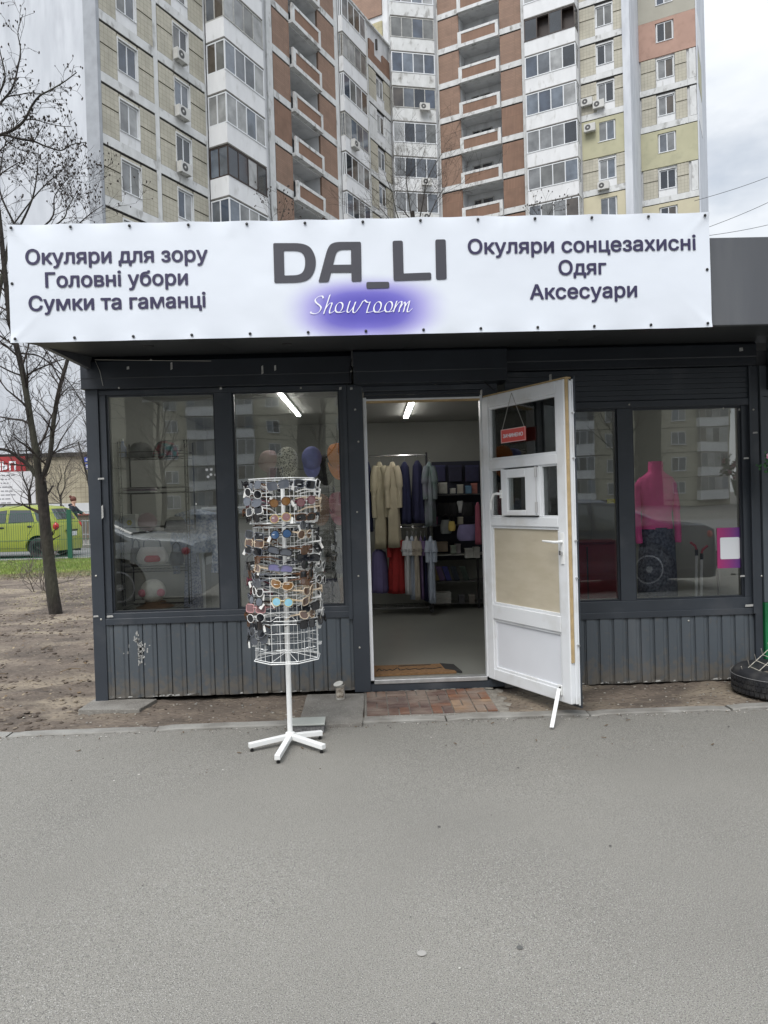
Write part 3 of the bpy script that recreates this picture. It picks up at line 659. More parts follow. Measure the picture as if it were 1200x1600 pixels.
me = bold(text_mesh('ЗАЧИНЕНО', 1.0, 0), .035); xs = [v.co.x for v in me.vertices]; sx = (x1-x0-.05)/(max(xs)-min(xs)); oo = org(cs)
for v in me.vertices: v.co = D3(x0+.025+(v.co.x-min(xs))*sx, -.0155-.001*v.co.z, zc-.013+v.co.y*.036)-oo
me.materials.clear(); me.materials.append(M['ink_white']); o = bpy.data.objects.new('lettering', me); COL.objects.link(o); o.parent = cs
ht = dl(800, 614); MB().tube([D3(x0+.012, -.012, zt-.004), D3(ht[0], -.006, ht[1]), D3(x1-.012, -.012, zt-.004)], .0022, 5).build('cord', mat('cord', (.35, .34, .32), .8), cs)

# ------------------------------------------------------------------ banner
ba = thing('shop_banner', 'long white vinyl banner with shop lettering and lilac cloud above the kiosk windows', 'banner', BAN0)
X0, X1, Z0, Z1 = -2.058, 2.152, 2.50, 3.197
mb = MB(); nx, ny = 260, 48; vs = []
grx = [X0+.03+(X1-X0-.06)*i/12 for i in range(13)]
def wob(x, z):
    t = (z-Z0)/(Z1-Z0); w = noise.noise(Vector((x*1.1, z*1.5, 0)))*.010
    for g in grx:      # puckers under the eyelets
        d = abs(x-g); w += .004*math.exp(-(d/.05)**2)*(math.exp(-(1-t)*16)+math.exp(-t*16))
        w -= .003*math.exp(-((d-.17)/.08)**2)*(math.exp(-(1-t)*12)+math.exp(-t*12))
    for cx, cz, sx_, sz_ in ((X0, Z0, 1, 1), (X0, Z1, 1, -1), (X1, Z0, -1, 1), (X1, Z1, -1, -1)):
        a = (x-cx)*sx_; b_ = (z-cz)*sz_; w += .007*math.exp(-((a-b_)/.03)**2)*math.exp(-(a+b_)/.16)
    for fx in (-.74, -.02, .9, 1.3): w += .003*math.exp(-((x-fx)/.02)**2)*(sm((t-.84)/.1))
    return w
for j in range(ny+1):
    for i in range(nx+1):
        x = lerp(X0, X1, i/nx); z = lerp(Z0, Z1, j/ny); t = i/nx
        z2 = z+(.0015*math.sin(t*12*math.pi)**2*(-1 if j > ny/2 else 1))*abs(j/ny-.5)*2
        vs.append((x, -1.262-wob(x, z), z2))
k = len(vs); vs += [(x, y+.004, z) for x, y, z in vs]
fs = [(j*(nx+1)+i, j*(nx+1)+i+1, (j+1)*(nx+1)+i+1, (j+1)*(nx+1)+i) for j in range(ny) for i in range(nx)]
fs += [tuple(q+k for q in reversed(f)) for f in fs]
mb.add(vs, fs); o = mb.build('vinyl_sheet', M['banner'], ba, fixn=False); o.data.polygons.foreach_set('use_smooth', [True]*len(o.data.polygons))
MB().box(X0+.03, X1-.03, -1.236, -1.2, 3.052, 3.17).build('backing_board', M['fascia'], ba)
gm = MB().lathe([(.004, 0), (.008, -.002), (.009, -.005), (.006, -.008), (.003, -.008)], 12, axis='y').mesh('eyelet', M['black'], smooth=True)
for g in grx:
    for z in (Z0+.022, Z1-.022): inst(gm, 'eyelet', ba, Vector((g, -1.264-wob(g, z), z))-BAN0)
for x in (X0+.02, X1-.022): inst(gm, 'eyelet', ba, Vector((x, -1.262, 2.85))-BAN0)
YB = -1.2655
def drape(o):        # print follows the puckered cloth
    for v in o.data.vertices:
        p = v.co+BAN0; v.co.y -= wob(p.x, p.z)
def line(body, ax, bx, px, py, cap=.0865, off=.026):
    a = at(ax, py, YB); b_ = at(bx, py, YB); zz = at(px, py, YB).z
    drape(put_text(body, a.x, b_.x, zz, cap, YB, ba, M['ink'], off))
line('Окуляри для зору', 40, 325, 50, 413); line('Головні убори', 71, 294, 75, 449); line('Сумки та гаманці', 45, 322, 50, 485.5)
line('Окуляри сонцезахисні', 731, 1088, 745, 396.5); line('Одяг', 873, 948, 880, 429); line('Аксесуари', 828, 996, 832, 467)
def bz(cx, cy):     # crop coordinates (x3) -> banner plane, roll removed about the crop centre
    p = at(380+cx/3, 330+cy/3, YB); return (p.x, p.z)
def rnd_poly(pts, r, n_=4):
    out = []; N = len(pts)
    for i in range(N):
        p = Vector(pts[i]).to_2d(); a = Vector(pts[i-1]).to_2d(); b_ = Vector(pts[(i+1) % N]).to_2d(); ri = r[i] if hasattr(r, '__len__') else r
        da = (a-p); db = (b_-p); ra = min(ri, da.length*.48); rb = min(ri, db.length*.48); s_ = p+da.normalized()*ra; e_ = p+db.normalized()*rb
        if ri <= 0: out.append(tuple(p)); continue
        for k in range(n_+1):
            t = k/n_; q = s_*(1-t)**2+p*2*t*(1-t)+e_*t*t; out.append(tuple(q))
    return out
def logo(splines, name='logo_letter', m='ink_dark', ext=.0006):
    me = curve_mesh(splines, 1.0); o3 = org(ba)
    for v in me.vertices: v.co = Vector((v.co.x, YB-ext*v.co.z, v.co.y))-o3
    me.materials.clear(); me.materials.append(M[m]); o = bpy.data.objects.new(name, me); COL.objects.link(o); o.parent = ba; drape(o)
u3 = 3*1150/4.43   # crop pixels per metre
def P_(*pp): return [bz(*p) for p in pp]
logo([rnd_poly(P_((140, 148), (300, 148), (340, 205), (340, 275), (300, 333), (146, 336)), [8/u3, 60/u3, 60/u3, 60/u3, 60/u3, 8/u3], 7), rnd_poly(P_((190, 184), (268, 184), (290, 212), (290, 268), (268, 299), (193, 301)), [6/u3, 32/u3, 26/u3, 26/u3, 32/u3, 6/u3], 6)])
logo([rnd_poly(P_((352, 333), (398, 160), (430, 142), (552, 142), (555, 328), (508, 329), (507, 286), (412, 287), (400, 331)), [8/u3, 40/u3, 30/u3, 8/u3, 8/u3, 8/u3, 2/u3, 2/u3, 8/u3], 6), rnd_poly(P_((421, 250), (436, 190), (455, 179), (505, 178), (506, 249)), [3/u3, 16/u3, 16/u3, 2/u3, 2/u3], 5)])
logo([rnd_poly(P_((577, 331), (684, 330), (685, 359), (578, 362)), 8/u3)])
logo([rnd_poly(P_((700, 138), (748, 137), (752, 291), (881, 287), (882, 321), (705, 326)), [10/u3, 10/u3, 2/u3, 9/u3, 9/u3, 10/u3])])
logo([rnd_poly(P_((900, 133), (949, 132), (954, 319), (904, 321)), 10/u3)])
# script word drawn with a slanted nib
def cat(pts, n_=7):
    P = [Vector(p) for p in pts]; P = [P[0]]+P+[P[-1]]; out = []
    for i in range(1, len(P)-2):
        for k in range(n_):
            t = k/n_; a, b_, c, d = P[i-1], P[i], P[i+1], P[i+2]
            out.append(.5*((2*b_)+(c-a)*t+(2*a-5*b_+4*c-d)*t*t+(3*b_-a-3*c+d)*t**3))
    out.append(P[-2]); return out
def ell(cx, cy, rx, ry, sh, a0, a1, n_=12):
    return [(cx+rx*math.cos(a)+sh*ry*math.sin(a)*-1*-1, cy-ry*math.sin(a)) for a in [R(lerp(a0, a1, i/n_)) for i in range(n_+1)]]
strokes = [[(222, 165), (212, 143), (175, 148), (143, 178), (152, 208), (185, 235), (200, 262), (180, 300), (140, 318), (104, 312), (98, 298)],
 [(288, 130), (262, 210), (225, 320)], [(240, 275), (275, 225), (302, 210), (306, 225), (285, 285), (288, 312), (312, 302), (335, 285)],
 ell(378, 255, 34, 50, .25, 60, 430), [(352, 300), (395, 305), (438, 290)],
 [(486, 192), (468, 245), (458, 295), (478, 302), (520, 250), (540, 205)], [(540, 200), (520, 262), (516, 300), (538, 304), (580, 250), (608, 200), (612, 192)],
 [(618, 195), (632, 182), (640, 192), (660, 205), (688, 200)], [(684, 200), (664, 255), (650, 308)], [(652, 306), (690, 300), (725, 285)],
 ell(757, 250, 34, 52, .25, 60, 430), [(735, 300), (780, 300), (825, 285)], ell(867, 248, 34, 52, .25, 60, 430), [(845, 298), (890, 296), (925, 275)],
 [(948, 190), (932, 240), (915, 300)], [(925, 268), (960, 215), (990, 195), (996, 210), (978, 255), (968, 300)], [(975, 268), (1010, 215), (1036, 195), (1040, 212), (1024, 262), (1018, 300)] if False else [(975, 268), (1005, 220), (1026, 200)],
 [(1026, 200), (1030, 230), (1012, 300)], [(1020, 262), (1048, 215), (1074, 190)], [(1074, 190), (1062, 240), (1050, 290), (1066, 298), (1100, 265)]]
mb = MB(); mp3 = lambda p: at(470+p[0]/6.316, 440+p[1]/6.316, YB)
for s_ in strokes:
    P = [mp3(p) for p in cat([(a, b_, 0) for a, b_ in s_])]
    pen = Vector((.0042, 0, .0022))
    for a, b_ in zip(P, P[1:]):
        d = (b_-a)
        if d.length < 1e-6: continue
        nrm = Vector((-d.z, 0, d.x)).normalized()*.0013
        mb.add([a-pen, a+pen, b_+pen, b_-pen], [(0, 1, 2, 3)]); mb.add([a-nrm, a+nrm, b_+nrm, b_-nrm], [(0, 1, 2, 3)])
for v in mb.v: v.y = YB-.0012
o = mb.build('lettering', M['ink_white'], ba, fixn=False, label='white script word Showroom'); drape(o)
# piece of board and cam plate at the banner's left top
MB().bar(at(14, 353, -1.23), at(32, 352, -1.23), .03, .012).build('bracket', M['black'], ba)

# ------------------------------------------------------------------ neighbour kiosk at the right edge
nk = thing('neighbour_kiosk', 'grey kiosk wall with green lower panel at the right edge of the photo', 'kiosk', (3.2, 0, 0))
MB().box(3.112, 7.0, .03, 3.9, .02, 2.6).build('wall', M['fascia'], nk)
MB().box(3.112, 3.20, -.045, .028, .622, 2.47).build('post', M['corr'], nk, bevel=.003)
corr_x = 3.205
for i in range(9): MB().box(corr_x+i*.2, corr_x+i*.2+.196, -.02+.006*(i % 2), .028, .95, 2.66).build('panel', M['corr'], nk, bevel=.003)
MB().box(3.112, 7.0, -.05, .028, .02, .62).build('green_panel', mat('green_paint', (.012, .17, .06), .45, vary=.3), nk, bevel=.004)
MB().box(3.33, 7.0, -.055, .028, .622, .948).build('brown_board', mat('brown_board', (.07, .03, .02), .6, vary=.3), nk, bevel=.004)
MB().box(3.205, 3.328, -.045, .028, .622, .948).build('panel', M['fascia'], nk)
MB().box(3.16, 3.5, -.14, -.046, 2.28, 2.47).build('vent_box', M['graph_dark'], nk, bevel=.006)
# hanging flowers
hf_ = thing('hanging_flowers', 'pink flowers in a small green hanging pot at the right edge', 'flower pot', at(1203, 740, -.25))
c0 = at(1206, 728, -.25); mb = MB(); mg2 = MB()
rnd = random.Random(5)
for i in range(26):
    p = c0+Vector((rnd.uniform(-.07, .16), rnd.uniform(-.06, .06), rnd.uniform(-.09, .09)))
    if i % 2 == 0:
        for k in range(7):
            a = k*.9; q = p+Vector((math.cos(a)*.014, -.006, math.sin(a)*.014)); mb.ico(q, .013, sc=(1, .6, 1), m=k % 2)
    for k in range(5):
        q = p+Vector((rnd.uniform(-.03, .03), rnd.uniform(-.02, .02), rnd.uniform(-.03, .03))); d = Vector((rnd.uniform(-1, 1), -.3, rnd.uniform(-1, 1))).normalized()*.03; e_ = d.cross(Vector((0, 1, 0))).normalized()*.01
        mg2.add([q, q+d*.5+e_, q+d, q+d*.5-e_], [(0, 1, 2, 3)])
mb.build('blossoms', [mat('petal_pink', (.75, .25, .38), .6), mat('petal_pale', (.8, .5, .58), .6)], hf_, kind='stuff', fixn=False); mg2.build('leaves', mat('leaf_green', (.03, .12, .03), .5), hf_, kind='stuff', fixn=False)
MB().lathe([(.05, -.22), (.075, -.1), (.08, -.09), (.07, -.09)], 16, c=c0+Vector((.06, 0, 0))).build('pot', mat('pot_green', (.02, .1, .04), .5), hf_)
mb = MB(); mb.tube([c0+Vector((.06, 0, -.09)), c0+Vector((.06, .0, .5)), c0+Vector((.06, .2, .55))], .003, 5); mb.build('hanger', M['black'], hf_)
#PART2
# ------------------------------------------------------------------ doorstep, slabs and small things on the ground
ds = thing('tiled_doorstep', 'brown tiled doorstep of small basket weave bricks in front of the open door', 'doorstep', (.43, -.38, 0))
MB().box(-.035, .905, -.655, -.03, -.02, .020).build('bed', M['conc'], ds, bevel=.006)
mt_t = [mat('tile_clay_%d' % i, c, .5, vary=.35, vscale=11, bump=.2, bscale=80, grime=(.21, .165, .135), gscale=3.5, gthr=(.47, .66)) for i, c in enumerate(((.145, .088, .070), (.19, .095, .062), (.13, .085, .074), (.24, .10, .045), (.30, .20, .13)))]
ms_t = {}
for k in range(5):
    ms_t['h', k] = MB().box(-.072, .072, -.033, .033, 0, .010).mesh('tile', mt_t[k]); ms_t['v', k] = MB().box(-.033, .033, -.072, .072, 0, .010).mesh('tile', mt_t[k])
rnd = random.Random(21)
cw = .1525
for i in range(6):
    for j in range(4):
        cx = -.020+cw*(i+.5); cy = -.648+cw*(j+.5)
        for q in (-1, 1):
            ho = (i+j) % 2 == 0
            k = rnd.choice((0, 0, 2, 2, 1))
            if i >= 4 and j >= 2: k = rnd.choice((3, 1, 3))
            elif i >= 4: k = rnd.choice((4, 4, 1))
            if i == 0 and j == 3: k = 3
            o = inst(ms_t['h' if ho else 'v', k], 'tile', ds, Vector((cx, cy, .0205))+(Vector((0, q*.038, 0)) if ho else Vector((q*.038, 0, 0)))-org(ds))
            o.location.z += rnd.uniform(-.001, .0015); o.rotation_euler = (rnd.uniform(-.01, .01), rnd.uniform(-.01, .01), rnd.uniform(-.012, .012))
# broken mortar edge
mb = MB(); rnd = random.Random(4)
for i in range(60):
    x = rnd.uniform(-.03, .95); y = -.035+rnd.uniform(-.018, .012); mb.ico((x, y, .024), rnd.uniform(.008, .02), sc=(1.6, .9, .45))
for i in range(80):
    x = .93+rnd.gauss(0, .028); y = rnd.uniform(-.67, -.05); mb.ico((x, y, .008), rnd.uniform(.012, .045), sc=(1.1, 1.3, .28))
mb.build('mortar', mat('mortar', (.25, .235, .205), .9, col2=(.15, .135, .115), vscale=14, bump=.4, bscale=60), ds, kind='stuff', fixn=False)
def slab(pts, h, label, name='concrete_slab', m='conc', zb=-.02):
    P = [atz(*p, h) for p in pts]; mb = MB()
    top = []; N = 8
    for i in range(len(P)):
        a, b_ = P[i], P[(i+1) % len(P)]
        for k in range(N):
            q = a.lerp(b_, k/N); top.append((q.x+noise.noise(q*6)*.006, q.y+noise.noise(q*6+Vector((5, 0, 0)))*.006))
    mb.prism(top, lambda a, b, t: (a, b, h-t), h-zb); o = solo(name, mb, M[m], label, 'slab', bevel=.004); return o
slab([(122, 1109), (218, 1108), (245, 1092), (150, 1091)], .035, 'flat concrete slab sticking out under the left corner of the kiosk')
slab([(466, 1133), (566, 1129), (570, 1083), (480, 1085)], .030, 'worn concrete slab between the paint can and the tiled doorstep')
# stone block with white tile behind the rack
sb = thing('kerb_block', 'grey granite block topped with a white tile behind the eyewear rack foot', 'stone block', atz(482, 1146, 0))
c = atz(478, 1146, .0)
MB().box(c.x-.105, c.x+.12, c.y-.02, c.y+.11, -.005, .058).build('block', mat('granite', (.19, .19, .19), .8, vary=.5, vscale=70, bump=.3, bscale=120), sb, bevel=.004)
MB().box(c.x-.115, c.x+.125, c.y-.03, c.y+.125, .0585, .070).build('tile', mat('white_tile', (.42, .44, .41), .3, vary=.1), sb, bevel=.002)
# paint can
pc = atz(532, 1092, .032); cn = thing('paint_can', 'small open paint can with tilted lid standing beside the door', 'can', pc)
r_ = .034
MB().lathe([(r_, 0), (r_+.001, .004), (r_, .006), (r_, .10), (r_+.002, .104), (r_, .107), (r_-.004, .107), (r_-.004, .04)], 28, c=pc).build('can', mat('can_tin', (.5, .48, .43), .35, metal=.3, vary=.4, vscale=60), cn, smooth=True)
mb = MB()
for k in range(9):
    a0, a1 = R(210+k*12), R(222+k*12)
    mb.add([pc+Vector((math.cos(a)*(r_+.001), math.sin(a)*(r_+.001), z)) for a, z in ((a0, .015), (a1, .015), (a1, .09), (a0, .09))], [(0, 1, 2, 3)])
mb.build('label', mat('can_label', (.55, .5, .42), .5, col2=(.1, .07, .05), vscale=45), cn, fixn=False)
lm = MB().lathe([(r_+.002, 0), (r_+.003, .006), (.02, .007), (.002, .007)], 28)
T_ = Matrix.Translation(pc+Vector((-.012, -.004, .112))) @ Matrix.Rotation(R(14), 4, 'X') @ Matrix.Rotation(R(-13), 4, 'Y'); lm.v = [T_ @ p for p in lm.v]
lm.build('lid', mat('can_lid', (.68, .67, .62), .35, metal=.2), cn, smooth=True)
# tyre planter with bent wire rack
tc_ = Vector((2.705+.33, -.40, 0)); ty = thing('tyre_planter', 'old black car tyre lying on the ground at the right edge, filled with soil', 'tyre', tc_)
prof = []
for a in range(0, 360, 15):
    q = R(a); rr_ = .255+.082*math.copysign(abs(math.cos(q))**.75, math.cos(q)); zz = .10+.098*math.copysign(abs(math.sin(q))**.6, math.sin(q)); prof.append((rr_, zz))
prof.append(prof[0])
MB().lathe(prof, 56, c=tc_, cap=False).build('tyre', M['rubber'], ty, smooth=True)
mb = MB()
for k in range(56):
    for z, h in ((.045, .02), (.085, .02), (.125, .02)):
        a = 2*math.pi*k/56+(.04 if h and int(z*100) % 8 == 0 else 0); d = Vector((math.cos(a), math.sin(a), 0)); t = Vector((-d.y, d.x, 0)); p = tc_+d*.338
        mb.bar(p-t*.013+Vector((0, 0, z)), p+t*.013+Vector((0, 0, z+.006)), .008, .028)
mb.build('tread', M['rubber'], ty, kind='stuff')
mb = MB().tube([tc_+Vector((math.cos(a)*.345, math.sin(a)*.345, .155)) for a in [2*math.pi*i/60 for i in range(60)]], .0022, 4, closed=True); mb.build('side_line', mat('scuff', (.2, .2, .2), .6), ty)
MB().lathe([(.02, .15), (.12, .145), (.2, .12), (.2, .05)], 24, c=tc_).build('soil', M['dirt'], ty)
mb = MB(); rnd = random.Random(8)
for i in range(50):
    a = rnd.uniform(0, 6.28); d = rnd.uniform(0, .19); p = tc_+Vector((math.cos(a)*d, math.sin(a)*d, .14)); mb.ico(p, rnd.uniform(.01, .025), sc=(1, 1, .6))
mb.build('stones', M['conc'], ty, kind='stuff', fixn=False)
wr = thing('wire_rack', 'bent white wire rack thrown into the old tyre', 'wire rack', tc_+Vector((0, 0, .2)))
Tm = Matrix.Translation(tc_+Vector((-.02, -.02, .27))) @ Matrix.Rotation(R(-24), 4, 'Y') @ Matrix.Rotation(R(22), 4, 'X') @ Matrix.Rotation(R(18), 4, 'Z')
mb = MB()
def W3(a, b, c=0): return Tm @ Vector((a, b, c))
for i in range(7): mb.tube([W3(-.26+i*.075, -.12, .05), W3(-.26+i*.075, -.12, 0), W3(-.26+i*.075, .12, 0), W3(-.26+i*.075, .12, .06)], .0025, 5)
for j in (-.12, -.04, .04, .12): mb.tube([W3(-.27, j), W3(.3, j)], .0028, 5)
mb.tube([W3(-.27, -.12, .05), W3(.3, -.12, .05)], .003, 5)
mb.build('bars', mat('rusty_white_wire', (.55, .52, .45), .5, vary=.4, vscale=30), wr)
# doormat inside the door
dm = thing('doormat', 'tan coir doormat with black script line just inside the door', 'doormat', (.38, .2, ZF+.001))
MB().prism([(.03, .085), (.70, .10), (.64, .40), (.03, .41)], lambda a, b, t: (a, b, ZF+.002+t), .016).build('mat', mat('coir', (.26, .145, .065), .95, vary=.3, vscale=50, bump=.6, bscale=200), dm)
cm = mat('mat_black', (.02, .02, .02), .9)
MB().prism([(.62, .20), (.745, .10), (.71, .36), (.60, .42)], lambda a, b, t: (a, b, ZF+.0015+t), .017).build('corner_band', cm, dm)
zM = ZF+.0195
P = cat([(.07, .20, 0), (.09, .27, 0), (.11, .21, 0), (.13, .24, 0), (.15, .21, 0), (.18, .24, 0), (.20, .21, 0), (.24, .29, 0), (.26, .21, 0), (.31, .24, 0), (.33, .215, 0), (.38, .24, 0), (.41, .21, 0), (.46, .245, 0), (.52, .22, 0), (.60, .26, 0)], 5)
MB().tube([(p.x, p.y, zM) for p in P], .0045, 5).build('script_line', cm, dm)
MB().bar((.25, .355, zM), (.52, .37, zM), .02, .002).build('script_line', cm, dm)
# litter
for px, py, s_, lb in ((659, 1489, .016, 'flattened pale chewing gum spot on the asphalt near the bottom centre'), (812, 1480, .011, 'dark tar spot on the asphalt right of centre')):
    c = atz(px, py, .0045)
    solo('gum_spot', MB().lathe([(s_, 0), (s_*.8, .0008), (.002, .0012)], 11, c=c), mat('gum_pale', (.30, .29, .27), .85) if px < 700 else mat('gum_dark', (.09, .09, .085), .8), lb, 'gum')

mb = MB(); rnd = random.Random(17)
for i in range(70):
    x = rnd.uniform(-3.6, 3.6); y = -.8-rnd.random()**1.5*3.9; r = rnd.uniform(.003, .008); mb.lathe([(r, 0), (r*.8, .0012), (.0005, .0016)], 6, c=(x, y, .0045+.004*0), m=rnd.choice((0, 0, 1)))
for i in range(16):
    x = rnd.uniform(-3.2, 3.2); y = rnd.uniform(-1.5, -.8); a_ = rnd.uniform(0, 3); mb.bar((x, y, .009), (x+.03*math.cos(a_), y+.03*math.sin(a_), .009), .006, .003, m=2)
for i in range(420):
    x = rnd.uniform(-4, 4); y = -.76-abs(rnd.gauss(0, .05)); mb.ico((x, y, .008), rnd.uniform(.002, .006), m=rnd.choice((0, 1, 2, 3, 3)), sc=(1, 1, .5))
o = mb.build('litter', [mat('crumb_dark', (.08, .075, .07), .9), mat('crumb_pale', (.5, .48, .44), .9), mat('dead_leaf', (.12, .08, .045), .9), M['dirt']], None, fixn=False); tag(o, 'tiny crumbs and leaf bits scattered over the asphalt', 'litter', kind='stuff')
# ------------------------------------------------------------------ eyewear rack
RC = Vector((-.497, -1.115, 0)); RR = .205
rk = thing('eyewear_rack', 'tall white revolving wire rack of sunglasses on a four legged foot', 'display rack', RC)
mw = M['white_metal']
MB().lathe([(.0165, .05), (.0165, .92)], 16, c=RC).build('pole', mw, rk, smooth=True)
MB().lathe([(.013, .92), (.013, 1.64)], 16, c=RC).build('pole', mw, rk, smooth=True, label='thinner upper pole inside the wire cage')
MB().lathe([(.03, .035), (.03, .075), (.02, .08)], 16, c=RC).build('hub', mw, rk, bevel=.002)
foot = [atz(389, 1165, .04), atz(433, 1184, .04), atz(506, 1167, .04), atz(503, 1145, .04)]
for p in foot:
    d = (p-RC); d.z = 0; e_ = RC+d*1.0
    lg = MB().bar(Vector((RC.x, RC.y, .052))+d*.06, Vector((e_.x, e_.y, .040)), .034, .030).build('leg', mw, rk, bevel=.003)
    MB().lathe([(.011, 0), (.012, .012), (.006, .014), (.006, .026)], 12, c=(e_.x-d.x*.07, e_.y-d.y*.07, 0)).build('rubber_foot', M['black'], lg)
NF = 8; A0 = -math.pi/2
def face(k):   # outward direction and tangent of cage side k
    a = A0+2*math.pi*k/NF; d = Vector((math.cos(a), math.sin(a), 0)); return d, Vector((-d.y, d.x, 0))
ap = RR*math.cos(math.pi/NF)
def oct_(r, z, rot=math.pi/NF): return [RC+Vector((math.cos(A0+rot+2*math.pi*i/NF)*r, math.sin(A0+rot+2*math.pi*i/NF)*r, z)) for i in range(NF)]
def tier(z0, z1, r, name='wire_tier'):
    mb = MB(); 
    zs = [z0+(z1-z0)*i/max(1, round((z1-z0)/.055)) for i in range(max(1, round((z1-z0)/.055))+1)]
    for z in zs: mb.tube(oct_(r, z), .0014 if z not in (z0, z1) else .0026, 5, closed=True)
    O0 = oct_(r, z0); O1 = oct_(r, z1)
    for i in range(NF):
        a0, b0, a1, b1 = O0[i], O0[(i+1) % NF], O1[i], O1[(i+1) % NF]
        for t in (.04, .36, .64): mb.tube([a0.lerp(b0, t), a1.lerp(b1, t)], .0015, 5)
    for z in (z0,):
        for i in range(NF): mb.tube([RC+Vector((0, 0, z+.03)), O0[i]], .0022, 5)
    return mb.build(name, mw, rk)
tier(1.385, 1.655, RR+.008); tier(1.08, 1.36, RR-.012); tier(.80, 1.06, RR); tier(.555, .78, RR)
MB().tube(oct_(RR+.006, .545), .0035, 6, closed=True).build('bottom_ring', mw, rk)
hk = MB()                                  # little hook rails that hold the frames
rows = [1.615-.0985*i for i in range(11)]
for k in range(NF):
    d, t = face(k)
    for z in rows:
        P = RC+d*ap+Vector((0, 0, z))
        hk.tube([P-t*.045, P-t*.045+d*.022, P-t*.012+d*.022, P-t*.012+d*.006, P+t*.012+d*.006, P+t*.012+d*.022, P+t*.045+d*.022, P+t*.045], .0017, 4)
hk.build('hook_rails', mw, rk, kind='stuff')
# sunglasses: three shapes
def eyewear(style):
    lens = MB(); fr = MB(); te = (MB(), MB())
    w, h = {'round': (.024, .023), 'cat': (.028, .021), 'shield': (.034, .019), 'square': (.027, .022)}[style]
    for s in (-1, 1):
        pts = []; N = 16
        for i in range(N):
            a = 2*math.pi*i/N; ex_ = {'round': 1, 'cat': .75, 'shield': .6, 'square': .5}[style]
            cx = math.copysign(abs(math.cos(a))**ex_, math.cos(a)); cz = math.copysign(abs(math.sin(a))**ex_, math.sin(a))
            x = s*(.032+cx*w*.98); z = cz*h+(.008*max(0, cx) if style == 'cat' else 0)+(-.004*abs(cx) if style == 'shield' else 0)
            pts.append(Vector((x, .0+.010*(abs(x)/.06)**2, z)))
        c = sum(pts, Vector())/N+Vector((0, -.002, 0))
        lens.add([c]+pts, [(0, 1+i, 1+(i+1) % N) for i in range(N)]); fr.tube(pts, .0026 if style != 'round' else .0019, 5, closed=True)
        te[s > 0].bar((s*(.032+w), .010, h*.45), (s*(.034+w), .075, h*.35), .004, .008); te[s > 0].bar((s*(.034+w), .075, h*.35), (s*(.030+w), .125, -.012), .0035, .006)
    fr.tube([(-.012, 0, .004), (0, -.003, .008), (.012, 0, .004)], .0024, 5)
    return fr, lens, te
fcol = {'black': (.012, .012, .014), 'tortoise': (.10, .045, .02), 'white': (.7, .7, .68), 'beige': (.55, .45, .33), 'pink': (.55, .3, .3), 'grey': (.12, .13, .15), 'gold': (.5, .38, .15), 'wine': (.12, .02, .04)}
lcol = {'dark': (.01, .011, .014), 'brown': (.10, .055, .035), 'blue': (.03, .07, .15), 'sky': (.25, .5, .62), 'lilac': (.17, .16, .30), 'smoke': (.10, .11, .13), 'amber': (.20, .10, .035), 'rose': (.20, .11, .115)}
FM = {k: mat('frame_'+k, v, .25) for k, v in fcol.items()}; LM = {k: mat('lens_'+k, v, .08, spec=.8) for k, v in lcol.items()}
SH = {}
for st in ('round', 'cat', 'shield', 'square'):
    SH[st] = eyewear(st)
def ewmesh(st, f, l):
    if (st, f, l) not in SH: SH[st, f, l] = (SH[st][0].mesh('frame', FM[f]), SH[st][1].mesh('lens', LM[l], fixn=False), SH[st][2][0].mesh('temple', FM[f]), SH[st][2][1].mesh('temple', FM[f]))
    return SH[st, f, l]
tagm = MB().prism([(-.008, -.035), (.008, -.035), (.008, 0), (-.008, 0)], lambda a, b, t: (a, t, b), .001).mesh('price_tag', mat('tag_paper', (.75, .75, .72), .7))
ordn = ['top', 'second', 'third', 'fourth', 'fifth', 'sixth', 'seventh', 'eighth', 'ninth', 'tenth', 'eleventh']
side_n = {0: 'front side', 7: 'front left side', 6: 'left side', 5: 'rear left side', 4: 'rear side', 3: 'rear right side', 2: 'right side', 1: 'front right side'}
front = [('square', 'grey', 'smoke'), ('round', 'tortoise', 'amber'), ('round', 'gold', 'rose'), ('round', 'black', 'blue'), ('shield', 'black', 'smoke'), ('shield', 'grey', 'lilac'), ('cat', 'beige', 'amber'), ('round', 'gold', 'sky'), None, None, None]
rnd = random.Random(77)
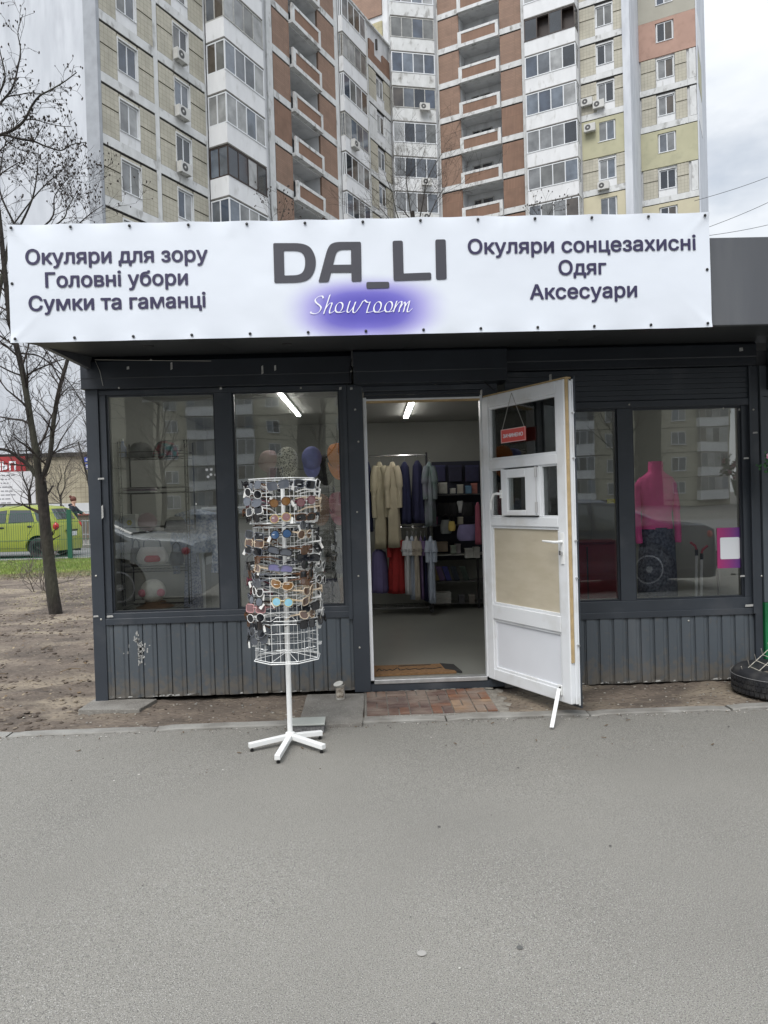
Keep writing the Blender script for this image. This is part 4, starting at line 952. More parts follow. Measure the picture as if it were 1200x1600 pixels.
for k in range(NF):
    for r_i, z, hf in [(i, z, 0) for i, z in enumerate(rows)]+([(i, z-.049, 1) for i, z in enumerate(rows)] if k in (7, 6, 1, 2, 5) else []):
        spec = front[r_i] if k == 0 else None
        if k == 0 and spec is None: continue
        if hf and rnd.random() < .22: continue
        if k in (1, 2) and r_i > 8: continue
        if k in (1,) and rnd.random() < .15: continue
        if k in (3, 4, 5) and (r_i > 7 or rnd.random() < .3): continue
        if k in (6, 7) and r_i > 9: continue
        if spec is None:
            pal = {7: (('grey', 'smoke'), ('black', 'dark'), ('black', 'smoke'), ('tortoise', 'brown'), ('grey', 'dark'), ('beige', 'brown'), ('pink', 'rose'), ('white', 'dark')), 6: (('black', 'dark'), ('wine', 'brown'), ('tortoise', 'brown'), ('grey', 'smoke')), 1: (('beige', 'brown'), ('black', 'dark'), ('black', 'dark'), ('wine', 'rose'), ('tortoise', 'dark'), ('tortoise', 'brown'), ('grey', 'dark')), 2: (('black', 'dark'), ('beige', 'brown'), ('white', 'dark'))}.get(k, (('black', 'dark'), ('tortoise', 'brown'), ('grey', 'smoke')))
            f, l = rnd.choice(pal); st = rnd.choice(('round', 'cat', 'square', 'square', 'shield'))
        else: st, f, l = spec
        d, t = face(k); me_f, me_l, me_t, me_t2 = ewmesh(st, f, l)
        rw = ordn[r_i] if not hf else 'under '+ordn[r_i]
        p = RC+d*(ap+.030+rnd.uniform(-.006, .012)+(.018*rnd.random() if k in (5, 6, 7) else 0))+t*rnd.uniform(-.008, .008)+Vector((0, 0, z+rnd.uniform(-.006, .006)))
        nm = {'round': 'round', 'cat': 'winged', 'shield': 'wrap-around', 'square': 'square'}[st]
        e_ = thing('sunglasses', '%s sunglasses with %s %s lenses, %s row, %s of rack' % (f, l if l != 'sky' else 'pale blue', nm, rw, side_n[k]), 'sunglasses', p, group='sunglasses on the revolving rack')
        e_.rotation_euler = (rnd.uniform(-.2, .2), rnd.uniform(-.22, .22), math.atan2(d.y, d.x)+math.pi/2+rnd.uniform(-.45, .45)*(k != 0))
        s_ = 1.1; e_.scale = (s_, s_, s_)
        inst(me_f, 'frame', e_); inst(me_l, 'lens', e_); inst(me_t, 'temple', e_); inst(me_t2, 'temple', e_)
        if rnd.random() < .6: inst(tagm, 'price_tag', e_, (rnd.choice((-.058, .058)), .015, -.004), rot=(0, rnd.uniform(-.6, .6), rnd.uniform(-.8, .8)))
#PART3
# ------------------------------------------------------------------ inside the shop
def cloth(col, **k): return mat('cloth_%d' % len(bpy.data.materials), col, .85, vary=k.pop('vary', .15), vscale=k.pop('vscale', 8), bump=.15, bscale=120, **k)
def garment(label, px0, px1, py0, py1, Y, m, cat='clothes', name='garment', sleeves=0, depth=.10, shoulder=.55, flare=1.15, group=None, folds=4, hook=True, skew=0):
    a = at(px0, py0, Y); b_ = at(px1, py1, Y); cx = (a.x+b_.x)/2; w = (b_.x-a.x)/2; zt = a.z; zb = b_.z; rings = []; N = 28; sd_ = random.random()*50
    for i in range(12):
        t = i/11; z = lerp(zt, zb, t)
        k = lerp(.25, shoulder+.3, sm(t/.06)) if t < .06 else lerp(shoulder+.3, 1, sm((t-.06)/.5))*lerp(1, flare, t)/flare
        ring = []
        for j in range(N):
            q = 2*math.pi*j/N; f = 1+.20*t**.7*math.sin(q*folds+sd_+t*1.8)+.07*math.sin(q*folds*2.3+sd_)+.05*noise.noise(Vector((q*2, t*5, sd_)))
            ring.append((cx+skew*t*w+math.cos(q)*w*k*f, Y+math.sin(q)*depth*.5*lerp(.6, 1.1, t)*f, z+.004*math.sin(q*3+sd_)*(1 if i == 11 else 0)))
        rings.append(ring)
    g = thing(name, label, cat, (cx, Y, zb), group=group)
    MB().loft(rings).build('body', m, g, smooth=False).data.polygons.foreach_set('use_smooth', [True]*(11*N)+[False]*2)
    for s_ in ((-1, 1) if sleeves else ()):
        L_ = sleeves; P = [(cx+s_*w*.45, Y-.02, zt-.06), (cx+s_*w*.82, Y-.035, zt-.16), (cx+s_*w*.95, Y-.04, zt-.05-L_*.6), (cx+s_*w*.9, Y-.05, zt-.05-L_)]
        MB().tube(cat_(P), [.045]*13+[.032]*9, 10).build('sleeve', m, g, smooth=True)
    if hook:
        MB().tube([(cx, Y, zt-.01), (cx, Y, zt+.03), (cx+.012, Y, zt+.045), (cx, Y, zt+.058), (cx-.01, Y, zt+.05)], .0025, 5).build('hanger', M['chrome'], g)
    return g
def cat_(P): return cat([tuple(p) for p in P], 7)
# two-tier clothes rail
YR = 3.25
rl = thing('clothes_rail', 'dark two level clothes rail along the back wall seen through the open door', 'clothes rail', at(620, 945, YR))
z1_, z2_ = at(620, 712, YR).z, at(620, 824, YR).z; xa, xb = at(520, 712, YR).x, at(666, 712, YR).x
dk = mat('rail_dark', (.05, .05, .055), .3, metal=.6)
MB().tube([(xa, YR, z1_), (xb, YR, z1_)], .012, 8).build('top_bar', M['chrome'], rl); MB().tube([(xa, YR, z2_), (xb, YR, z2_)], .012, 8).build('lower_bar', M['chrome'], rl)
for x_ in (xa, xb):
    MB().tube([(x_, YR, ZF+.05), (x_, YR, z1_+.03)], .014, 8).build('upright', dk, rl); MB().bar((x_, YR-.22, ZF+.06), (x_, YR+.22, ZF+.06), .03).build('foot', dk, rl)
mb = MB()
for i in range(18): mb.tube([(lerp(xa, xb, i/17), YR-.18, ZF+.10), (lerp(xa, xb, i/17), YR+.18, ZF+.10)], .003, 4)
for j in range(4): mb.tube([(xa, YR-.18+j*.12, ZF+.10), (xb, YR-.18+j*.12, ZF+.10)], .004, 4)
mb.build('bottom_grid', dk, rl)
cream = cloth((.42, .38, .27)); navy = cloth((.015, .018, .06)); red = cloth((.32, .02, .02)); lil = cloth((.14, .12, .26)); wht = cloth((.55, .56, .58)); pal = cloth((.38, .43, .52)); bei = cloth((.38, .34, .28)); grn = cloth((.09, .13, .12), col2=(.16, .16, .2)); purp = cloth((.16, .11, .22))
gr_ = 'clothes hanging in the doorway'
garment('long cream coat hanging leftmost on the top rail inside the door', 582, 607, 722, 857, YR-.05, cream, 'coat', 'coat', .62, .14, group=gr_)
garment('long cream coat hanging beside the navy dress inside the door', 603, 627, 722, 855, YR-.12, cloth((.45, .40, .29)), 'coat', 'coat', .5, .14, group=gr_)
garment('dark garment hanging at the left end of the top rail', 571, 583, 722, 830, YR, navy, depth=.2, group=gr_)
garment('navy blue dress hanging on the top rail right of the cream coats', 623, 643, 722, 818, YR, navy, 'dress', 'dress', 0, .2, group=gr_)
garment('navy blue dress hanging nearest the right end of the top rail', 642, 664, 720, 817, YR-.03, cloth((.013, .014, .05)), 'dress', 'dress', 0, .2, group=gr_)
garment('grey green checked shirt hanging off the right end of the rail', 662, 681, 722, 822, YR-.1, grn, 'shirt', 'shirt', .4, .16, group=gr_)
garment('lilac blue pleated skirt under the cream coats on the lower rail', 578, 607, 858, 925, YR-.02, lil, 'skirt', 'skirt', 0, .2, folds=11, group=gr_)
garment('bright red dress on the lower rail below the cream coats', 607, 634, 838, 926, YR-.05, red, 'dress', 'dress', .2, .2, skew=-.15, group=gr_)
garment('white t-shirt hanging directly right of the red dress', 631, 643, 838, 928, YR-.1, wht, 'shirt', 'shirt', .18, .2, group=gr_)
garment('blue and white t-shirt second right of the red dress', 638, 651, 838, 935, YR-.05, pal, 'shirt', 'shirt', .18, .2, group=gr_)
garment('beige t-shirt in the middle of the lower rail', 645, 657, 838, 936, YR-.1, bei, 'shirt', 'shirt', .18, .2, group=gr_)
garment('purple t-shirt on the lower rail between beige and navy ones', 654, 663, 838, 935, YR-.06, purp, 'shirt', 'shirt', .18, .2, group=gr_)
garment('dark navy t-shirt on the lower rail beside the pale blue shirt', 660, 670, 838, 938, YR, navy, 'shirt', 'shirt', .18, .2, group=gr_)
garment('pale blue shirt at the right end of the lower rail', 667, 681, 838, 941, YR-.12, pal, 'shirt', 'shirt', .26, .2, group=gr_)
# wall shelving with goods
YS = 3.55
sh = thing('wall_shelf', 'dark shelving with pegboard on the back wall right of the clothes rail', 'shelving', at(712, 945, YS))
pA, pB = at(674, 722, YS+.28), at(752, 722, YS+.28)
MB().box(pA.x, pB.x+.35, YS+.27, YS+.29, at(700, 875, YS+.28).z, pA.z).build('pegboard', mat('pegboard_dark', (.02, .022, .04), .6), sh)
for py in (772, 820, 866, 908, 942):
    z_ = at(712, py, YS).z; MB().box(at(676, py, YS).x, at(752, py, YS).x+.3, YS-.02, YS+.26, z_-.012, z_).build('shelf', mat('shelf_board_%d' % py, (.5, .5, .48) if py == 866 else (.09, .09, .09), .5), sh)
for px in (675, 747): 
    q = at(px, 900, YS-.03); MB().box(q.x-.012, q.x+.012, YS-.045, YS-.021, ZF, at(px, 860, YS).z).build('upright', dk, sh)
rnd = random.Random(12)
def bx_(name, label, cat_n, px0, px1, py0, py1, Y, col, d=.1, group='small goods on the wall shelving', tilt=0):
    a = at(px0, py0, Y); b_ = at(px1, py1, Y); c = Vector(((a.x+b_.x)/2, Y, b_.z)); g = thing(name, label, cat_n, c, group=group)
    w, h = (b_.x-a.x)/2, a.z-b_.z; m_ = mat('box_%d' % len(bpy.data.materials), col, .5, vary=.2, vscale=20)
    def tl(mb): 
        for v in mb.v: v.x += (v.z-b_.z)*tilt
        return mb
    tl(MB().box(a.x, b_.x, Y, Y+d, b_.z+.001, a.z-h*.12)).build('box', m_, g, bevel=.003)
    tl(MB().box(a.x-.002, b_.x+.002, Y-.002, Y+d+.002, a.z-h*.119, a.z)).build('lid', mat('lid_%d' % len(bpy.data.materials), tuple(min(1, c_*1.3) for c_ in col), .5), g, bevel=.003)
    return g
bx_('gift_box', 'pale box standing upright on the second shelf by the navy board', 'box', 686, 699, 754, 771, YS, (.4, .4, .36))
bx_('gift_box', 'small grey box left of the pale upright box', 'box', 677, 685, 757, 771, YS, (.25, .25, .24)); bx_('gift_box', 'small white box on the second shelf, right of the upright box', 'box', 704, 712, 763, 771, YS, (.5, .5, .46))
bx_('gift_box', 'brown jewellery tray box on the white shelf', 'box', 679, 700, 847, 862, YS, (.30, .24, .18)); bx_('gift_box', 'stacked white box at the right end of the white shelf', 'box', 727, 740, 857, 872, YS-.08, (.6, .6, .57)); bx_('gift_box', 'white box half hidden by the door on the shelf', 'box', 740, 750, 855, 872, YS-.09, (.5, .5, .48))
bx_('shoe_box', 'white shoe box on the bottom shelf, upper of two', 'box', 678, 705, 927, 934, YS-.05, (.55, .55, .52), .2); bx_('shoe_box', 'white shoe box on the bottom shelf, lower of two', 'box', 678, 705, 935, 943, YS-.05, (.5, .5, .47), .2)
for i, (px, c, lb) in enumerate(((682, (.28, .2, .08), 'ochre'), (691, (.14, .08, .2), 'purple'), (701, (.05, .05, .25), 'blue'), (714, (.02, .03, .05), 'black'), (729, (.03, .05, .04), 'dark green'))):
    bx_('wallet_box', '%s wallet leaning on the shelf above the shoe boxes' % lb, 'wallet', px-4, px+5, 885, 907, YS, c, .02, tilt=-.3)
for i, (px, c, lb) in enumerate(((686, (.03, .03, .09), 'navy picture panel left on the pegboard'), (712, (.02, .02, .05), 'dark picture panel middle of the pegboard'), (738, (.03, .03, .08), 'navy picture panel right on the pegboard'))):
    bx_('packaging', lb, 'package', px-11, px+10, 727, 752, YS+.2, c, .03)
def bag(label, px, py, w, h, Y, col, group='handbags and caps inside the shop', handle_=True):
    c = at(px, py, Y); g = thing('handbag', label, 'bag', (c.x, Y, c.z-h/2), group=group)
    rings = []
    for i in range(7):
        t = i/6; z = c.z-h/2+h*t; k = [.80, .97, 1, .98, .92, .84, .72][i]; rings.append([(c.x+math.copysign(abs(math.cos(q))**.6, math.cos(q))*w/2*k, Y+math.sin(q)*.05*k, z) for q in [2*math.pi*j/20 for j in range(20)]])
    MB().loft(rings).build('bag_body', cloth(col, vscale=15), g, smooth=True)
    if handle_: MB().tube([(c.x-w*.28, Y, c.z+h*.42), (c.x-w*.25, Y, c.z+h*.42+.06), (c.x, Y, c.z+h*.42+.09), (c.x+w*.25, Y, c.z+h*.42+.06), (c.x+w*.28, Y, c.z+h*.42)], .006, 6).build('handle', M['black'], g)
    return g
for px, lb in ((693, 'left of three'), (706, 'middle of three'), (731, 'right of three')): bag('round black bag, %s in the row under the pegboard' % lb, px, 796, .17, .17, YS-.05, (.012, .012, .014), handle_=False)
bag('white bag hanging between the black bags', 719, 792, .10, .15, YS-.02, (.35, .36, .36), handle_=False)
bag('silver patterned bag beside the gold one', 697, 823, .15, .17, YS-.12, (.3, .32, .32)); bag('shiny gold bag inside the shop', 706, 822, .09, .12, YS-.2, (.55, .42, .12)); bag('lilac bag hanging on the shelving near the door', 730, 832, .26, .20, YS-.2, (.22, .20, .36), handle_=False)
rnd = random.Random(41)
for i, (px, py0, py1, c, lb) in enumerate(((680, 808, 819, (.3, .1, .2), 'small pink carton left on the middle shelf'), (720, 757, 771, (.35, .33, .28), 'cream carton on the second shelf beside the upright'), (733, 759, 771, (.1, .2, .3), 'blue carton on the second shelf near the door'), (742, 755, 771, (.4, .15, .12), 'red carton on the second shelf nearest the door'), (720, 808, 819, (.4, .38, .3), 'beige carton right on the middle shelf'), (709, 852, 865, (.25, .3, .25), 'green tinted carton on the white shelf'), (716, 850, 865, (.45, .4, .42), 'pale pink carton on the white shelf'), (738, 930, 943, (.2, .18, .16), 'brown carton on the bottom shelf right'), (722, 930, 943, (.08, .08, .09), 'black carton on the bottom shelf'))):
    bx_('carton', lb, 'box', px-5, px+4, py0, py1, YS-.03*(i % 3), c, .08)
garment('dark pink scarf hanging beside the door edge', 741, 753, 785, 850, YS-.3, cloth((.28, .07, .11)), 'scarf', 'scarf', hook=False)

# --- left window display: black wire shelf
YW = .38
ws = thing('wire_shelf', 'black wire display shelf behind the leftmost window', 'shelving', at(240, 955, YW))
bw = M['black']
xs_ = (at(189, 850, YW).x, at(293, 850, YW).x)
for x_ in xs_:
    for y_ in (YW, YW+.3): MB().tube([(x_, y_, .70), (x_, y_, at(190, 690, YW).z)], .007, 6).build('upright', bw, ws)
mb = MB()
for x_ in xs_:
    for q in (.012, ): mb.tube([(x_+.02, YW, .70), (x_+.02, YW, at(190, 690, YW).z)], .004, 5)
    for i in range(24): z_ = lerp(.72, at(190, 690, YW).z, i/23); mb.tube([(x_, YW, z_), (x_+.02, YW, z_)], .002, 4)
mb.build('ladder_wires', bw, ws, kind='stuff')
sz = [at(240, py, YW).z for py in (714, 770, 832, 893, 951)]
for z_ in sz:
    mb = MB()
    for i in range(16): x_ = lerp(xs_[0], xs_[1], i/15); mb.tube([(x_, YW, z_), (x_, YW+.3, z_)], .002, 4)
    for y_ in (YW, YW+.3):
        for dz in (0, .045): mb.tube([(xs_[0], y_, z_+dz), (xs_[1], y_, z_+dz)], .0035, 5)
    for x_ in xs_: mb.tube([(x_, YW, z_+.045), (x_, YW+.3, z_+.045)], .0035, 5)
    mb.build('wire_shelf_board', bw, ws)
def on(px, zi): p = at(px, 800, YW+.1); return Vector((p.x, YW+.1, sz[zi]))
g = thing('bottle', 'pale blue bottle on the top wire shelf', 'bottle', on(195, 0)); MB().lathe([(.028, .004), (.03, .02), (.03, .09), (.012, .12), (.011, .145)], 16, c=on(195, 0)).build('bottle_body', mat('blue_plastic', (.28, .36, .6), .3), g, smooth=True); MB().lathe([(.013, .146), (.013, .165)], 12, c=on(195, 0)).build('cap', M['white_pvc'], g)
def panelcap(name, label, c, col, brimcol=None, m=None, s=1.0, yaw=0, pitch=0, group='caps on the display', roll=0):
    m = m or cloth(col, vscale=12); T = Matrix.Translation(c) @ Matrix.Rotation(yaw, 4, 'Z') @ Matrix.Rotation(pitch, 4, 'X') @ Matrix.Rotation(roll, 4, 'Y') @ Matrix.Scale(s, 4)
    g = thing(name, label, 'cap', c, group=group)
    mb = MB(); rings = []      # crown: dome along +z, front towards -y
    for i in range(9):
        t = i/8; r = .088*math.cos(t*math.pi/2*.985)**.62; z = .105*math.sin(t*math.pi/2); rings.append([(r*math.cos(q)*.95, r*math.sin(q)*1.1, z) for q in [2*math.pi*j/24 for j in range(24)]])
    mb.loft(rings); mb.v = [T @ p for p in mb.v]; mb.build('crown', m, g, smooth=True)
    mb = MB(); vs = []; n_ = 13
    for j in range(4):
        for i in range(n_):
            a = R(lerp(-158, -22, i/(n_-1))); r0 = .085; e = j/3*.075*math.sin(math.pi*i/(n_-1))**.45
            x = r0*math.cos(a)*.95; y = r0*math.sin(a)*1.1-e; vs.append((x, y, .002-.35*(abs(x)/.085)**2*.06-e*.12))
    fs = [(j*n_+i, j*n_+i+1, (j+1)*n_+i+1, (j+1)*n_+i) for j in range(3) for i in range(n_-1)]
    k = len(vs); vs += [(x, y, z-.004) for x, y, z in vs]; fs += [tuple(q+k for q in reversed(f)) for f in fs]
    mb.add([T @ Vector(p) for p in vs], fs); mb.build('brim', m, g, smooth=True)
    mb = MB().ico(T @ Vector((0, 0, .107)), .006*s); mb.build('button', m, g); return g
pat = cloth((.04, .20, .19), col2=(.35, .06, .08), vscale=14)
panelcap('cap', 'teal and red patterned cap on the top wire shelf', on(262, 0)+Vector((0, 0, .01)), None, m=pat, s=1.2, yaw=.5, group='caps on the display')
panelcap('cap', 'grey cap lying behind the teal one on the top wire shelf', on(222, 0)+Vector((0, .02, .01)), (.25, .25, .24), s=1.15, yaw=-.3)
for i, c in enumerate(((.6, .6, .58), (.25, .2, .25), (.55, .5, .5))):
    o = on(217, 1)+Vector((0, 0, .005+.016*i)); solo('folded_scarf', MB().box(o.x-.11, o.x+.12, o.y-.06, o.y+.14, o.z, o.z+.014), cloth(c), ('%s folded cloth, %s of the flat pile on the second wire shelf' % (('white', 'dark', 'pale pink')[i], ('bottom', 'middle', 'top')[i])), 'cloth', bevel=.006)
g = thing('flower_box', 'white gift box with yellow flower print beside the checked round fan', 'box', on(204, 2)); o = on(204, 2)
MB().box(o.x-.052, o.x+.052, o.y-.04, o.y+.05, o.z+.004, o.z+.155).build('box', mat('box_white', (.6, .6, .55), .5), g, bevel=.003)
mb = MB()
for k in range(6): a = k*1.047; mb.lathe([(.010, 0), (.010, .001)], 8, c=(o.x+.014*math.cos(a), o.y-.0425, o.z+.085+.014*math.sin(a)), axis='y')
mb.build('flower_print', mat('print_yellow', (.6, .5, .08), .5), g, kind='stuff')
g = thing('hand_fan', 'round pink and white checked fan on the third wire shelf', 'fan', on(233, 2)); o = on(233, 2)
ck = mat('checked_pink', (.6, .5, .5), .6); n_ = ck.node_tree; chx = n_.nodes.new('ShaderNodeTexChecker'); chx.inputs['Scale'].default_value = 90; chx.inputs[1].default_value = (.6, .52, .5, 1); chx.inputs[2].default_value = (.25, .12, .14, 1); ge_ = n_.nodes.new('ShaderNodeNewGeometry'); n_.links.new(ge_.outputs['Position'], chx.inputs[0]); n_.links.new(chx.outputs[0], n_.nodes['Principled BSDF'].inputs['Base Color'])
MB().lathe([(.07, -.01), (.078, -.004), (.078, .004), (.07, .010)], 30, c=(o.x, o.y-.06, o.z+.085), axis='y').build('disc', ck, g); MB().box(o.x-.012, o.x+.012, o.y-.066, o.y-.054, o.z+.002, o.z+.012).build('base', M['white_pvc'], g)
panelcap('cap', 'black cap on the third wire shelf', on(272, 2)+Vector((0, .03, .01)), (.015, .015, .018), s=1.1)
bag('white and red glossy handbag on the fourth wire shelf', 238, 868, .26, .14, YW+.08, (.8, .76, .72), group='handbags in the left window'); bag('red leather purse in front of the white handbag', 238, 873, .13, .05, YW+.0, (.5, .04, .05), handle_=False, group='handbags in the left window')
bag('dark handbag at the right end of the fourth wire shelf', 276, 872, .12, .11, YW+.1, (.03, .03, .03), group='handbags in the left window'); bag('brown round handbag left of the white one', 213, 870, .10, .15, YW+.16, (.08, .06, .05), group='handbags in the left window')
g = thing('plush_cushion', 'cream plush cushion with two pink tufts on the bottom wire shelf', 'cushion', on(238, 4)+Vector((0, -.05, .04))); o = on(238, 4)+Vector((0, -.05, .04))
MB().ball(o+Vector((0, 0, .10)), .105, sc=(1, .7, .95)).build('cushion_body', cloth((.85, .82, .74), vscale=30), g, smooth=True)
for s_ in (-1, 1): MB().ball(o+Vector((s_*.075, -.05, .09)), .036, sc=(1, .7, .9), nu=10, nv=6).build('tuft', cloth((.8, .3, .36)), g, smooth=True)
g = thing('sun_hat', 'brown straw hat under the cream cushion', 'hat', on(240, 4)); o = on(240, 4)
MB().lathe([(.15, .004), (.155, .01), (.09, .03), (.085, .05), (.0, .055)], 28, c=o+Vector((0, -.04, 0)), cap=False).build('hat_body', cloth((.2, .12, .07)), g, smooth=True)
# patterned jackets behind the first window
garment('blue grey patterned jacket hanging behind the leftmost window', 272, 340, 797, 862, .75, cloth((.16, .21, .33), col2=(.55, .58, .65), vscale=40), 'jacket', 'jacket', .5, .2, shoulder=.8, hook=True)
garment('long blue patterned dress under the jacket behind the leftmost window', 286, 316, 850, 951, .72, cloth((.18, .2, .3), col2=(.5, .52, .6), vscale=70), 'dress', 'dress', 0, .2, hook=False)
g = thing('shirt_rail', 'white rail running behind the left windows above the patterned jacket', 'clothes rail', at(350, 796, .75))
p0_, p1_ = at(315, 795, .75), at(395, 793, .75)
MB().tube([p0_, p1_], .012, 8).build('bar', M['white_metal'], g)
for p in (p0_, p1_): MB().tube([p, (p.x, p.y, ZF)], .012, 8).build('upright', M['white_metal'], g)
# dot stickers and faint lettering on the panes
for px, py, lb_ in ((323, 734, 'upper left'), (330, 733.5, 'upper right'), (337, 742, 'far right'), (329.5, 741.5, 'middle'), (325, 745, 'lowest')):
    p = at(px, py, .028); solo('dot_sticker', MB().lathe([(.0105, 0), (.0105, .001)], 16, c=(p.x, .0285, p.z), axis='y'), mat('sticker_white', (.85, .85, .85), .5) if 'sticker_white' not in bpy.data.materials else bpy.data.materials['sticker_white'], 'small white dot sticker on the leftmost window, %s of the cluster of five' % lb_, 'sticker', group='cluster of white dot stickers')
tg = thing('glass_lettering', 'faint reversed white lettering on the second window left of the sunglasses rack', 'lettering', at(378, 772, .028))
me = text_mesh('Clamı', 1, .0); xs = [v.co.x for v in me.vertices]; pA, pB = at(366, 773, .028), at(385, 773, .028); sx = (pB.x-pA.x)/(max(xs)-min(xs))
for v in me.vertices: v.co = Vector((pB.x-(v.co.x-min(xs))*sx, .0285-.0008*v.co.z, pA.z+v.co.y*.04))-org(tg)
me.materials.clear(); me.materials.append(mat('faint_vinyl', (.55, .57, .58), .5)); o = bpy.data.objects.new('lettering', me); COL.objects.link(o); o.parent = tg
# caps behind the second window, on a wire stand
YC = .42
cr_ = thing('cap_rack', 'thin wire cap stand behind the second window', 'cap stand', at(510, 900, YC))
for px in (424, 449, 486, 512, 536): p = at(px, 720, YC+.1); MB().tube([(p.x, YC+.1, ZF), (p.x, YC+.1, at(px, 700, YC).z)], .003, 5).build('upright', dk, cr_)
for py in (733, 800): MB().tube([at(420, py, YC+.1), at(542, py, YC+.1)], .003, 5).build('bar', dk, cr_)
lp = mat('leopard_cloth', (.75, .72, .62), .8); n_ = lp.node_tree; vo = n_.nodes.new('ShaderNodeTexVoronoi'); vo.inputs['Scale'].default_value = 75; ge_ = n_.nodes.new('ShaderNodeNewGeometry'); n_.links.new(ge_.outputs['Position'], vo.inputs['Vector']); rp = n_.nodes.new('ShaderNodeValToRGB'); rp.color_ramp.interpolation = 'CONSTANT'; rp.color_ramp.elements[0].color = (.02, .018, .015, 1); rp.color_ramp.elements[1].position = .42; rp.color_ramp.elements[1].color = (.72, .69, .58, 1); n_.links.new(vo.outputs[0], rp.inputs[0]); n_.links.new(rp.outputs[0], n_.nodes['Principled BSDF'].inputs['Base Color'])
def hcap(label, px, py, col, m=None, yaw=0, s=1.0, dy=0): 
    c = at(px, py, YC+dy); panelcap('cap', label, c, col, m=m, yaw=yaw, pitch=R(78), s=s)
hcap('dusty pink cap left of the leopard one behind the second window', 424, 722, (.62, .42, .40), yaw=-.9, s=1.0, dy=.06)
hcap('black and cream leopard print cap above the sunglasses rack', 449, 718, None, m=lp, s=1.05, dy=-.02)
hcap('lilac blue cap hanging right of the leopard cap', 487, 716, (.33, .36, .80), yaw=.1)
hcap('orange cap at the right edge of the second window', 525, 714, (.85, .25, .03), yaw=.8, s=1.15)
hcap('tan cap below the lilac one beside the sunglasses rack', 501, 790, (.50, .34, .25), yaw=.0)
hcap('pink cap under the orange cap at the right edge of the window', 527, 788, (.75, .34, .40), yaw=.7, s=1.05)
hcap('black cap between the lilac and orange caps', 508, 728, (.012, .012, .015), yaw=.3, dy=.1)
bag('dark olive tote bag low behind the second window', 522, 880, .18, .16, .35, (.035, .037, .035), group='bags low in the second window'); bag('polka dot dark blue bag at the bottom of the second window', 513, 925, .20, .22, .38, (.05, .05, .09), group='bags low in the second window'); bag('white bag beside the olive tote in the second window', 500, 872, .08, .2, .33, (.42, .44, .43), group='bags low in the second window')
bag('brown bag at the right bottom of the second window', 535, 922, .09, .2, .42, (.16, .07, .04), group='bags low in the second window'); bag('grey bag behind the wire rack low in the second window', 395, 900, .16, .22, .45, (.05, .055, .06), group='bags low in the second window')
# right window: mannequin with pink turtleneck
mq = thing('mannequin', 'headless mannequin in a pink turtleneck and dark patterned skirt in the right window', 'mannequin', at(1026, 960, .55))
YM = .5; c = at(1026, 800, YM)
def mz(py): return at(1026, py, YM).z
prof = [(721, .058, .052), (726, .062, .055), (735, .062, .055), (739, .078, .058), (743, .110, .064), (747, .138, .070), (752, .150, .076), (758, .155, .085), (775, .150, .10), (790, .135, .10), (804, .122, .09), (815, .128, .09), (826, .136, .10)]
pink = mat('pink_knit', (.85, .11, .36), .8, vary=.12, vscale=10, bump=.3, bscale=160)
rings = [[(c.x+math.cos(q)*w*(1+.02*noise.noise(Vector((q, py*.05, 3)))), YM+math.sin(q)*d, mz(py)) for q in [2*math.pi*j/32 for j in range(32)]] for py, w, d in prof]
MB().loft(rings).build('sweater', pink, mq, smooth=True)
for s_ in (-1, 1):
    P = [(c.x+s_*.100, YM, mz(750)), (c.x+s_*.142, YM+.01, mz(762)), (c.x+s_*.165, YM, mz(790)), (c.x+s_*.17, YM-.02, mz(825)), (c.x+s_*.165, YM-.03, mz(848))]
    MB().tube(cat_(P), [.045]*8+[.036]*8+[.028]*12+[.024], 12).build('sleeve', pink, mq, smooth=True)
rings = [[(c.x+math.cos(q)*w*(1+.05*math.sin(q*5)*t), YM+math.sin(q)*(.10+.02*t), z) for q in [2*math.pi*j/32 for j in range(32)]] for z, w, t in ((mz(824), .125, 0), (mz(845), .15, .4), (mz(900), .165, 1), (mz(940), .17, 1))]
MB().loft(rings).build('skirt', cloth((.04, .045, .07), col2=(.13, .14, .18), vscale=45), mq, smooth=True)
MB().tube([(c.x, YM, mz(940)), (c.x, YM, ZF)], .015, 8).build('stand_pole', M['chrome'], mq)
MB().lathe([(.15, 0), (.15, .012), (.02, .02)], 24, c=(c.x, YM, ZF)).build('stand_base', M['chrome'], mq)
# red cabinet and wire grid behind the door-side window
g = thing('red_cabinet', 'dark red low cabinet behind the window beside the open door', 'cabinet', at(930, 935, .6)); a, b_ = at(880, 848, .6), at(975, 960, .6)
MB().box(a.x, b_.x+.0, .6, .95, ZF, a.z-.02).build('body', mat('red_lacquer', (.16, .010, .018), .35), g, bevel=.004); MB().box(a.x-.01, b_.x+.01, .585, .96, a.z-.019, a.z).build('top', mat('red_top', (.10, .01, .015), .4), g, bevel=.003)
MB().box(a.x+.2, a.x+.21, .592, .599, ZF+.1, a.z-.04).build('door_gap', M['black'], g)
g = thing('wire_grid', 'narrow white wire accessory stand beside the red cabinet', 'display stand', at(900, 930, .35)); mb = MB(); a, b_ = at(893, 700, .35), at(905, 925, .35)
for i in range(4): mb.tube([(lerp(a.x, b_.x, i/3), .35, a.z), (lerp(a.x, b_.x, i/3), .35, b_.z)], .002, 4)
for i in range(40): mb.tube([(a.x, .35, lerp(a.z, b_.z, i/39)), (b_.x, .35, lerp(a.z, b_.z, i/39))], .0018, 4)
mb.build('grid', M['white_metal'], g, kind='stuff')
mb = MB(); rnd = random.Random(6)
for i in range(60): mb.ico((lerp(a.x, b_.x, rnd.random()), .34, lerp(a.z, lerp(a.z, b_.z, .55), rnd.random())), rnd.uniform(.005, .011), m=rnd.randint(0, 1))
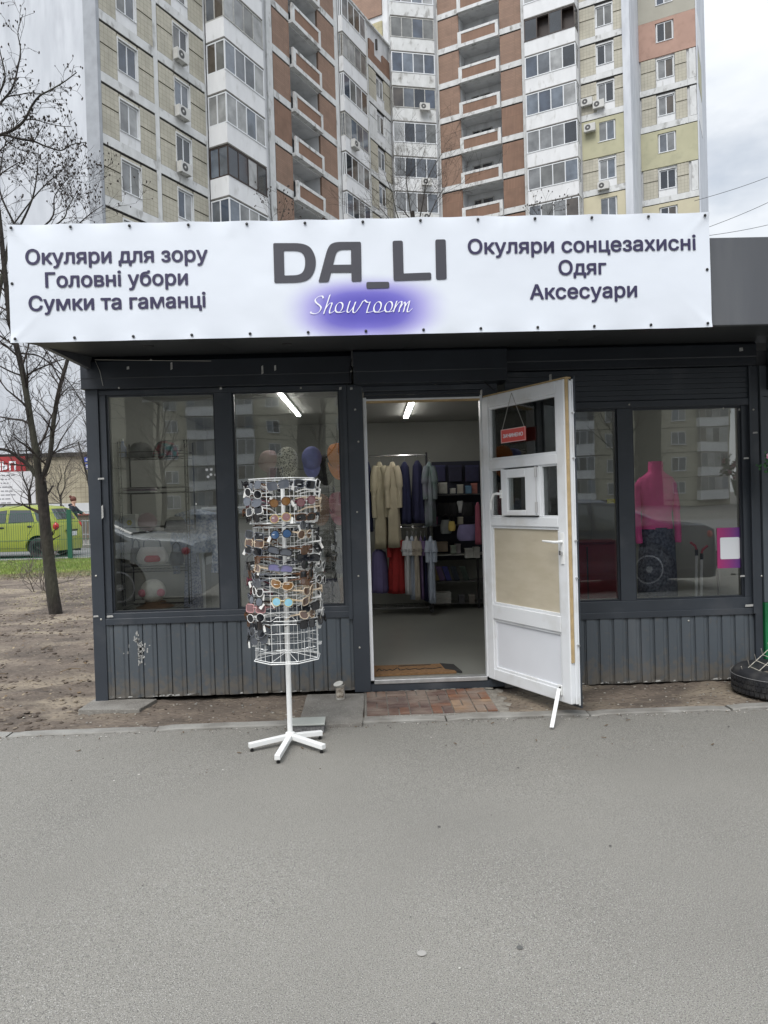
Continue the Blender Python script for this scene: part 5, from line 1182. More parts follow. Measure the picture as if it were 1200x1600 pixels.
mb.build('beads', [M['black'], mat('bead_gold', (.4, .32, .2), .4)], g, kind='stuff')
p = at(955, 783, .9); solo('yellow_note', MB().box(p.x-.035, p.x+.035, .9, .91, p.z-.02, p.z+.02), mat('note_yellow', (.42, .45, .04), .6), 'small yellow green note hanging behind the window beside the door', 'note')
# umbrellas, poles, poster
for i, (px, pt, lb) in enumerate(((1088.5, 868, 'left'), (1096.5, 874, 'right'))):
    t_, b_ = at(px, pt, .25), at(px-1, 945, .25); g = thing('umbrella', 'folded silver umbrella with red and black handle, %s of the two' % lb, 'umbrella', b_)
    MB().tube([b_, t_], .011, 10).build('shaft', mat('silver_tube', (.5, .5, .5), .4), g, smooth=True)
    s_ = -1 if i == 0 else 1
    MB().tube([t_, t_+Vector((0, 0, .05))], .013, 10).build('collar', M['black'], g); MB().tube([t_+Vector((0, 0, .05)), t_+Vector((s_*.01, 0, .08)), t_+Vector((s_*.05, 0, .11))], .010, 8).build('handle', mat('handle_red', (.35, .03, .05), .4), g)
t_, b_ = at(1120, 860, .3), at(1123, 945, .3); solo('black_stick', MB().tube([b_, t_], .009, 8), mat('dark_stick', (.02, .005, .008), .4), 'thin black pole leaning behind the glass under the purple poster', 'pole')
t_, b_ = at(1166, 860, .2), at(1150, 948, .2); g = thing('mop_handle', 'bright blue mop handle leaning in the right bottom window corner', 'mop', b_); MB().tube([b_, t_], .016, 12).build('handle', mat('blue_plastic_handle', (.02, .20, .60), .35), g, smooth=True); MB().tube([b_+Vector((0, 0, -.05)), b_], .02, 10).build('socket', M['black'], g)
a, b_ = at(1120, 825, .026), at(1159, 887, .026); g = thing('payment_poster', 'purple and magenta poster with a blank white card stuck inside the right window', 'poster', (a.x, .026, b_.z))
pm = mat('poster_gradient', (.2, .05, .3), .4); n_ = pm.node_tree; tc_n = n_.nodes.new('ShaderNodeTexCoord'); sp_ = n_.nodes.new('ShaderNodeSeparateXYZ'); n_.links.new(tc_n.outputs['Object'], sp_.inputs[0]); mr_ = n_.nodes.new('ShaderNodeMapRange'); mr_.inputs[1].default_value = .0; mr_.inputs[2].default_value = b_.x-a.x; n_.links.new(sp_.outputs[0], mr_.inputs[0]); rp = n_.nodes.new('ShaderNodeValToRGB'); rp.color_ramp.elements[0].color = (.42, .035, .16, 1); rp.color_ramp.elements[1].color = (.11, .045, .24, 1); n_.links.new(mr_.outputs[0], rp.inputs[0]); n_.links.new(rp.outputs[0], n_.nodes['Principled BSDF'].inputs['Base Color'])
MB().box(a.x, b_.x, .0262, .0275, b_.z, a.z).build('sheet', pm, g)
a2, b2 = at(1125, 840, .026), at(1156, 873, .026)
mb = MB(); mb.prism(rnd_poly([(a2.x, b2.z), (b2.x, b2.z), (b2.x, a2.z), (a2.x, a2.z)], .012), lambda x, z, t: (x, .0261-t, z), .001); mb.build('white_card', mat('card_white', (.8, .82, .85), .4), g)
#PART4
# ------------------------------------------------------------------ apartment blocks
TH = R(29.2)
U2 = Vector((math.sin(TH), math.cos(TH), 0)); V2 = Vector((math.cos(TH), -math.sin(TH), 0))
OA = Vector((-11.29, 28.13, 0)); FH = 2.79; ZB = 1.31
def LZ(k): return ZB+FH*k
m_ren = mat('white_render', (.62, .63, .64), .85, col2=(.55, .56, .57), vscale=.9, bump=.25, bscale=3, grime=(.40, .41, .42), gscale=1.6, gthr=(.50, .80), stretch=(1, 1, .55))
m_end = mat('insulated_render', (.60, .625, .665), .85, col2=(.50, .525, .565), vscale=.7, bump=.3, bscale=5, grime=(.43, .45, .49), gscale=1.3, gthr=(.5, .8), stretch=(1.5, 1.5, .4))
m_endg = mat('grey_render', (.36, .38, .41), .85, vary=.15, vscale=2)
m_wht = mat('white_concrete', (.64, .65, .65), .8, col2=(.55, .56, .555), vscale=2.5, grime=(.22, .215, .20), gscale=2.3, gthr=(.56, .74), bump=.3, bscale=14, stretch=(1, 1, .55))
m_whp = mat('white_plaster', (.70, .71, .72), .75, vary=.08, vscale=2, grime=(.42, .42, .40), gscale=2.6, gthr=(.58, .8), stretch=(1, 1, .4))
m_seam = mat('black_seam', (.025, .024, .022), .9, vary=.4, vscale=3)
m_dark = mat('loggia_dark', (.07, .065, .06), .9, vary=.3, vscale=2)
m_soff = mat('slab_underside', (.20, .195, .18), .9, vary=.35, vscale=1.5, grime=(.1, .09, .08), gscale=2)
def tilemat(name, c1, c2, gap, w, h, gr=None):
    m = mat(name, c1, .75); n = m.node_tree; b = n.nodes['Principled BSDF']; tcn = n.nodes.new('ShaderNodeTexCoord')
    mpn = n.nodes.new('ShaderNodeMapping'); mpn.inputs['Rotation'].default_value = (R(90), 0, 0); n.links.new(tcn.outputs['Object'], mpn.inputs[0])
    bt = n.nodes.new('ShaderNodeTexBrick'); bt.offset = 0; bt.inputs['Scale'].default_value = 1; bt.inputs['Mortar Size'].default_value = .008; bt.inputs['Brick Width'].default_value = w; bt.inputs['Row Height'].default_value = h
    bt.inputs['Color1'].default_value = (*c1, 1); bt.inputs['Color2'].default_value = (*c2, 1); bt.inputs['Mortar'].default_value = (*gap, 1); n.links.new(mpn.outputs[0], bt.inputs['Vector'])
    ge = n.nodes.new('ShaderNodeNewGeometry'); nz_ = n.nodes.new('ShaderNodeTexNoise'); nz_.inputs['Scale'].default_value = 1.3; nz_.inputs['Detail'].default_value = 6; n.links.new(ge.outputs['Position'], nz_.inputs['Vector'])
    mr_ = n.nodes.new('ShaderNodeMapRange'); mr_.inputs[1].default_value = .45; mr_.inputs[2].default_value = .75; mr_.inputs[3].default_value = 0; mr_.inputs[4].default_value = .6; n.links.new(nz_.outputs[0], mr_.inputs[0])
    x = n.nodes.new('ShaderNodeMix'); x.data_type = 'RGBA'; n.links.new(mr_.outputs[0], x.inputs[0]); n.links.new(bt.outputs[0], x.inputs[6]); x.inputs[7].default_value = (*(gr or tuple(v*.6 for v in c1)), 1); n.links.new(x.outputs[2], b.inputs['Base Color'])
    bp = n.nodes.new('ShaderNodeBump'); bp.inputs['Strength'].default_value = .5; bp.inputs['Distance'].default_value = .01; n.links.new(bt.outputs['Fac'], bp.inputs['Height']); bp.invert = True; n.links.new(bp.outputs[0], b.inputs['Normal'])
    return m
m_tile = tilemat('olive_tile', (.47, .445, .37), (.43, .41, .335), (.26, .245, .19), .24, .24)
m_tile2 = tilemat('yellow_tile', (.40, .36, .22), (.37, .33, .20), (.2, .18, .1), .3, .3)
m_brown = tilemat('brown_tile', (.245, .145, .10), (.215, .13, .09), (.15, .09, .062), .12, 1.4)
m_brown2 = tilemat('brown_tile_rows', (.28, .18, .13), (.25, .162, .118), (.17, .11, .08), 1.2, .12)
m_green = mat('green_paint_render', (.44, .425, .29), .8, vary=.08, vscale=1, grime=(.38, .37, .255), gscale=2)
m_yel = mat('yellow_paint_render', (.53, .49, .355), .8, vary=.08, vscale=1)
m_pink = mat('pink_paint_render', (.42, .27, .215), .8, vary=.1, vscale=1, grime=(.34, .215, .17), gscale=2)
m_khaki = mat('khaki_paint_render', (.38, .365, .31), .8, vary=.08, vscale=1)
m_pvc = mat('window_pvc', (.66, .68, .70), .4); m_dbr = mat('dark_window_frame', (.03, .018, .014), .5); m_oldf = mat('old_window_frame', (.42, .42, .40), .6, vary=.3, vscale=6)
m_rust = mat('rusty_brown_cladding', (.07, .035, .022), .7, vary=.5, vscale=5)
def pane_mat(name, c, r=.06): return mat(name, c, r, spec=1.0, col2=tuple(v*.55 for v in c), vscale=1.3)
PM = [pane_mat('pane_blue', (.07, .09, .125)), pane_mat('pane_dark', (.03, .036, .044)), pane_mat('pane_curtain', (.22, .23, .235), .15), pane_mat('pane_grey', (.13, .145, .165)), pane_mat('pane_tulle', (.16, .165, .16), .12), pane_mat('pane_sky', (.16, .19, .23)), pane_mat('pane_blind', (.36, .37, .37), .2), pane_mat('pane_brownish', (.09, .075, .06), .1)]
LIBM = {}
def lib(key, fn):
    if key not in LIBM: LIBM[key] = fn()
    return LIBM[key]
def window_m(w, h, mi, n_=2, fm=None):
    def f():
        t = .065; mb = MB(); mb.box(0, w, .06, .13, 0, t); mb.box(0, w, .06, .13, h-t, h)
        for i in range(n_+1):
            x = (w-t)*i/n_; mb.box(x, x+t, .06, .13, t, h-t)
        mb.box(-.04, w+.04, -.04, .06, -.035, -.005)
        return mb.mesh('window', fm or m_pvc)
    return f
rb = random.Random(99)
def window(root, x, z, w, h, n_=2, fm=None, y=0, label=None, M4=None, split=.5):
    me = lib(('w', w, h, n_, fm), window_m(w, h, 0, n_, fm)); o = inst(me, 'window', root, (x, y, z))
    t = .065
    for i in range(n_):
        pw = (w-t)/n_; pm = rb.choice(PM); pmn = lib(('p', pw, h, pm.name), lambda: MB().box(t, pw, .085, .10, t, h-t).mesh('pane', pm)); p = inst(pmn, 'pane', o, ((w-t)*i/n_, 0, 0))
    if label: o['label'] = label
    return o
def panel(root, x0, x1, z0, z1, m, name='tile_panel', d=.14, y0=0.0):
    me = lib((name, round(x1-x0, 3), round(z1-z0, 3), m.name, d), lambda: MB().box(0, x1-x0, 0, d, 0, z1-z0).mesh(name, m)); return inst(me, name, root, (x0, y0, z0))
def band(root, x0, x1, k, h=.48, m=None):
    key = ('band', round(x0, 2), round(x1, 2), h); z = LZ(k)
    me = lib(key, lambda: MB().box(0, x1-x0, .0, .14, .04, h).box(0, x1-x0, .05, .139, -.07, .0395, 1).mesh('floor_band', [m or m_wht, m_seam])); return inst(me, 'floor_band', root, (x0, 0, z))
def bay(root, x0, x1, k, d, style='white', m_par=None, npane=4, side=1, par=1.02, label=None):
    """glazed balcony: parapet box with slab, glazing band with panes as sub-parts; side: +1 glass on the x0 end, -1 on the x1 end"""
    z = LZ(k); mp_ = m_par or m_whp; w = x1-x0
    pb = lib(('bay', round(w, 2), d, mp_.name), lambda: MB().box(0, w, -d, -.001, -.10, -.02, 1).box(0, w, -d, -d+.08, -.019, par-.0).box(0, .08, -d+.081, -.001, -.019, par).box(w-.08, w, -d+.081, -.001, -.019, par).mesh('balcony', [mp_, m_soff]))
    b = inst(pb, 'balcony', root, (x0, 0, z))
    if label: b['label'] = label
    fm = {'white': m_pvc, 'brown': m_dbr, 'old': m_oldf, 'rust': m_dbr}[style]; zt = FH-.14; t = .07; hh = zt-par
    fr = lib(('bayf', round(w, 2), d, fm.name, npane), lambda: _bayframe(w, d, par, zt, t, npane, fm)); inst(fr, 'glazing_frame', b)
    for i in range(npane):
        if style == 'brown' and rb.random() < .25: continue
        pw = (w-t)/npane; pm = PM[1] if style in ('brown', 'rust') and rb.random() < .7 else rb.choice(PM); p = inst(lib(('bp', round(pw, 3), round(hh, 3), pm.name), lambda: MB().box(t, pw, .02, .035, t, hh-t).mesh('pane', pm)), 'pane', b, ((w-t)*i/npane, -d, par))
    for sx_ in ((0,) if side > 0 else (1,)):
        for i in range(2):
            pw = (d-t)/2; pm = rb.choice(PM); p = inst(lib(('bs', round(pw, 3), round(hh, 3), pm.name), lambda: MB().box(.02, .035, t, pw, t, hh-t).mesh('pane', pm)), 'pane', b, (0 if sx_ == 0 else w-.055, -d+(d-t)*i/2, par))
    return b
def _bayframe(w, d, par, zt, t, npane, fm):
    mb = MB()
    mb.box(-.02, w+.02, -d-.03, -d+.06, par+.001, par+t); mb.box(0, w, -d, -d+.06, zt-t, zt)
    for i in range(npane+1): x = (w-t)*i/npane; mb.box(x, x+t, -d, -d+.06, par+t, zt-t)
    for xx in (0, w-.06):
        mb.box(xx, xx+.06, -d+.061, 0, par+.001, par+t); mb.box(xx, xx+.06, -d+.061, 0, zt-t, zt)
        mb.box(xx, xx+.06, -d/2-t/2, -d/2+t/2, par+t, zt-t); mb.box(xx, xx+.06, -t, 0, par+t, zt-t)
    mb.box(.05, w-.05, -d+.3, -.02, zt-.02, zt)   # ceiling
    mb.box(.061, w-.061, -d+.5, -d+.52, par, zt-.03)
    me = mb.mesh('glazing_frame', fm); return me
def loggia(root, x0, x1, k, d=.28, z_=None):
    z = LZ(k)
    me = lib(('log', round(x1-x0, 2)), lambda: MB().box(0, x1-x0, -d, 1.29, -.07, .14).box(.0, .30, -d, -d+.14, .141, 1.16).box(x1-x0-.25, x1-x0, -d, -d+.14, .141, 1.16).box(.301, x1-x0-.251, -d, -d+.16, .96, 1.16).box(.301, x1-x0-.251, -d+.03, -d+.12, .141, .959, 1).box(.301, x1-x0-.251, -d+.01, -d+.13, .141, .20).mesh('loggia', [m_wht, m_brown]))
    lo = inst(me, 'loggia', root, (x0, 0, z)); w = x1-x0
    inst(lib(('logd', round(w, 2)), lambda: MB().box(.5, 1.2, 1.23, 1.285, .15, 2.2).box(1.25, min(2.2, w-.2), 1.23, 1.285, .9, 2.2).mesh('back_door', m_oldf)), 'back_door', lo)
    inst(lib(('logp', round(w, 2)), lambda: MB().box(.58, 1.12, 1.21, 1.229, .9, 2.1).box(1.32, min(2.1, w-.3), 1.21, 1.229, 1.0, 2.1).mesh('pane', PM[1])), 'pane', lo)
# ---- left wing
lw = thing('apartment_block', 'tall pale panel block on the left with white end wall and olive tiled window bays', 'apartment block', OA, math.atan2(U2.y, U2.x))
c = MB(); ZT = 38.05
c.box(.02, 15.3, .14, 25.5, -1, ZT); c.box(15.3, 18.7, 1.3, 25.5, -1, ZT); c.box(18.7, 29.6, .14, 25.5, -1, ZT)
for k in range(0, 13): c.box(15.301, 18.699, .05, 1.299, LZ(k)-.14, LZ(k)-.075)
c.build('wall', m_ren, lw, local=True)
for x_ in (15.27, 18.69): MB().box(x_, x_+.03, .142, 1.3, -1, ZT-.1).build('loggia_cheek', m_dark, lw, local=True) if False else None
MB().box(-.10, .018, .8, 25.6, -1, ZT+.1).build('end_wall', m_end, lw, local=True)
MB().box(-.16, .018, -.02, .799, -1, ZT+.1).build('corner_strip', m_endg, lw, local=True)
MB().box(.0, 29.7, -.04, .3, ZT, ZT+.12).build('parapet', m_wht, lw, local=True)
for x0_, x1_ in ((3.36, 3.66), (7.1, 7.24), (12.9, 13.45), (20.92, 21.45), (25.75, 25.95)): MB().box(x0_, x1_, .02, .139, 0, 12*FH+ZB+FH).build('pilaster', m_wht, lw, local=True)
k0, k1 = 2, 13
sty = {8: 'white', 7: 'white', 6: 'rust', 5: 'white', 4: 'white', 9: 'old', 3: 'white', 10: 'white', 11: 'brown', 12: 'white', 2: 'old'}
for k in range(k0, k1):
    z = LZ(k)
    band(lw, .03, 3.355, k); band(lw, 3.665, 7.095, k); band(lw, 13.455, 15.3, k); band(lw, 18.7, 20.915, k); band(lw, 25.96, 29.6, k)
    for x0_, x1_ in ((.04, 1.03), (2.33, 3.35), (3.67, 4.72), (5.93, 7.09)):
        panel(lw, x0_, x1_, z+.485, z+1.75, m_tile); panel(lw, x0_, x1_, z+1.81, z+2.70, m_tile)
    for xa_, xb_ in ((1.035, 2.325), (4.725, 5.925)):
        panel(lw, xa_, xb_, z+.481, z+1.02, m_whp, 'spandrel', .13); panel(lw, xa_+.05, xb_-.05, z+2.58, z+2.70, m_tile, 'tile_panel', .12, .02)
        me_s = lib(('sur', round(xb_-xa_, 3)), lambda: MB().box(0, .06, -.02, .13, 0, 1.55).box(xb_-xa_-.06, xb_-xa_, -.02, .13, 0, 1.55).box(.061, xb_-xa_-.061, -.02, .13, 1.47, 1.55).mesh('window_surround', m_wht)); inst(me_s, 'window_surround', lw, (xa_, 0, z+1.021))
        window(lw, xa_+.065, z+1.05, xb_-xa_-.13, 1.42)
    st = sty.get(k, 'white'); bay(lw, 7.3, 10.75, k, 1.25, 'rust' if st == 'rust' else st, npane=4, m_par=m_whp, label={'rust': 'balcony glazed in dark brown rusty frames', 'brown': 'balcony glazed in dark brown frames'}.get(st))
    panel(lw, 13.46, 15.29, z+.485, z+2.71, m_brown if k < 6 or k == 8 else m_brown2, 'brown_panel'); panel(lw, 18.71, 20.91, z+.485, z+2.71, m_brown if k < 7 else m_brown2, 'brown_panel')
    loggia(lw, 15.31, 18.69, k)
    bay(lw, 21.5, 25.0, k, .35, 'white' if k not in (9, 4, 11) else 'old', npane=4)
    panel(lw, 25.02, 25.72, z+.04, z+1.5, m_tile); panel(lw, 25.02, 25.72, z+1.56, z+2.70, m_tile)
    if k < 12:
        tm_ = m_tile if k != 10 else m_wht
        for x0_, x1_ in ((25.97, 27.15), (28.45, 29.58)): panel(lw, x0_, x1_, z+.485, z+1.75, tm_); panel(lw, x0_, x1_, z+1.81, z+2.70, tm_)
        panel(lw, 27.155, 28.445, z+.481, z+1.02, m_whp, 'spandrel', .13); window(lw, 27.22, z+1.05, 1.16, 1.42, label=None)
    else:
        panel(lw, 25.97, 29.58, z+.485, z+1.2, m_brown, 'brown_panel'); panel(lw, 26.2, 27.0, z+1.205, z+2.1, m_brown, 'brown_panel'); panel(lw, 28.4, 29.58, z+1.205, z+1.9, m_brown, 'brown_panel'); panel(lw, 27.45, 27.6, z+1.9, z+2.7, m_dark, 'vent_slot')
# ---- right tower (root axes: x = V2, y = U2), origin at u=32.09, v=18
UT = 32.09
OB = OA+U2*UT+V2*17.96
rt = thing('apartment_block', 'taller panel block in the centre and right with brown panels, loggias and painted storeys', 'apartment block', OB, math.atan2(V2.y, V2.x))
c = MB(); ZTT = LZ(17)
c.box(-14.87, -12.95, .14, 12, -1, ZTT); c.box(-12.95, -9.55, 1.3, 12, -1, ZTT); c.box(-9.55, 0, .14, 12, -1, ZTT)
for k in range(0, 17): c.box(-12.949, -9.551, .05, 1.299, LZ(k)-.14, LZ(k)-.075)
c.box(.001, 4.24, 4.36, 13.5, -1, ZTT)
# chamfered inner corner and the wall seen above the left wing
c.prism([(-14.871, .14), (-18.1, -2.35), (-30, -2.35), (-30, 12), (-14.871, 12)], lambda a, b, t: (a, b, -1+t), ZTT+1)
c.build('wall', m_ren, rt, local=True)
for k in range(12, 17):
    panel(rt, -21.6, -18.55, LZ(k)+.45, LZ(k)+2.72, m_brown2 if k > 13 else m_tile2, 'brown_panel' if k > 13 else 'tile_panel', .12, -2.471)
    panel(rt, -26, -21.9, LZ(k)+.45, LZ(k)+2.72, m_brown2, 'brown_panel', .12, -2.471)
MB().box(-.36, .17, -.12, .139, -1, ZTT).build('pilaster', m_end, rt, local=True)
MB().box(.002, .17, .14, 4.359, -1, ZTT).build('insulated_side_wall', m_end, rt, local=True)
MB().box(4.241, 4.33, 4.20, 13.0, -1, ZTT).build('end_wall', m_end, rt, local=True)
for k in range(9, 15): MB().box(4.331, 4.35, 4.5, 7.6, LZ(k)+.1, LZ(k)+2.6).build('patch_panel', [m_whp, m_khaki, m_whp, m_green][k % 4], rt, local=True) if k in (10, 11, 12) else None
for x0_, x1_ in ((-14.86, -14.75), (-7.83, -7.35)): MB().box(x0_, x1_, .02, .139, 0, ZTT).build('pilaster', m_wht, rt, local=True)
st2 = {12: 'brown', 11: 'white', 10: 'white', 9: 'white', 8: 'white', 7: 'white', 6: 'white'}
for k in range(5, 17):
    z = LZ(k)
    band(rt, -14.745, -12.95, k); band(rt, -9.55, -7.835, k)
    panel(rt, -14.73, -12.96, z+.485, z+2.71, m_brown if k < 9 else m_brown2, 'brown_panel'); panel(rt, -9.54, -7.84, z+.485, z+2.71, m_brown if k < 11 else m_brown2, 'brown_panel')
    loggia(rt, -12.94, -9.56, k)
    bay(rt, -7.3, -3.5, k, 1.0, st2.get(k, 'white'), npane=4, side=-1, label='balcony glazed in dark brown frames' if st2.get(k) == 'brown' else None)
    paint = {9: m_green, 7: m_yel}.get(k)
    if paint:
        for q in ((-3.4, -2.14, 0, 2.79), (-.97, -.37, 0, 2.79)): panel(rt, q[0], q[1], z+q[2]-.02, z+q[3]-.03, paint, 'painted_panel')
        panel(rt, -2.139, -.971, z-.02, z+1.02, paint, 'painted_panel'); panel(rt, -2.139, -.971, z+2.47, z+2.76, paint, 'painted_panel')
    else:
        band(rt, -3.4, -.37, k)
        for x0_, x1_ in ((-3.4, -2.27), (-.97, -.37)): panel(rt, x0_, x1_, z+.485, z+1.75, m_tile); panel(rt, x0_, x1_, z+1.81, z+2.70, m_tile)
        panel(rt, -2.265, -.975, z+.481, z+1.02, m_whp, 'spandrel', .13); inst(LIBM[('sur', 1.29)], 'window_surround', rt, (-2.265, 0, z+1.021))
    window(rt, -2.2, z+1.05, 1.16, 1.42)
    # right section, set back
    Y3 = 4.22; paint = {9: m_green, 7: m_yel, 12: m_pink, 13: m_khaki}.get(k)
    if paint:
        for q in ((.18, 1.40), (2.72, 4.23)): panel(rt, q[0], q[1], z-.02, z+2.76, paint, 'painted_panel', .14, Y3)
        panel(rt, 1.401, 2.719, z-.02, z+1.02, paint, 'painted_panel', .14, Y3); panel(rt, 1.401, 2.719, z+2.50, z+2.76, paint, 'painted_panel', .14, Y3)
    else:
        o = band(rt, .18, 3.6, k); o.location.y = Y3; o = band(rt, 3.61, 4.23, k, .5); o.location.y = Y3
        for x0_, x1_ in ((.30, 1.35), (2.75, 3.55)): panel(rt, x0_, x1_, z+.485, z+1.75, m_tile, y0=Y3); panel(rt, x0_, x1_, z+1.81, z+2.70, m_tile, y0=Y3)
        panel(rt, 3.75, 4.2, z+.52, z+2.7, m_wht, 'concrete_panel', .14, Y3)
        panel(rt, 1.401, 2.719, z+.481, z+1.02, m_whp, 'spandrel', .13, Y3)
        inst(LIBM[('sur', 1.29)], 'window_surround', rt, (1.415, Y3, z+1.021))
    window(rt, 1.48, z+1.05, 1.16, 1.42, y=Y3)
# chamfer bays: axis frame along the diagonal
cA, cB = Vector((-18.02, -2.45, 0)), Vector((-14.85, .05, 0)); dC = (cB-cA).normalized(); aC = math.atan2(dC.y, dC.x); LC = (cB-cA).length
st3 = {12: 'white', 11: 'old', 10: 'white', 9: 'white', 8: 'white', 7: 'old', 6: 'white', 13: 'old'}
for k in range(5, 17):
    b = bay(rt, .0, LC-.45, k, .45, st3.get(k, 'white'), npane=4, m_par=m_wht if k != 9 else m_whp, label={11: 'balcony closed with dark sheeting', 7: 'balcony with curtained old glazing'}.get(k)); b.location = cA+dC*.1+Vector((0, 0, LZ(k))); b.rotation_euler = (0, 0, aC)
# ---- the block across the road behind the camera (seen only in the shop windows)
ob = thing('apartment_block', 'khaki panel block across the street mirrored in the shop windows', 'apartment block', (5, -79, 0), math.pi)
m_op = mat('khaki_panels', (.48, .455, .36), .85, col2=(.40, .38, .30), vscale=.4); m_op2 = mat('khaki_dark_stair', (.10, .095, .075), .85)
MB().box(-38, 42, 0, 12, -.05, 31).build('wall', m_op, ob, local=True)
for k in range(0, 7):
    z = .6+k*2.8
    MB().box(-38, 42, -.03, -.001, z-.05, z+.0).build('floor_band', m_seam, ob, local=True)
    for i in range(20):
        x = -36.5+i*3.9
        if i % 5 == 2: 
            if k == 0: MB().box(x-1.2, x+2.0, -.04, -.002, 0, 31).build('stair_panel', m_op2, ob, local=True)
            continue
        if i % 5 in (0, 4) and k < 7: bay(ob, x-.9, x+2.6, 0, .9, 'white' if (i*k) % 3 else 'old', npane=4).location = (x-.9, 0, z)
        else: window(ob, x, z+.8, 1.5, 1.45, y=-.14)
# air conditioners
acm = (MB().box(-.40, .40, -.30, 0, 0, .55), MB())
acm[1].lathe([(.20, -.305), (.20, -.3015)], 20, c=(-.12, 0, .28), axis='y'); 
m_ac = mat('ac_casing', (.55, .55, .53), .5, vary=.1); m_acf = mat('ac_fan', (.06, .06, .06), .5)
ac_me = acm[0].mesh('casing', m_ac); ac_fan = acm[1].mesh('fan_grille', m_acf); ac_br = MB().box(-.3, -.26, -.3, .0, -.05, -.001).box(.26, .3, -.3, .0, -.05, -.001).mesh('bracket', m_oldf)
ac_hub = MB().lathe([(.06, -.31), (.06, -.3055)], 12, c=(-.12, 0, .28), axis='y').mesh('fan_hub', m_ac)
def ac(root, x, y, z, label, rz=0):
    rz_ = root.rotation_euler.z; p = Matrix.Translation(root.location) @ Matrix.Rotation(rz_, 4, 'Z') @ Vector((x, y, z))
    g = thing('air_conditioner', label, 'air conditioner', p, rz_+rz, group='air conditioner units on the apartment blocks')
    for me_, n_ in ((ac_me, 'casing'), (ac_fan, 'fan_grille'), (ac_br, 'bracket'), (ac_hub, 'fan_hub')): inst(me_, n_, g)
ac(lw, 5.1, -.06, LZ(8)+.58, 'air conditioner under the second column of windows, upper of the three on the left block')
ac(lw, 5.1, -.06, LZ(7)+.50, 'air conditioner under the second column of windows, middle of three on the left block')
ac(lw, 5.1, -.06, LZ(6)+.46, 'air conditioner under the second column of windows, lowest of three on the left block')
ac(lw, 22.6, -.40, LZ(9)+.45, 'air conditioner on the far balcony column of the left block')
ac(rt, -2.95, -.02, LZ(10)+1.05, 'air conditioner beside the window above the green storey, left of a pair')
ac(rt, -2.1, -.02, LZ(10)+.65, 'air conditioner below the window above the green storey, right of a pair')
ac(rt, -2.8, -.02, LZ(9)+3.2-FH+.0, 'air conditioner beside the window just above the green painted wall') if False else ac(rt, -2.75, -.16, LZ(10)-.95, 'air conditioner on the top of the green painted storey')
ac(rt, -1.9, -.02, LZ(8)+.25, 'air conditioner below the window under the green painted storey')
for k, lb in ((11, 'upper'), (9, 'middle'), (8, 'lowest')):
    p = cA+dC*2.6; ac(rt, p.x+.45, p.y-.50, LZ(k)+.3+(.4 if k == 11 else 0), '%s air conditioner on the inner corner balconies between the two blocks' % lb, rz=aC)
#PART5
# ------------------------------------------------------------------ low building beyond the lawn
YL = 24.0
lb = thing('low_building', 'low tiled annex with flat roof beyond the parked green car', 'building', (-12, YL, .3))
a = at(-260, 712, YL); b_ = at(520, 712, YL); zt = at(130, 713, YL).z
MB().box(a.x, b_.x, YL, YL+6, .3, zt).build('wall', tilemat('beige_tile', (.46, .41, .30), (.42, .375, .275), (.27, .24, .17), .19, .19), lb)
MB().box(a.x-.05, b_.x+.05, YL-.12, YL+6.05, zt+.001, zt+.16).build('roof', m_seam, lb)
z1a, z2a = at(125, 804, YL).z, at(125, 786, YL).z
MB().box(a.x, b_.x, YL-.10, YL-.001, z1a, z2a).build('white_strip', m_whp, lb); MB().box(a.x, b_.x, YL-.03, YL-.001, .3, z1a-.002).build('brown_plinth', mat('plinth_brown', (.20, .15, .12), .8, vary=.3), lb)
MB().box(a.x, b_.x, YL-.12, YL-.101, z1a-.03, z1a+.02).build('red_trim', mat('trim_red', (.3, .08, .06), .6), lb)
sg = thing('wall_banner', 'large red and white banner on the low building behind the car roof', 'banner', at(0, 785, YL-.2))
p0_, p1_ = at(-120, 700, YL-.2), at(42, 785, YL-.2); zr_ = at(20, 737, YL-.2).z
MB().box(p0_.x, p1_.x, YL-.22, YL-.18, zr_+.002, at(20, 718, YL).z+.1).build('red_header', mat('header_red', (.35, .03, .035), .6), sg)
MB().box(p0_.x, p1_.x+.35, YL-.22, YL-.18, p1_.z-.05, zr_).build('white_sheet', mat('sheet_white', (.68, .68, .70), .6), sg)
q0, q1 = at(-10, 737, YL-.24), at(25, 737, YL-.24); put_text('АЛЬП', q0.x-.3, q1.x, zr_+.06, .34, YL-.235, sg, M['ink_white'], .03, ext=.004)
mb = MB(); rnd = random.Random(2)
for i in range(8):
    z_ = zr_-.16-i*.155; wl = rnd.uniform(.45, .8); x = at(-40, 750, YL).x
    while x < at(22, 750, YL).x-(.8-wl)*.4: l = rnd.uniform(.05, .2); mb.box(x, x+l, YL-.226, YL-.221, z_, z_+.045); x += l+.04
mb.build('text_lines', mat('grey_ink', (.25, .25, .27), .7), sg, kind='stuff')
for i, (py, lbl) in enumerate(((718, 'upper'), (729, 'lower'))):
    c = at(136, py, YL-.2); g = thing('street_sign', 'small blue wall sign with white text, %s of two beside the kiosk corner' % lbl, 'sign', c)
    MB().box(c.x-.13, c.x+.11, YL-.15, YL-.121, c.z-.10, c.z+.10).build('plate', mat('sign_blue_%d' % i, (.03, .07, .42), .4), g)
    mb = MB(); mb.box(c.x-.07, c.x+.06, YL-.155, YL-.1505, c.z-.01-.03, c.z+.0); mb.box(c.x-.05, c.x+.05, YL-.155, YL-.1505, c.z+.02, c.z+.05); mb.build('text_lines', M['ink_white'], g, kind='stuff')
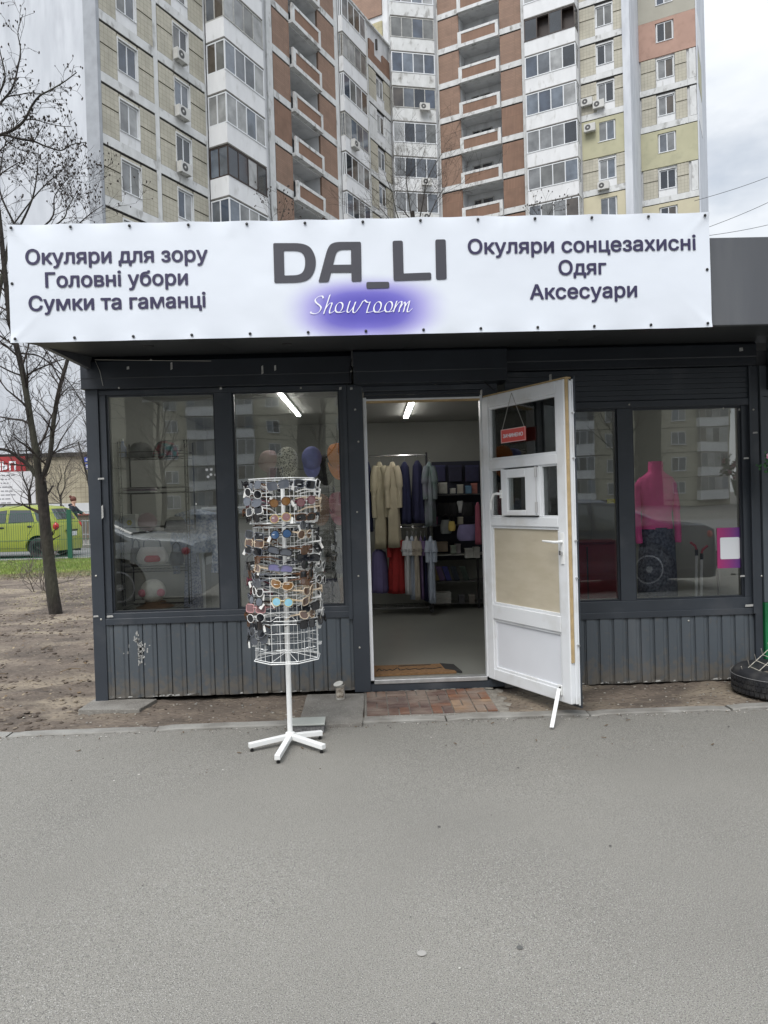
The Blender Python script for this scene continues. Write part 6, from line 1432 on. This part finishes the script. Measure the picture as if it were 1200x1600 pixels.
# ------------------------------------------------------------------ bare trees
m_bark = mat('bark', (.036, .030, .025), .95, col2=(.014, .012, .010), vscale=14, bump=1.0, bscale=45, grime=(.055, .056, .038), gscale=3, gthr=(.5, .75), stretch=(1, 1, .35))
m_bark2 = mat('young_bark', (.13, .12, .09), .9, col2=(.08, .072, .055), vscale=12, bump=.6, bscale=40)
m_twig = mat('twig_bark', (.035, .028, .024), .9); m_twig2 = mat('pale_twig', (.11, .095, .08), .9)
def sprout(mb, p, d, L_, r, dep, rnd, buds=None, droop=.0, spread=.8, upb=.25):
    n_ = 5 if dep > 1 else 4; pts = [p]; q = p.copy(); dd = d.normalized()
    for i in range(n_):
        dd = (dd+Vector((rnd.gauss(0, .17), rnd.gauss(0, .17), rnd.gauss(0, .15)+upb*.12-droop*.1))).normalized(); q = q+dd*L_/n_; pts.append(q.copy())
    rad = [max(r*(1-.75*i/n_), .0026 if p.y < 6 else .0019) for i in range(n_+1)]
    mb.tube(pts, rad, 5 if dep > 1 else 3, cap=False)
    if dep == 0:
        if buds is not None and rnd.random() < .8:
            for _ in range(rnd.randint(1, 3)): buds.ico(pts[-1]+Vector((rnd.gauss(0, .008), rnd.gauss(0, .008), rnd.gauss(0, .008))), rnd.uniform(.009, .016), sc=(.8, .8, 1.4))
        return
    for k in range(rnd.randint(3, 5)):
        i = rnd.randint(1, n_); a = rnd.uniform(0, 6.283); x = dd.orthogonal().normalized(); y = dd.cross(x); nd = (dd*rnd.uniform(.5, 1.0)+(x*math.cos(a)+y*math.sin(a))*spread*rnd.uniform(.6, 1.1)+Vector((0, 0, upb))).normalized()
        sprout(mb, pts[i], nd, L_*rnd.uniform(.45, .75), rad[i]*.62, dep-1, rnd, buds, droop, spread, upb)
def limb(mb, tw, P, r0, r1, rnd, n_=10, kids=8, kl=.6, dep=2, buds=None, k0=.25, upb=.2, spread=.8):
    P = cat([tuple(p) for p in P], 5); N = len(P); rad = [lerp(r0, r1, i/(N-1))*(1+.06*noise.noise(P[i]*7)) for i in range(N)]
    mb.tube(P, rad, n_)
    for k in range(kids):
        i = int(lerp(k0, .98, (k+rnd.random())/kids)*(N-1)); dd = (P[min(i+1, N-1)]-P[max(0, i-1)]).normalized(); a = rnd.uniform(0, 6.283); x = dd.orthogonal().normalized(); y = dd.cross(x)
        nd = (dd*.55+(x*math.cos(a)+y*math.sin(a))*.8+Vector((0, 0, upb))).normalized(); sprout(tw, P[i], nd, kl*rnd.uniform(.6, 1.2), rad[i]*.42, dep, rnd, buds, upb=upb, spread=spread)
def A3(l, Y): return [at(x, y, Y+(e[0] if e else 0)) for x, y, *e in l]
t = thing('bare_tree', 'bare forked tree with rough dark trunk standing on the earth left of the kiosk', 'tree', at(86, 953, 4.8))
rnd = random.Random(31); tr = MB(); tw = MB(); bu = MB()
YT = 4.8
limb(tr, tw, A3([(88, 962), (82, 925), (77, 880), (71, 825), (67, 780), (63, 742)], YT), .092, .066, rnd, 14, 4, .35, 1, None, .5)
limb(tr, tw, A3([(61, 748), (55, 700), (45, 640), (37, 590), (28, 550), (16, 500), (8, 430), (0, 350), (-8, 280), (-10, 215)], YT), .048, .026, rnd, 10, 26, .7, 2, None, .05)
limb(tr, tw, A3([(67, 746), (78, 712), (83, 665), (90, 620), (100, 582), (112, 540, .1), (130, 480, .3), (150, 400, .8)], YT), .036, .02, rnd, 9, 18, .65, 2, None, .05)
limb(tr, tw, A3([(60, 748), (45, 728), (30, 716), (12, 704), (-20, 698), (-60, 680)], YT), .034, .012, rnd, 8, 10, .5, 2, None, .1)
# two crossing upper limbs leaning to the right under the canopy
limb(tr, tw, A3([(28, 552), (60, 556), (85, 575), (110, 600), (135, 640)], YT+.2), .014, .005, rnd, 6, 8, .4, 2, None, .1, upb=-.1)
limb(tr, tw, A3([(44, 590), (20, 582), (0, 572), (-20, 560)], YT), .016, .008, rnd, 6, 5, .4, 2, None, .1)
for P, r0, r1, kd, kl_ in (([(-10, 215), (0, 211), (20, 203), (38, 188), (50, 165), (62, 150), (80, 140), (100, 128), (120, 113)], .024, .006, 15, .34), ([(-8, 212), (8, 211), (30, 217), (53, 221), (70, 228), (95, 235), (112, 226), (135, 222)], .020, .005, 11, .22), ([(-10, 215), (-4, 170), (18, 140), (27, 110), (32, 78), (28, 50), (36, 22)], .018, .004, 12, .27), ([(-8, 180), (-2, 150), (8, 120), (0, 80), (-5, 40)], .016, .005, 10, .32), ([(40, 187), (55, 187), (75, 193), (95, 197), (112, 198)], .009, .004, 7, .2), ([(53, 221), (62, 205), (70, 192)], .007, .003, 3, .15), ([(5, 215), (20, 228), (38, 236), (60, 240)], .009, .003, 7, .16), ([(-5, 165), (10, 152), (30, 148), (50, 145), (85, 150)], .012, .004, 9, .24)):
    limb(tr, tw, A3(P, YT), r0, r1, rnd, 6, kd, kl_, 1, bu, .15, .12)
tr.build('trunk', m_bark, t, smooth=True, fixn=False); tw.build('twigs', m_twig, t, kind='stuff', fixn=False); bu.build('buds', m_twig, t, kind='stuff', fixn=False)
def simple_tree(label, Y, polys, kids=14, kl=.6, dep=2, seed=1, mt=None, mtw=None, group='thin bare trees around the kiosk', buds=False, upb=.25):
    rnd = random.Random(seed); P0 = A3([polys[0][0][0]], Y)[0]; t = thing('bare_tree', label, 'tree', P0, group=group); tr = MB(); tw = MB(); bu = MB() if buds else None
    for i, (P, r0, r1) in enumerate(polys): limb(tr, tw, A3(P, Y), r0, r1, rnd, 6, kids if i else max(3, kids//2), kl, dep, bu, .3, upb)
    tr.build('trunk', mt or m_bark, t, smooth=True, fixn=False); tw.build('twigs', mtw or m_twig, t, kind='stuff', fixn=False)
    if buds: bu.build('catkins', m_twig, t, kind='stuff', fixn=False)
    return t
simple_tree('thin multi-stemmed bare tree whose tips rise above the left end of the banner', 7.5, [([(-60, 950), (-30, 700), (-8, 500), (6, 420), (20, 352)], .045, .03), ([(28, 360), (50, 312), (58, 270), (60, 232)], .02, .005), ([(25, 355), (0, 300), (2, 255), (10, 215)], .02, .006), ([(12, 390), (78, 345), (86, 305), (110, 275)], .02, .004), ([(12, 395), (92, 348), (106, 325), (120, 300)], .018, .004), ([(20, 352), (60, 300), (95, 268), (108, 256)], .014, .004), ([(30, 400), (110, 358), (140, 335), (162, 320)], .016, .004)], 9, .6, 2, 5, buds=True)
simple_tree('thin bare tree poking above the banner in front of the central balconies', 11, [([(648, 900), (645, 600), (648, 400), (645, 330)], .10, .04), ([(648, 380), (640, 320), (634, 270), (640, 235)], .02, .004), ([(648, 380), (660, 320), (668, 280), (690, 240)], .02, .004), ([(648, 390), (622, 340), (612, 300), (600, 270)], .02, .004), ([(648, 390), (672, 335), (684, 310), (700, 285)], .018, .004), ([(648, 400), (610, 345), (590, 320)], .015, .004)], 9, .75, 2, 8)
simple_tree('bare twig top showing above the banner left of the shop logo', 10, [([(430, 900), (432, 600), (430, 350)], .08, .02), ([(430, 370), (424, 335), (422, 305)], .012, .004), ([(430, 370), (440, 340), (446, 318)], .012, .004)], 6, .4, 1, 9, buds=True)
simple_tree('bare twig top showing above the banner under the right glazed balconies', 10, [([(850, 900), (850, 600), (850, 350)], .08, .02), ([(850, 365), (842, 340), (832, 325)], .012, .004), ([(850, 365), (858, 335), (866, 322)], .012, .004)], 6, .4, 1, 10, buds=True)
simple_tree('small bare shrub tree in front of the tiled annex, left of the near trunk', 22.8, [([(48, 800), (47, 780), (45, 765)], .05, .045), ([(45, 768), (36, 745), (33, 725), (25, 700)], .03, .008), ([(46, 766), (52, 740), (50, 715), (60, 695)], .03, .008)], 13, 1.3, 2, 12)
simple_tree('small bare shrub tree in front of the tiled annex beside the near trunk', 22.6, [([(96, 800), (95, 785), (94, 775)], .04, .035), ([(94, 778), (90, 760), (96, 745), (92, 725)], .025, .008), ([(94, 775), (101, 760), (102, 735), (112, 715)], .025, .008)], 15, 1.2, 2, 13, mtw=m_twig2)
simple_tree('dense bare tree crown behind the low annex next to the kiosk corner', 21.5, [([(150, 800), (140, 760), (130, 720), (122, 690)], .06, .02), ([(148, 790), (150, 730), (140, 680), (128, 650)], .05, .01), ([(60, 800), (58, 740), (62, 700), (80, 668)], .03, .01)], 14, 1.4, 2, 14, mtw=m_twig2)
# twiggy shrub at the foot of the near tree
rnd = random.Random(4); g = thing('twig_shrub', 'low leafless shrub at the foot of the forked tree', 'shrub', at(62, 922, 5.6)); tw = MB()
for k in range(7): sprout(tw, at(66, 924, 5.6)+Vector((rnd.gauss(0, .1), 0, 0)), Vector((rnd.uniform(-.9, .5), rnd.gauss(0, .3), 1)), .42, .008, 2, rnd, None)
sprout(tw, at(82, 912, 5.3), Vector((1, 0, .15)), .4, .012, 1, rnd)
tw.build('twigs', m_twig2, g, kind='stuff', fixn=False)
# trees across the street behind the camera
for i, (x, y) in enumerate(((-14, -46), (-3, -50), (9, -44), (20, -49))):
    rnd = random.Random(50+i); t = thing('street_tree', '%s of four bare street trees across the road, mirrored in the shop windows' % ('leftmost', 'second', 'third', 'rightmost')[i], 'tree', (x, y, 0), group='street trees across the road'); tr = MB(); tw = MB()
    limb(tr, tw, [Vector((x, y, 0)), Vector((x+.2, y, 3)), Vector((x-.1, y, 6)), Vector((x, y, 10))], .22, .06, rnd, 8, 14, 4.0, 2, None, .3)
    tr.build('trunk', m_bark, t, fixn=False); tw.build('twigs', m_twig, t, kind='stuff', fixn=False)
# ------------------------------------------------------------------ fence
fx = thing('mesh_fence', 'green welded mesh fence with posts along the lawn in front of the green car', 'fence', (-10, 13.75, .2)); YF = 13.5
mfg = mat('fence_green', (.012, .09, .05), .5)
p = at(110, 868, YF); zt_ = at(109, 796, YF).z; xp = p.x
for i in range(-4, 2):
    x = xp+i*2.5; MB().box(x-.055, x+.055, YF-.03, YF+.03, .15, zt_).build('post', mfg, fx)
    if i < 1:
        mb = MB()
        for j in range(1, 42): xx = x+.03+j*(2.44/42); mb.box(xx-.0028, xx+.0028, YF-.003, YF+.003, .25, zt_-.06)
        for zz in (.3, .75, 1.2, zt_-.08): mb.box(x+.03, x+2.47, YF-.012, YF+.0-.004, zz, zz+.01)
        mb.build('mesh_panel', mat('fence_wire', (.03, .11, .07), .5) if i == -4 else bpy.data.materials['fence_wire'], fx, kind='stuff', fixn=False)
# railing at the right of the car
g = thing('metal_railing', 'low grey metal railing beyond the car next to the kiosk corner', 'railing', at(134, 860, 20.5)); mb = MB()
for px in (129, 134, 140, 146): mb.tube([at(px, 862, 20.5), at(px, 812, 20.5)], .02, 6)
for py in (814, 835): mb.tube([at(127, py, 20.5), at(160, py, 20.5)], .02, 6)
mb.build('rails', mat('rail_grey', (.2, .2, .2), .5), g, kind='stuff')
# cables
for i, (A_, B_, lbv) in enumerate((((1085, 314), (1260, 252), 'uppermost'), ((1085, 363), (1260, 287), 'middle'), ((1085, 371), (1260, 336), 'lowest'))):
    a_, b_ = at(*A_, 30), at(*B_, 30); pts = [a_.lerp(b_, t/10)+Vector((0, 0, -.12*math.sin(math.pi*t/10))) for t in range(11)]
    solo('overhead_cable', MB().tube(pts, .012, 4), M['black'], '%s of the three overhead cables crossing the sky at the right edge' % lbv, 'cable')
# ------------------------------------------------------------------ cars
def car(name, label, loc, rz, paint, prof, Wd, wheels, wr, sidew, belt, seams, handles, tail, fr_glass, re_glass, group=None, plate='rear', rails=False, nospoke=5, rim=(.25, .25, .26)):
    g = thing(name, label, 'car', loc, rz, group=group)
    Ln = prof[-1][0]; xs_ = sorted(set([round(p[0], 3) for p in prof]+[round(Ln*i/40, 3) for i in range(41)]))
    def top(x):
        for (x0, z0), (x1, z1) in zip(prof, prof[1:]):
            if x0 <= x <= x1: return lerp(z0, z1, (x-x0)/max(1e-6, x1-x0))
        return prof[-1][1]
    def plan(x): e = min(x, Ln-x)/.42; return .80+.20*math.sqrt(max(0, 1-(1-min(1, e))**2))
    H = max(p[1] for p in prof)
    def hw(z): 
        if z < .35: return Wd/2*lerp(.93, 1, max(0, (z-.18)/.17))
        if z < belt: return Wd/2*(1-.02*((z-.35)/(belt-.35))**2)
        return Wd/2*(.98-.21*((z-belt)/(H-belt))**1.15)
    def Y_(x, z): return hw(z)*plan(x)
    rings = []
    for x in xs_:
        T_ = top(x); zz = [.20, .27, .36, .5, .64, belt-.06, belt, belt+(H-belt)*.33, belt+(H-belt)*.66, belt+(H-belt)*.88]
        zz = [min(z, T_-.02-(.012*(len(zz)-i)) if z > T_-.14 else z) for i, z in enumerate(zz)]
        half = [(Y_(x, z), z) for z in zz]+[(max(Y_(x, T_)-.10, .05), T_-.004), (.0, T_)]
        ring = [(x, y, z) for y, z in half]+[(x, -y, z) for y, z in reversed(half[:-1])]
        rings.append(ring)
    mb = MB().loft(rings); me = mb.mesh('body', paint, smooth=True); o = bpy.data.objects.new('body', me); COL.objects.link(o)
    for wx in wheels:
        cu = MB().lathe([(wr+.055, -Wd), (wr+.055, Wd)], 32, c=(wx, 0, wr+.01), axis='y').build('cut', paint, None); md = o.modifiers.new('b', 'BOOLEAN'); md.operation = 'DIFFERENCE'; md.solver = 'EXACT'; md.object = cu
    for wx in wheels: pass
    ev = bpy.data.meshes.new_from_object(o.evaluated_get(bpy.context.evaluated_depsgraph_get()))
    for c_ in [q for q in bpy.data.objects if q.name.startswith('cut')]: bpy.data.objects.remove(c_)
    o.modifiers.clear(); o.data = ev; o.parent = g; md = o.modifiers.new('es', 'EDGE_SPLIT'); md.split_angle = R(35)
    mgz = pane_mat_car; mbk = M['black']
    MB().box(wheels[0]-.5, wheels[1]+.5, -Wd/2+.12, Wd/2-.12, .19, .55).build('underbody', mbk, g, local=True)
    def skin(poly, s, off=.006):     # polygon on the car side, subdivided strip
        n_ = 6; P = []; (a, b, c, d) = poly
        for i in range(n_+1):
            t = i/n_
            for j in range(7):
                q = j/6; x = lerp(lerp(a[0], b[0], q), lerp(d[0], c[0], q), t); z = lerp(lerp(a[1], b[1], q), lerp(d[1], c[1], q), t); P.append((x, s*(Y_(x, z)+off), z))
        return P, [(i*7+j, i*7+j+1, (i+1)*7+j+1, (i+1)*7+j) for i in range(n_) for j in range(6)]
    for s in (-1, 1):
        for poly in sidew:
            MB().add(*skin(poly, s)).build('window', mgz, g, local=True, fixn=False, smooth=True)
            cx = sum(p[0] for p in poly)/4; cz = sum(p[1] for p in poly)/4
            big = [(cx+(x-cx)*1.04+.0, cz+(z-cz)*1.07) for x, z in poly]
            MB().add(*skin(big, s, .003)).build('window_trim', mbk if not rails else mbk, g, local=True, fixn=False)
        sm_ = MB()
        for (x0, z0), (x1, z1) in seams:
            N = 8; P = [(lerp(x0, x1, i/N), s*(Y_(lerp(x0, x1, i/N), lerp(z0, z1, i/N))+.001), lerp(z0, z1, i/N)) for i in range(N+1)]; sm_.tube(P, .004, 4)
        sm_.build('door_seams', mbk, g, local=True, kind='stuff')
        for hx_, hz_ in handles: MB().ball((hx_, s*(Y_(hx_, hz_)+.004), hz_), .05, sc=(1.4, .3, .6), nu=12, nv=6).build('door_handle', mbk, g, local=True)
        tx, tz0, tz1, tw_ = tail
        MB().ball((tx, s*(Y_(tx, tz0)-.05), (tz0+tz1)/2), .12, sc=(tw_, .62, (tz1-tz0)/.24), nu=16, nv=10).build('tail_light', mat('tail_red', (.35, .012, .015), .15) if 'tail_red' not in bpy.data.materials else bpy.data.materials['tail_red'], g, local=True, smooth=True)
        MB().ball((.16, s*(Y_(.16, .62)-.06), .64), .11, sc=(.9, .9, .8), nu=14, nv=8).build('headlight', mat('head_lens', (.6, .62, .65), .1) if 'head_lens' not in bpy.data.materials else bpy.data.materials['head_lens'], g, local=True, smooth=True)
        MB().ball((fr_glass[0][0]+.28, s*(Wd/2+.07), belt+.06), .075, sc=(.7, 1, .8), nu=12, nv=8).build('mirror', mbk if rails else paint, g, local=True, smooth=True)
        if rails: MB().tube([(1.15, s*.52, H-.02), (1.25, s*.53, H+.045), (2.9, s*.53, H+.03), (3.02, s*.52, H-.06)], .014, 6).build('roof_rail', mbk, g, local=True)
    for nm_, (p0, p1) in (('windscreen', fr_glass), ('rear_window', re_glass)):
        vs = []; s_ = -1 if nm_ == 'windscreen' else 1
        for t in (0, .25, .5, .75, 1):
            x = lerp(p0[0], p1[0], t); z = lerp(p0[1], p1[1], t)
            for q in (-1, -.9, 0, .9, 1): w = max(Y_(x, z)-.13, .1); vs.append((x+s_*(.014-.03*(abs(q) == 1)), q*w, z+.010-.02*(abs(q) == 1)))
        MB().add(vs, [(i*5+j, i*5+j+1, (i+1)*5+j+1, (i+1)*5+j) for i in range(4) for j in range(4)]).build(nm_, mgz, g, local=True, fixn=False, smooth=True)
    if plate:
        MB().box(Ln+.003, Ln+.012, -.26, .26, .58, .70).build('number_plate', mat('plate_white', (.6, .62, .64), .4) if 'plate_white' not in bpy.data.materials else bpy.data.materials['plate_white'], g, local=True, bevel=.004)
        MB().box(Ln-.0, Ln+.006, -.34, .34, .71, .76).build('plate_garnish', mbk, g, local=True)
    MB().box(Ln-.35, Ln-.02, -Wd/2*.7, Wd/2*.7, .17, .28).build('rear_valance', mbk, g, local=True, bevel=.02)
    mrim = mat('rim_%s' % name+label[:6], rim, .3, metal=.6)
    for wx in wheels:
        for s in (-1, 1):
            y0 = s*(Wd/2-.10)
            w = MB().lathe([(wr*.62, -.09), (wr*.9, -.095), (wr, -.07), (wr, .07), (wr*.9, .095), (wr*.62, .09)], 32, c=(wx, y0, wr), axis='y').build('wheel', M['rubber'], g, local=True, smooth=True)
            rm_ = MB(); yo = y0+s*.075
            rm_.lathe([(wr*.60, -.015), (wr*.64, .015), (wr*.58, .02), (wr*.55, 0)], 28, c=(wx, yo, wr), axis='y'); rm_.lathe([(.05, -.02), (.05, .02)], 14, c=(wx, yo, wr), axis='y')
            for k in range(nospoke*2):
                a = math.pi*k/nospoke; rm_.bar((wx+.04*math.cos(a), yo, wr+.04*math.sin(a)), (wx+wr*.58*math.cos(a+.06*(-1)**k), yo, wr+wr*.58*math.sin(a+.06*(-1)**k)), .022, .02, up=(0, 1, 0))
            rm_.build('rim', mrim, w, local=True)
            MB().lathe([(wr*.6, 0), (wr*.6, .01)], 24, c=(wx, y0+s*.03, wr), axis='y').build('brake_disc', mbk, w, local=True)
    return g
pane_mat_car = mat('car_glass', (.035, .045, .05), .05, spec=1.0)
lime = mat('lime_paint', (.28, .325, .05), .28, vary=.06, spec=.6)
hatch = [(0, .45), (.03, .62), (.15, .74), (.55, .90), (.95, 1.00), (1.55, 1.40), (1.9, 1.465), (2.5, 1.475), (3.0, 1.42), (3.15, 1.36), (3.38, 1.00), (3.46, .86), (3.50, .55), (3.50, .45)]
ca = R(6)   # tail turned a little towards the pavement
pr = at(107, 866, 15.2)
car('parked_car', 'bright lime green hatchback parked on the far road behind the mesh fence', (pr.x-3.48*math.cos(ca), 15.35+3.48*math.sin(ca)+.1, .20), -ca, lime, hatch, 1.5, (.62, 2.90), .285,
    [[(1.30, 1.0), (1.62, 1.30), (1.98, 1.335), (1.98, 1.0)], [(2.08, 1.0), (2.08, 1.335), (2.66, 1.32), (2.80, 1.02)], [(2.90, 1.02), (2.78, 1.27), (2.92, 1.24), (3.18, 1.02)]], .96,
    [((2.03, 1.36), (2.03, .30)), ((2.85, 1.0), (2.62, .62)), ((2.62, .62), (2.55, .30)), ((1.1, .97), (1.05, .3)), ((1.05, .30), (2.55, .28)), ((1.0, .48), (2.5, .48))], [(1.88, .86), (2.68, .88)], (3.38, .74, .98, .75), [(1.02, 1.04), (1.58, 1.38)], [(3.34, 1.05), (3.14, 1.35)], rails=True, rim=(.05, .05, .055))
sedan = [(0, .45), (.05, .62), (.25, .74), (1.1, .90), (1.35, .95), (2.05, 1.36), (2.5, 1.44), (3.0, 1.42), (3.75, 1.10), (3.95, 1.06), (4.5, 1.02), (4.66, .95), (4.72, .6), (4.72, .45)]
sw = [[(1.75, .98), (2.15, 1.28), (2.72, 1.35), (2.72, .98)], [(2.80, .98), (2.80, 1.35), (3.25, 1.28), (3.72, 1.02)]]
sm2 = [((2.76, 1.36), (2.76, .30)), ((1.65, .97), (1.6, .3)), ((3.7, .98), (3.45, .35)), ((1.6, .30), (3.4, .28)), ((1.3, .82), (4.4, .84))]
car('parked_car', 'dark blue saloon parked beside the walkway, mirrored in the right windows', (.70, -6.15, 0), 0, mat('navy_paint', (.012, .018, .04), .12, spec=.8), sedan, 1.82, (.85, 3.6), .35, sw, .93, sm2, [(2.6, .86), (3.5, .88)], (4.55, .78, .92, .6), [(1.42, .99), (2.0, 1.33)], [(3.74, 1.12), (3.1, 1.4)], group='cars mirrored in the windows', rim=(.5, .5, .52))
car('parked_car', 'silver saloon parked beside the walkway, mirrored in the left windows', (-2.6, -4.6, 0), math.pi, mat('silver_paint', (.42, .44, .46), .2, metal=.4, spec=.8), sedan, 1.82, (.85, 3.6), .35, sw, .93, sm2, [(2.6, .86), (3.5, .88)], (4.55, .78, .92, .6), [(1.42, .99), (2.0, 1.33)], [(3.74, 1.12), (3.1, 1.4)], group='cars mirrored in the windows', rim=(.4, .4, .42)) if False else None
car('parked_car', 'silver saloon parked beside the walkway, mirrored in the left windows', (-7.2, -6.0, 0), 0, mat('silver_paint', (.42, .44, .46), .2, metal=.3, spec=.8), sedan, 1.82, (.85, 3.6), .35, sw, .93, sm2, [(2.6, .86), (3.5, .88)], (4.55, .78, .92, .6), [(1.42, .99), (2.0, 1.33)], [(3.74, 1.12), (3.1, 1.4)], group='cars mirrored in the windows', rim=(.4, .4, .42))
# ------------------------------------------------------------------ person beyond the car
def skinfig(edges, V, rad, m, name, parent):
    me = bpy.data.meshes.new(name); me.from_pydata([tuple(v) for v in V], edges, []); o = bpy.data.objects.new(name, me); COL.objects.link(o); o.modifiers.new('skin', 'SKIN')
    for i, sv in enumerate(me.skin_vertices[0].data): sv.radius = rad[i] if hasattr(rad[i], '__len__') else (rad[i], rad[i])
    me.skin_vertices[0].data[0].use_root = True; sd_ = o.modifiers.new('sub', 'SUBSURF'); sd_.levels = 2; sd_.render_levels = 2
    ev = bpy.data.meshes.new_from_object(o.evaluated_get(bpy.context.evaluated_depsgraph_get())); bpy.data.objects.remove(o)
    for p in ev.polygons: p.use_smooth = True
    ev.materials.clear(); ev.materials.append(m); q = bpy.data.objects.new(name, ev); COL.objects.link(q); q.parent = parent; return q
px_ = at(114, 800, 18.4); g = thing('person', 'person in a dark hooded jacket with reddish hair walking behind the green car', 'person', (px_.x, 18.4, .2), R(12))
skin_ = mat('skin_tone', (.50, .30, .22), .5); jk = mat('jacket_navy', (.015, .022, .035), .8, vary=.3, vscale=8); tr_ = mat('trousers_dark', (.02, .02, .025), .8); hair = mat('hair_red', (.10, .03, .018), .7)
V = [(0, 0, .95), (0, 0, 1.15), (0, 0, 1.36), (.01, 0, 1.47), (.03, 0, 1.56), (.04, 0, 1.63), (0, -.17, 1.38), (-.02, -.22, 1.12), (.16, -.20, .95), (.0, .17, 1.38), (.14, .22, 1.24), (.34, .22, 1.16), (0, -.10, .90), (.12, -.10, .50), (.02, -.10, .08), (0, .10, .90), (-.10, .10, .50), (-.26, .10, .12), (.14, -.10, .03), (-.16, .10, .04)]
E_ = [(0, 1), (1, 2), (2, 3), (3, 4), (4, 5), (2, 6), (6, 7), (7, 8), (2, 9), (9, 10), (10, 11), (0, 12), (12, 13), (13, 14), (0, 15), (15, 16), (16, 17), (14, 18), (17, 19)]
rd = [(.15, .12), (.13, .11), (.15, .12), .055, .08, .085, .06, .048, .035, .06, .048, .034, .09, .06, .042, .09, .06, .042, .04, .04]
skinfig(E_, V, rd, skin_, 'body', g)
skinfig([(0, 1), (1, 2), (2, 3), (3, 4), (4, 5), (2, 6), (6, 7), (7, 8)], [(0, 0, .86), (0, 0, 1.12), (0, 0, 1.37), (0, -.18, 1.39), (-.02, -.23, 1.12), (.13, -.21, .99), (0, .18, 1.39), (.14, .23, 1.24), (.29, .23, 1.175)], [(.18, .15), (.16, .14), (.17, .14), .085, .066, .055, .085, .066, .055], jk, 'jacket', g)
skinfig([(0, 1), (1, 2), (2, 3), (0, 4), (4, 5), (5, 6)], [(0, 0, .93), (0, -.10, .86), (.12, -.10, .50), (.03, -.10, .14), (0, .10, .86), (-.10, .10, .50), (-.24, .10, .16)], [(.16, .13), .10, .07, .055, .10, .07, .055], tr_, 'trousers', g)
MB().ball((.02, 0, 1.65), .10, sc=(1, .9, 1), nu=14, nv=10).build('hair', hair, g, local=True, smooth=True); MB().ball((-.06, 0, 1.735), .045, nu=10, nv=8).build('hair_bun', hair, g, local=True, smooth=True)
MB().ball((-.05, 0, 1.46), .10, sc=(.9, 1.3, .6), nu=12, nv=8).build('hood', jk, g, local=True, smooth=True)
MB().ico((.115, 0, 1.60), .014).build('nose', skin_, g, local=True)
for s in (-1, 1): MB().box(-.10+(.20 if s < 0 else 0)*1.0-.06, .14+(.08 if s < 0 else -.14), s*.10-.045, s*.10+.045, 0, .08).build('shoe', M['black'], g, local=True, bevel=.02)
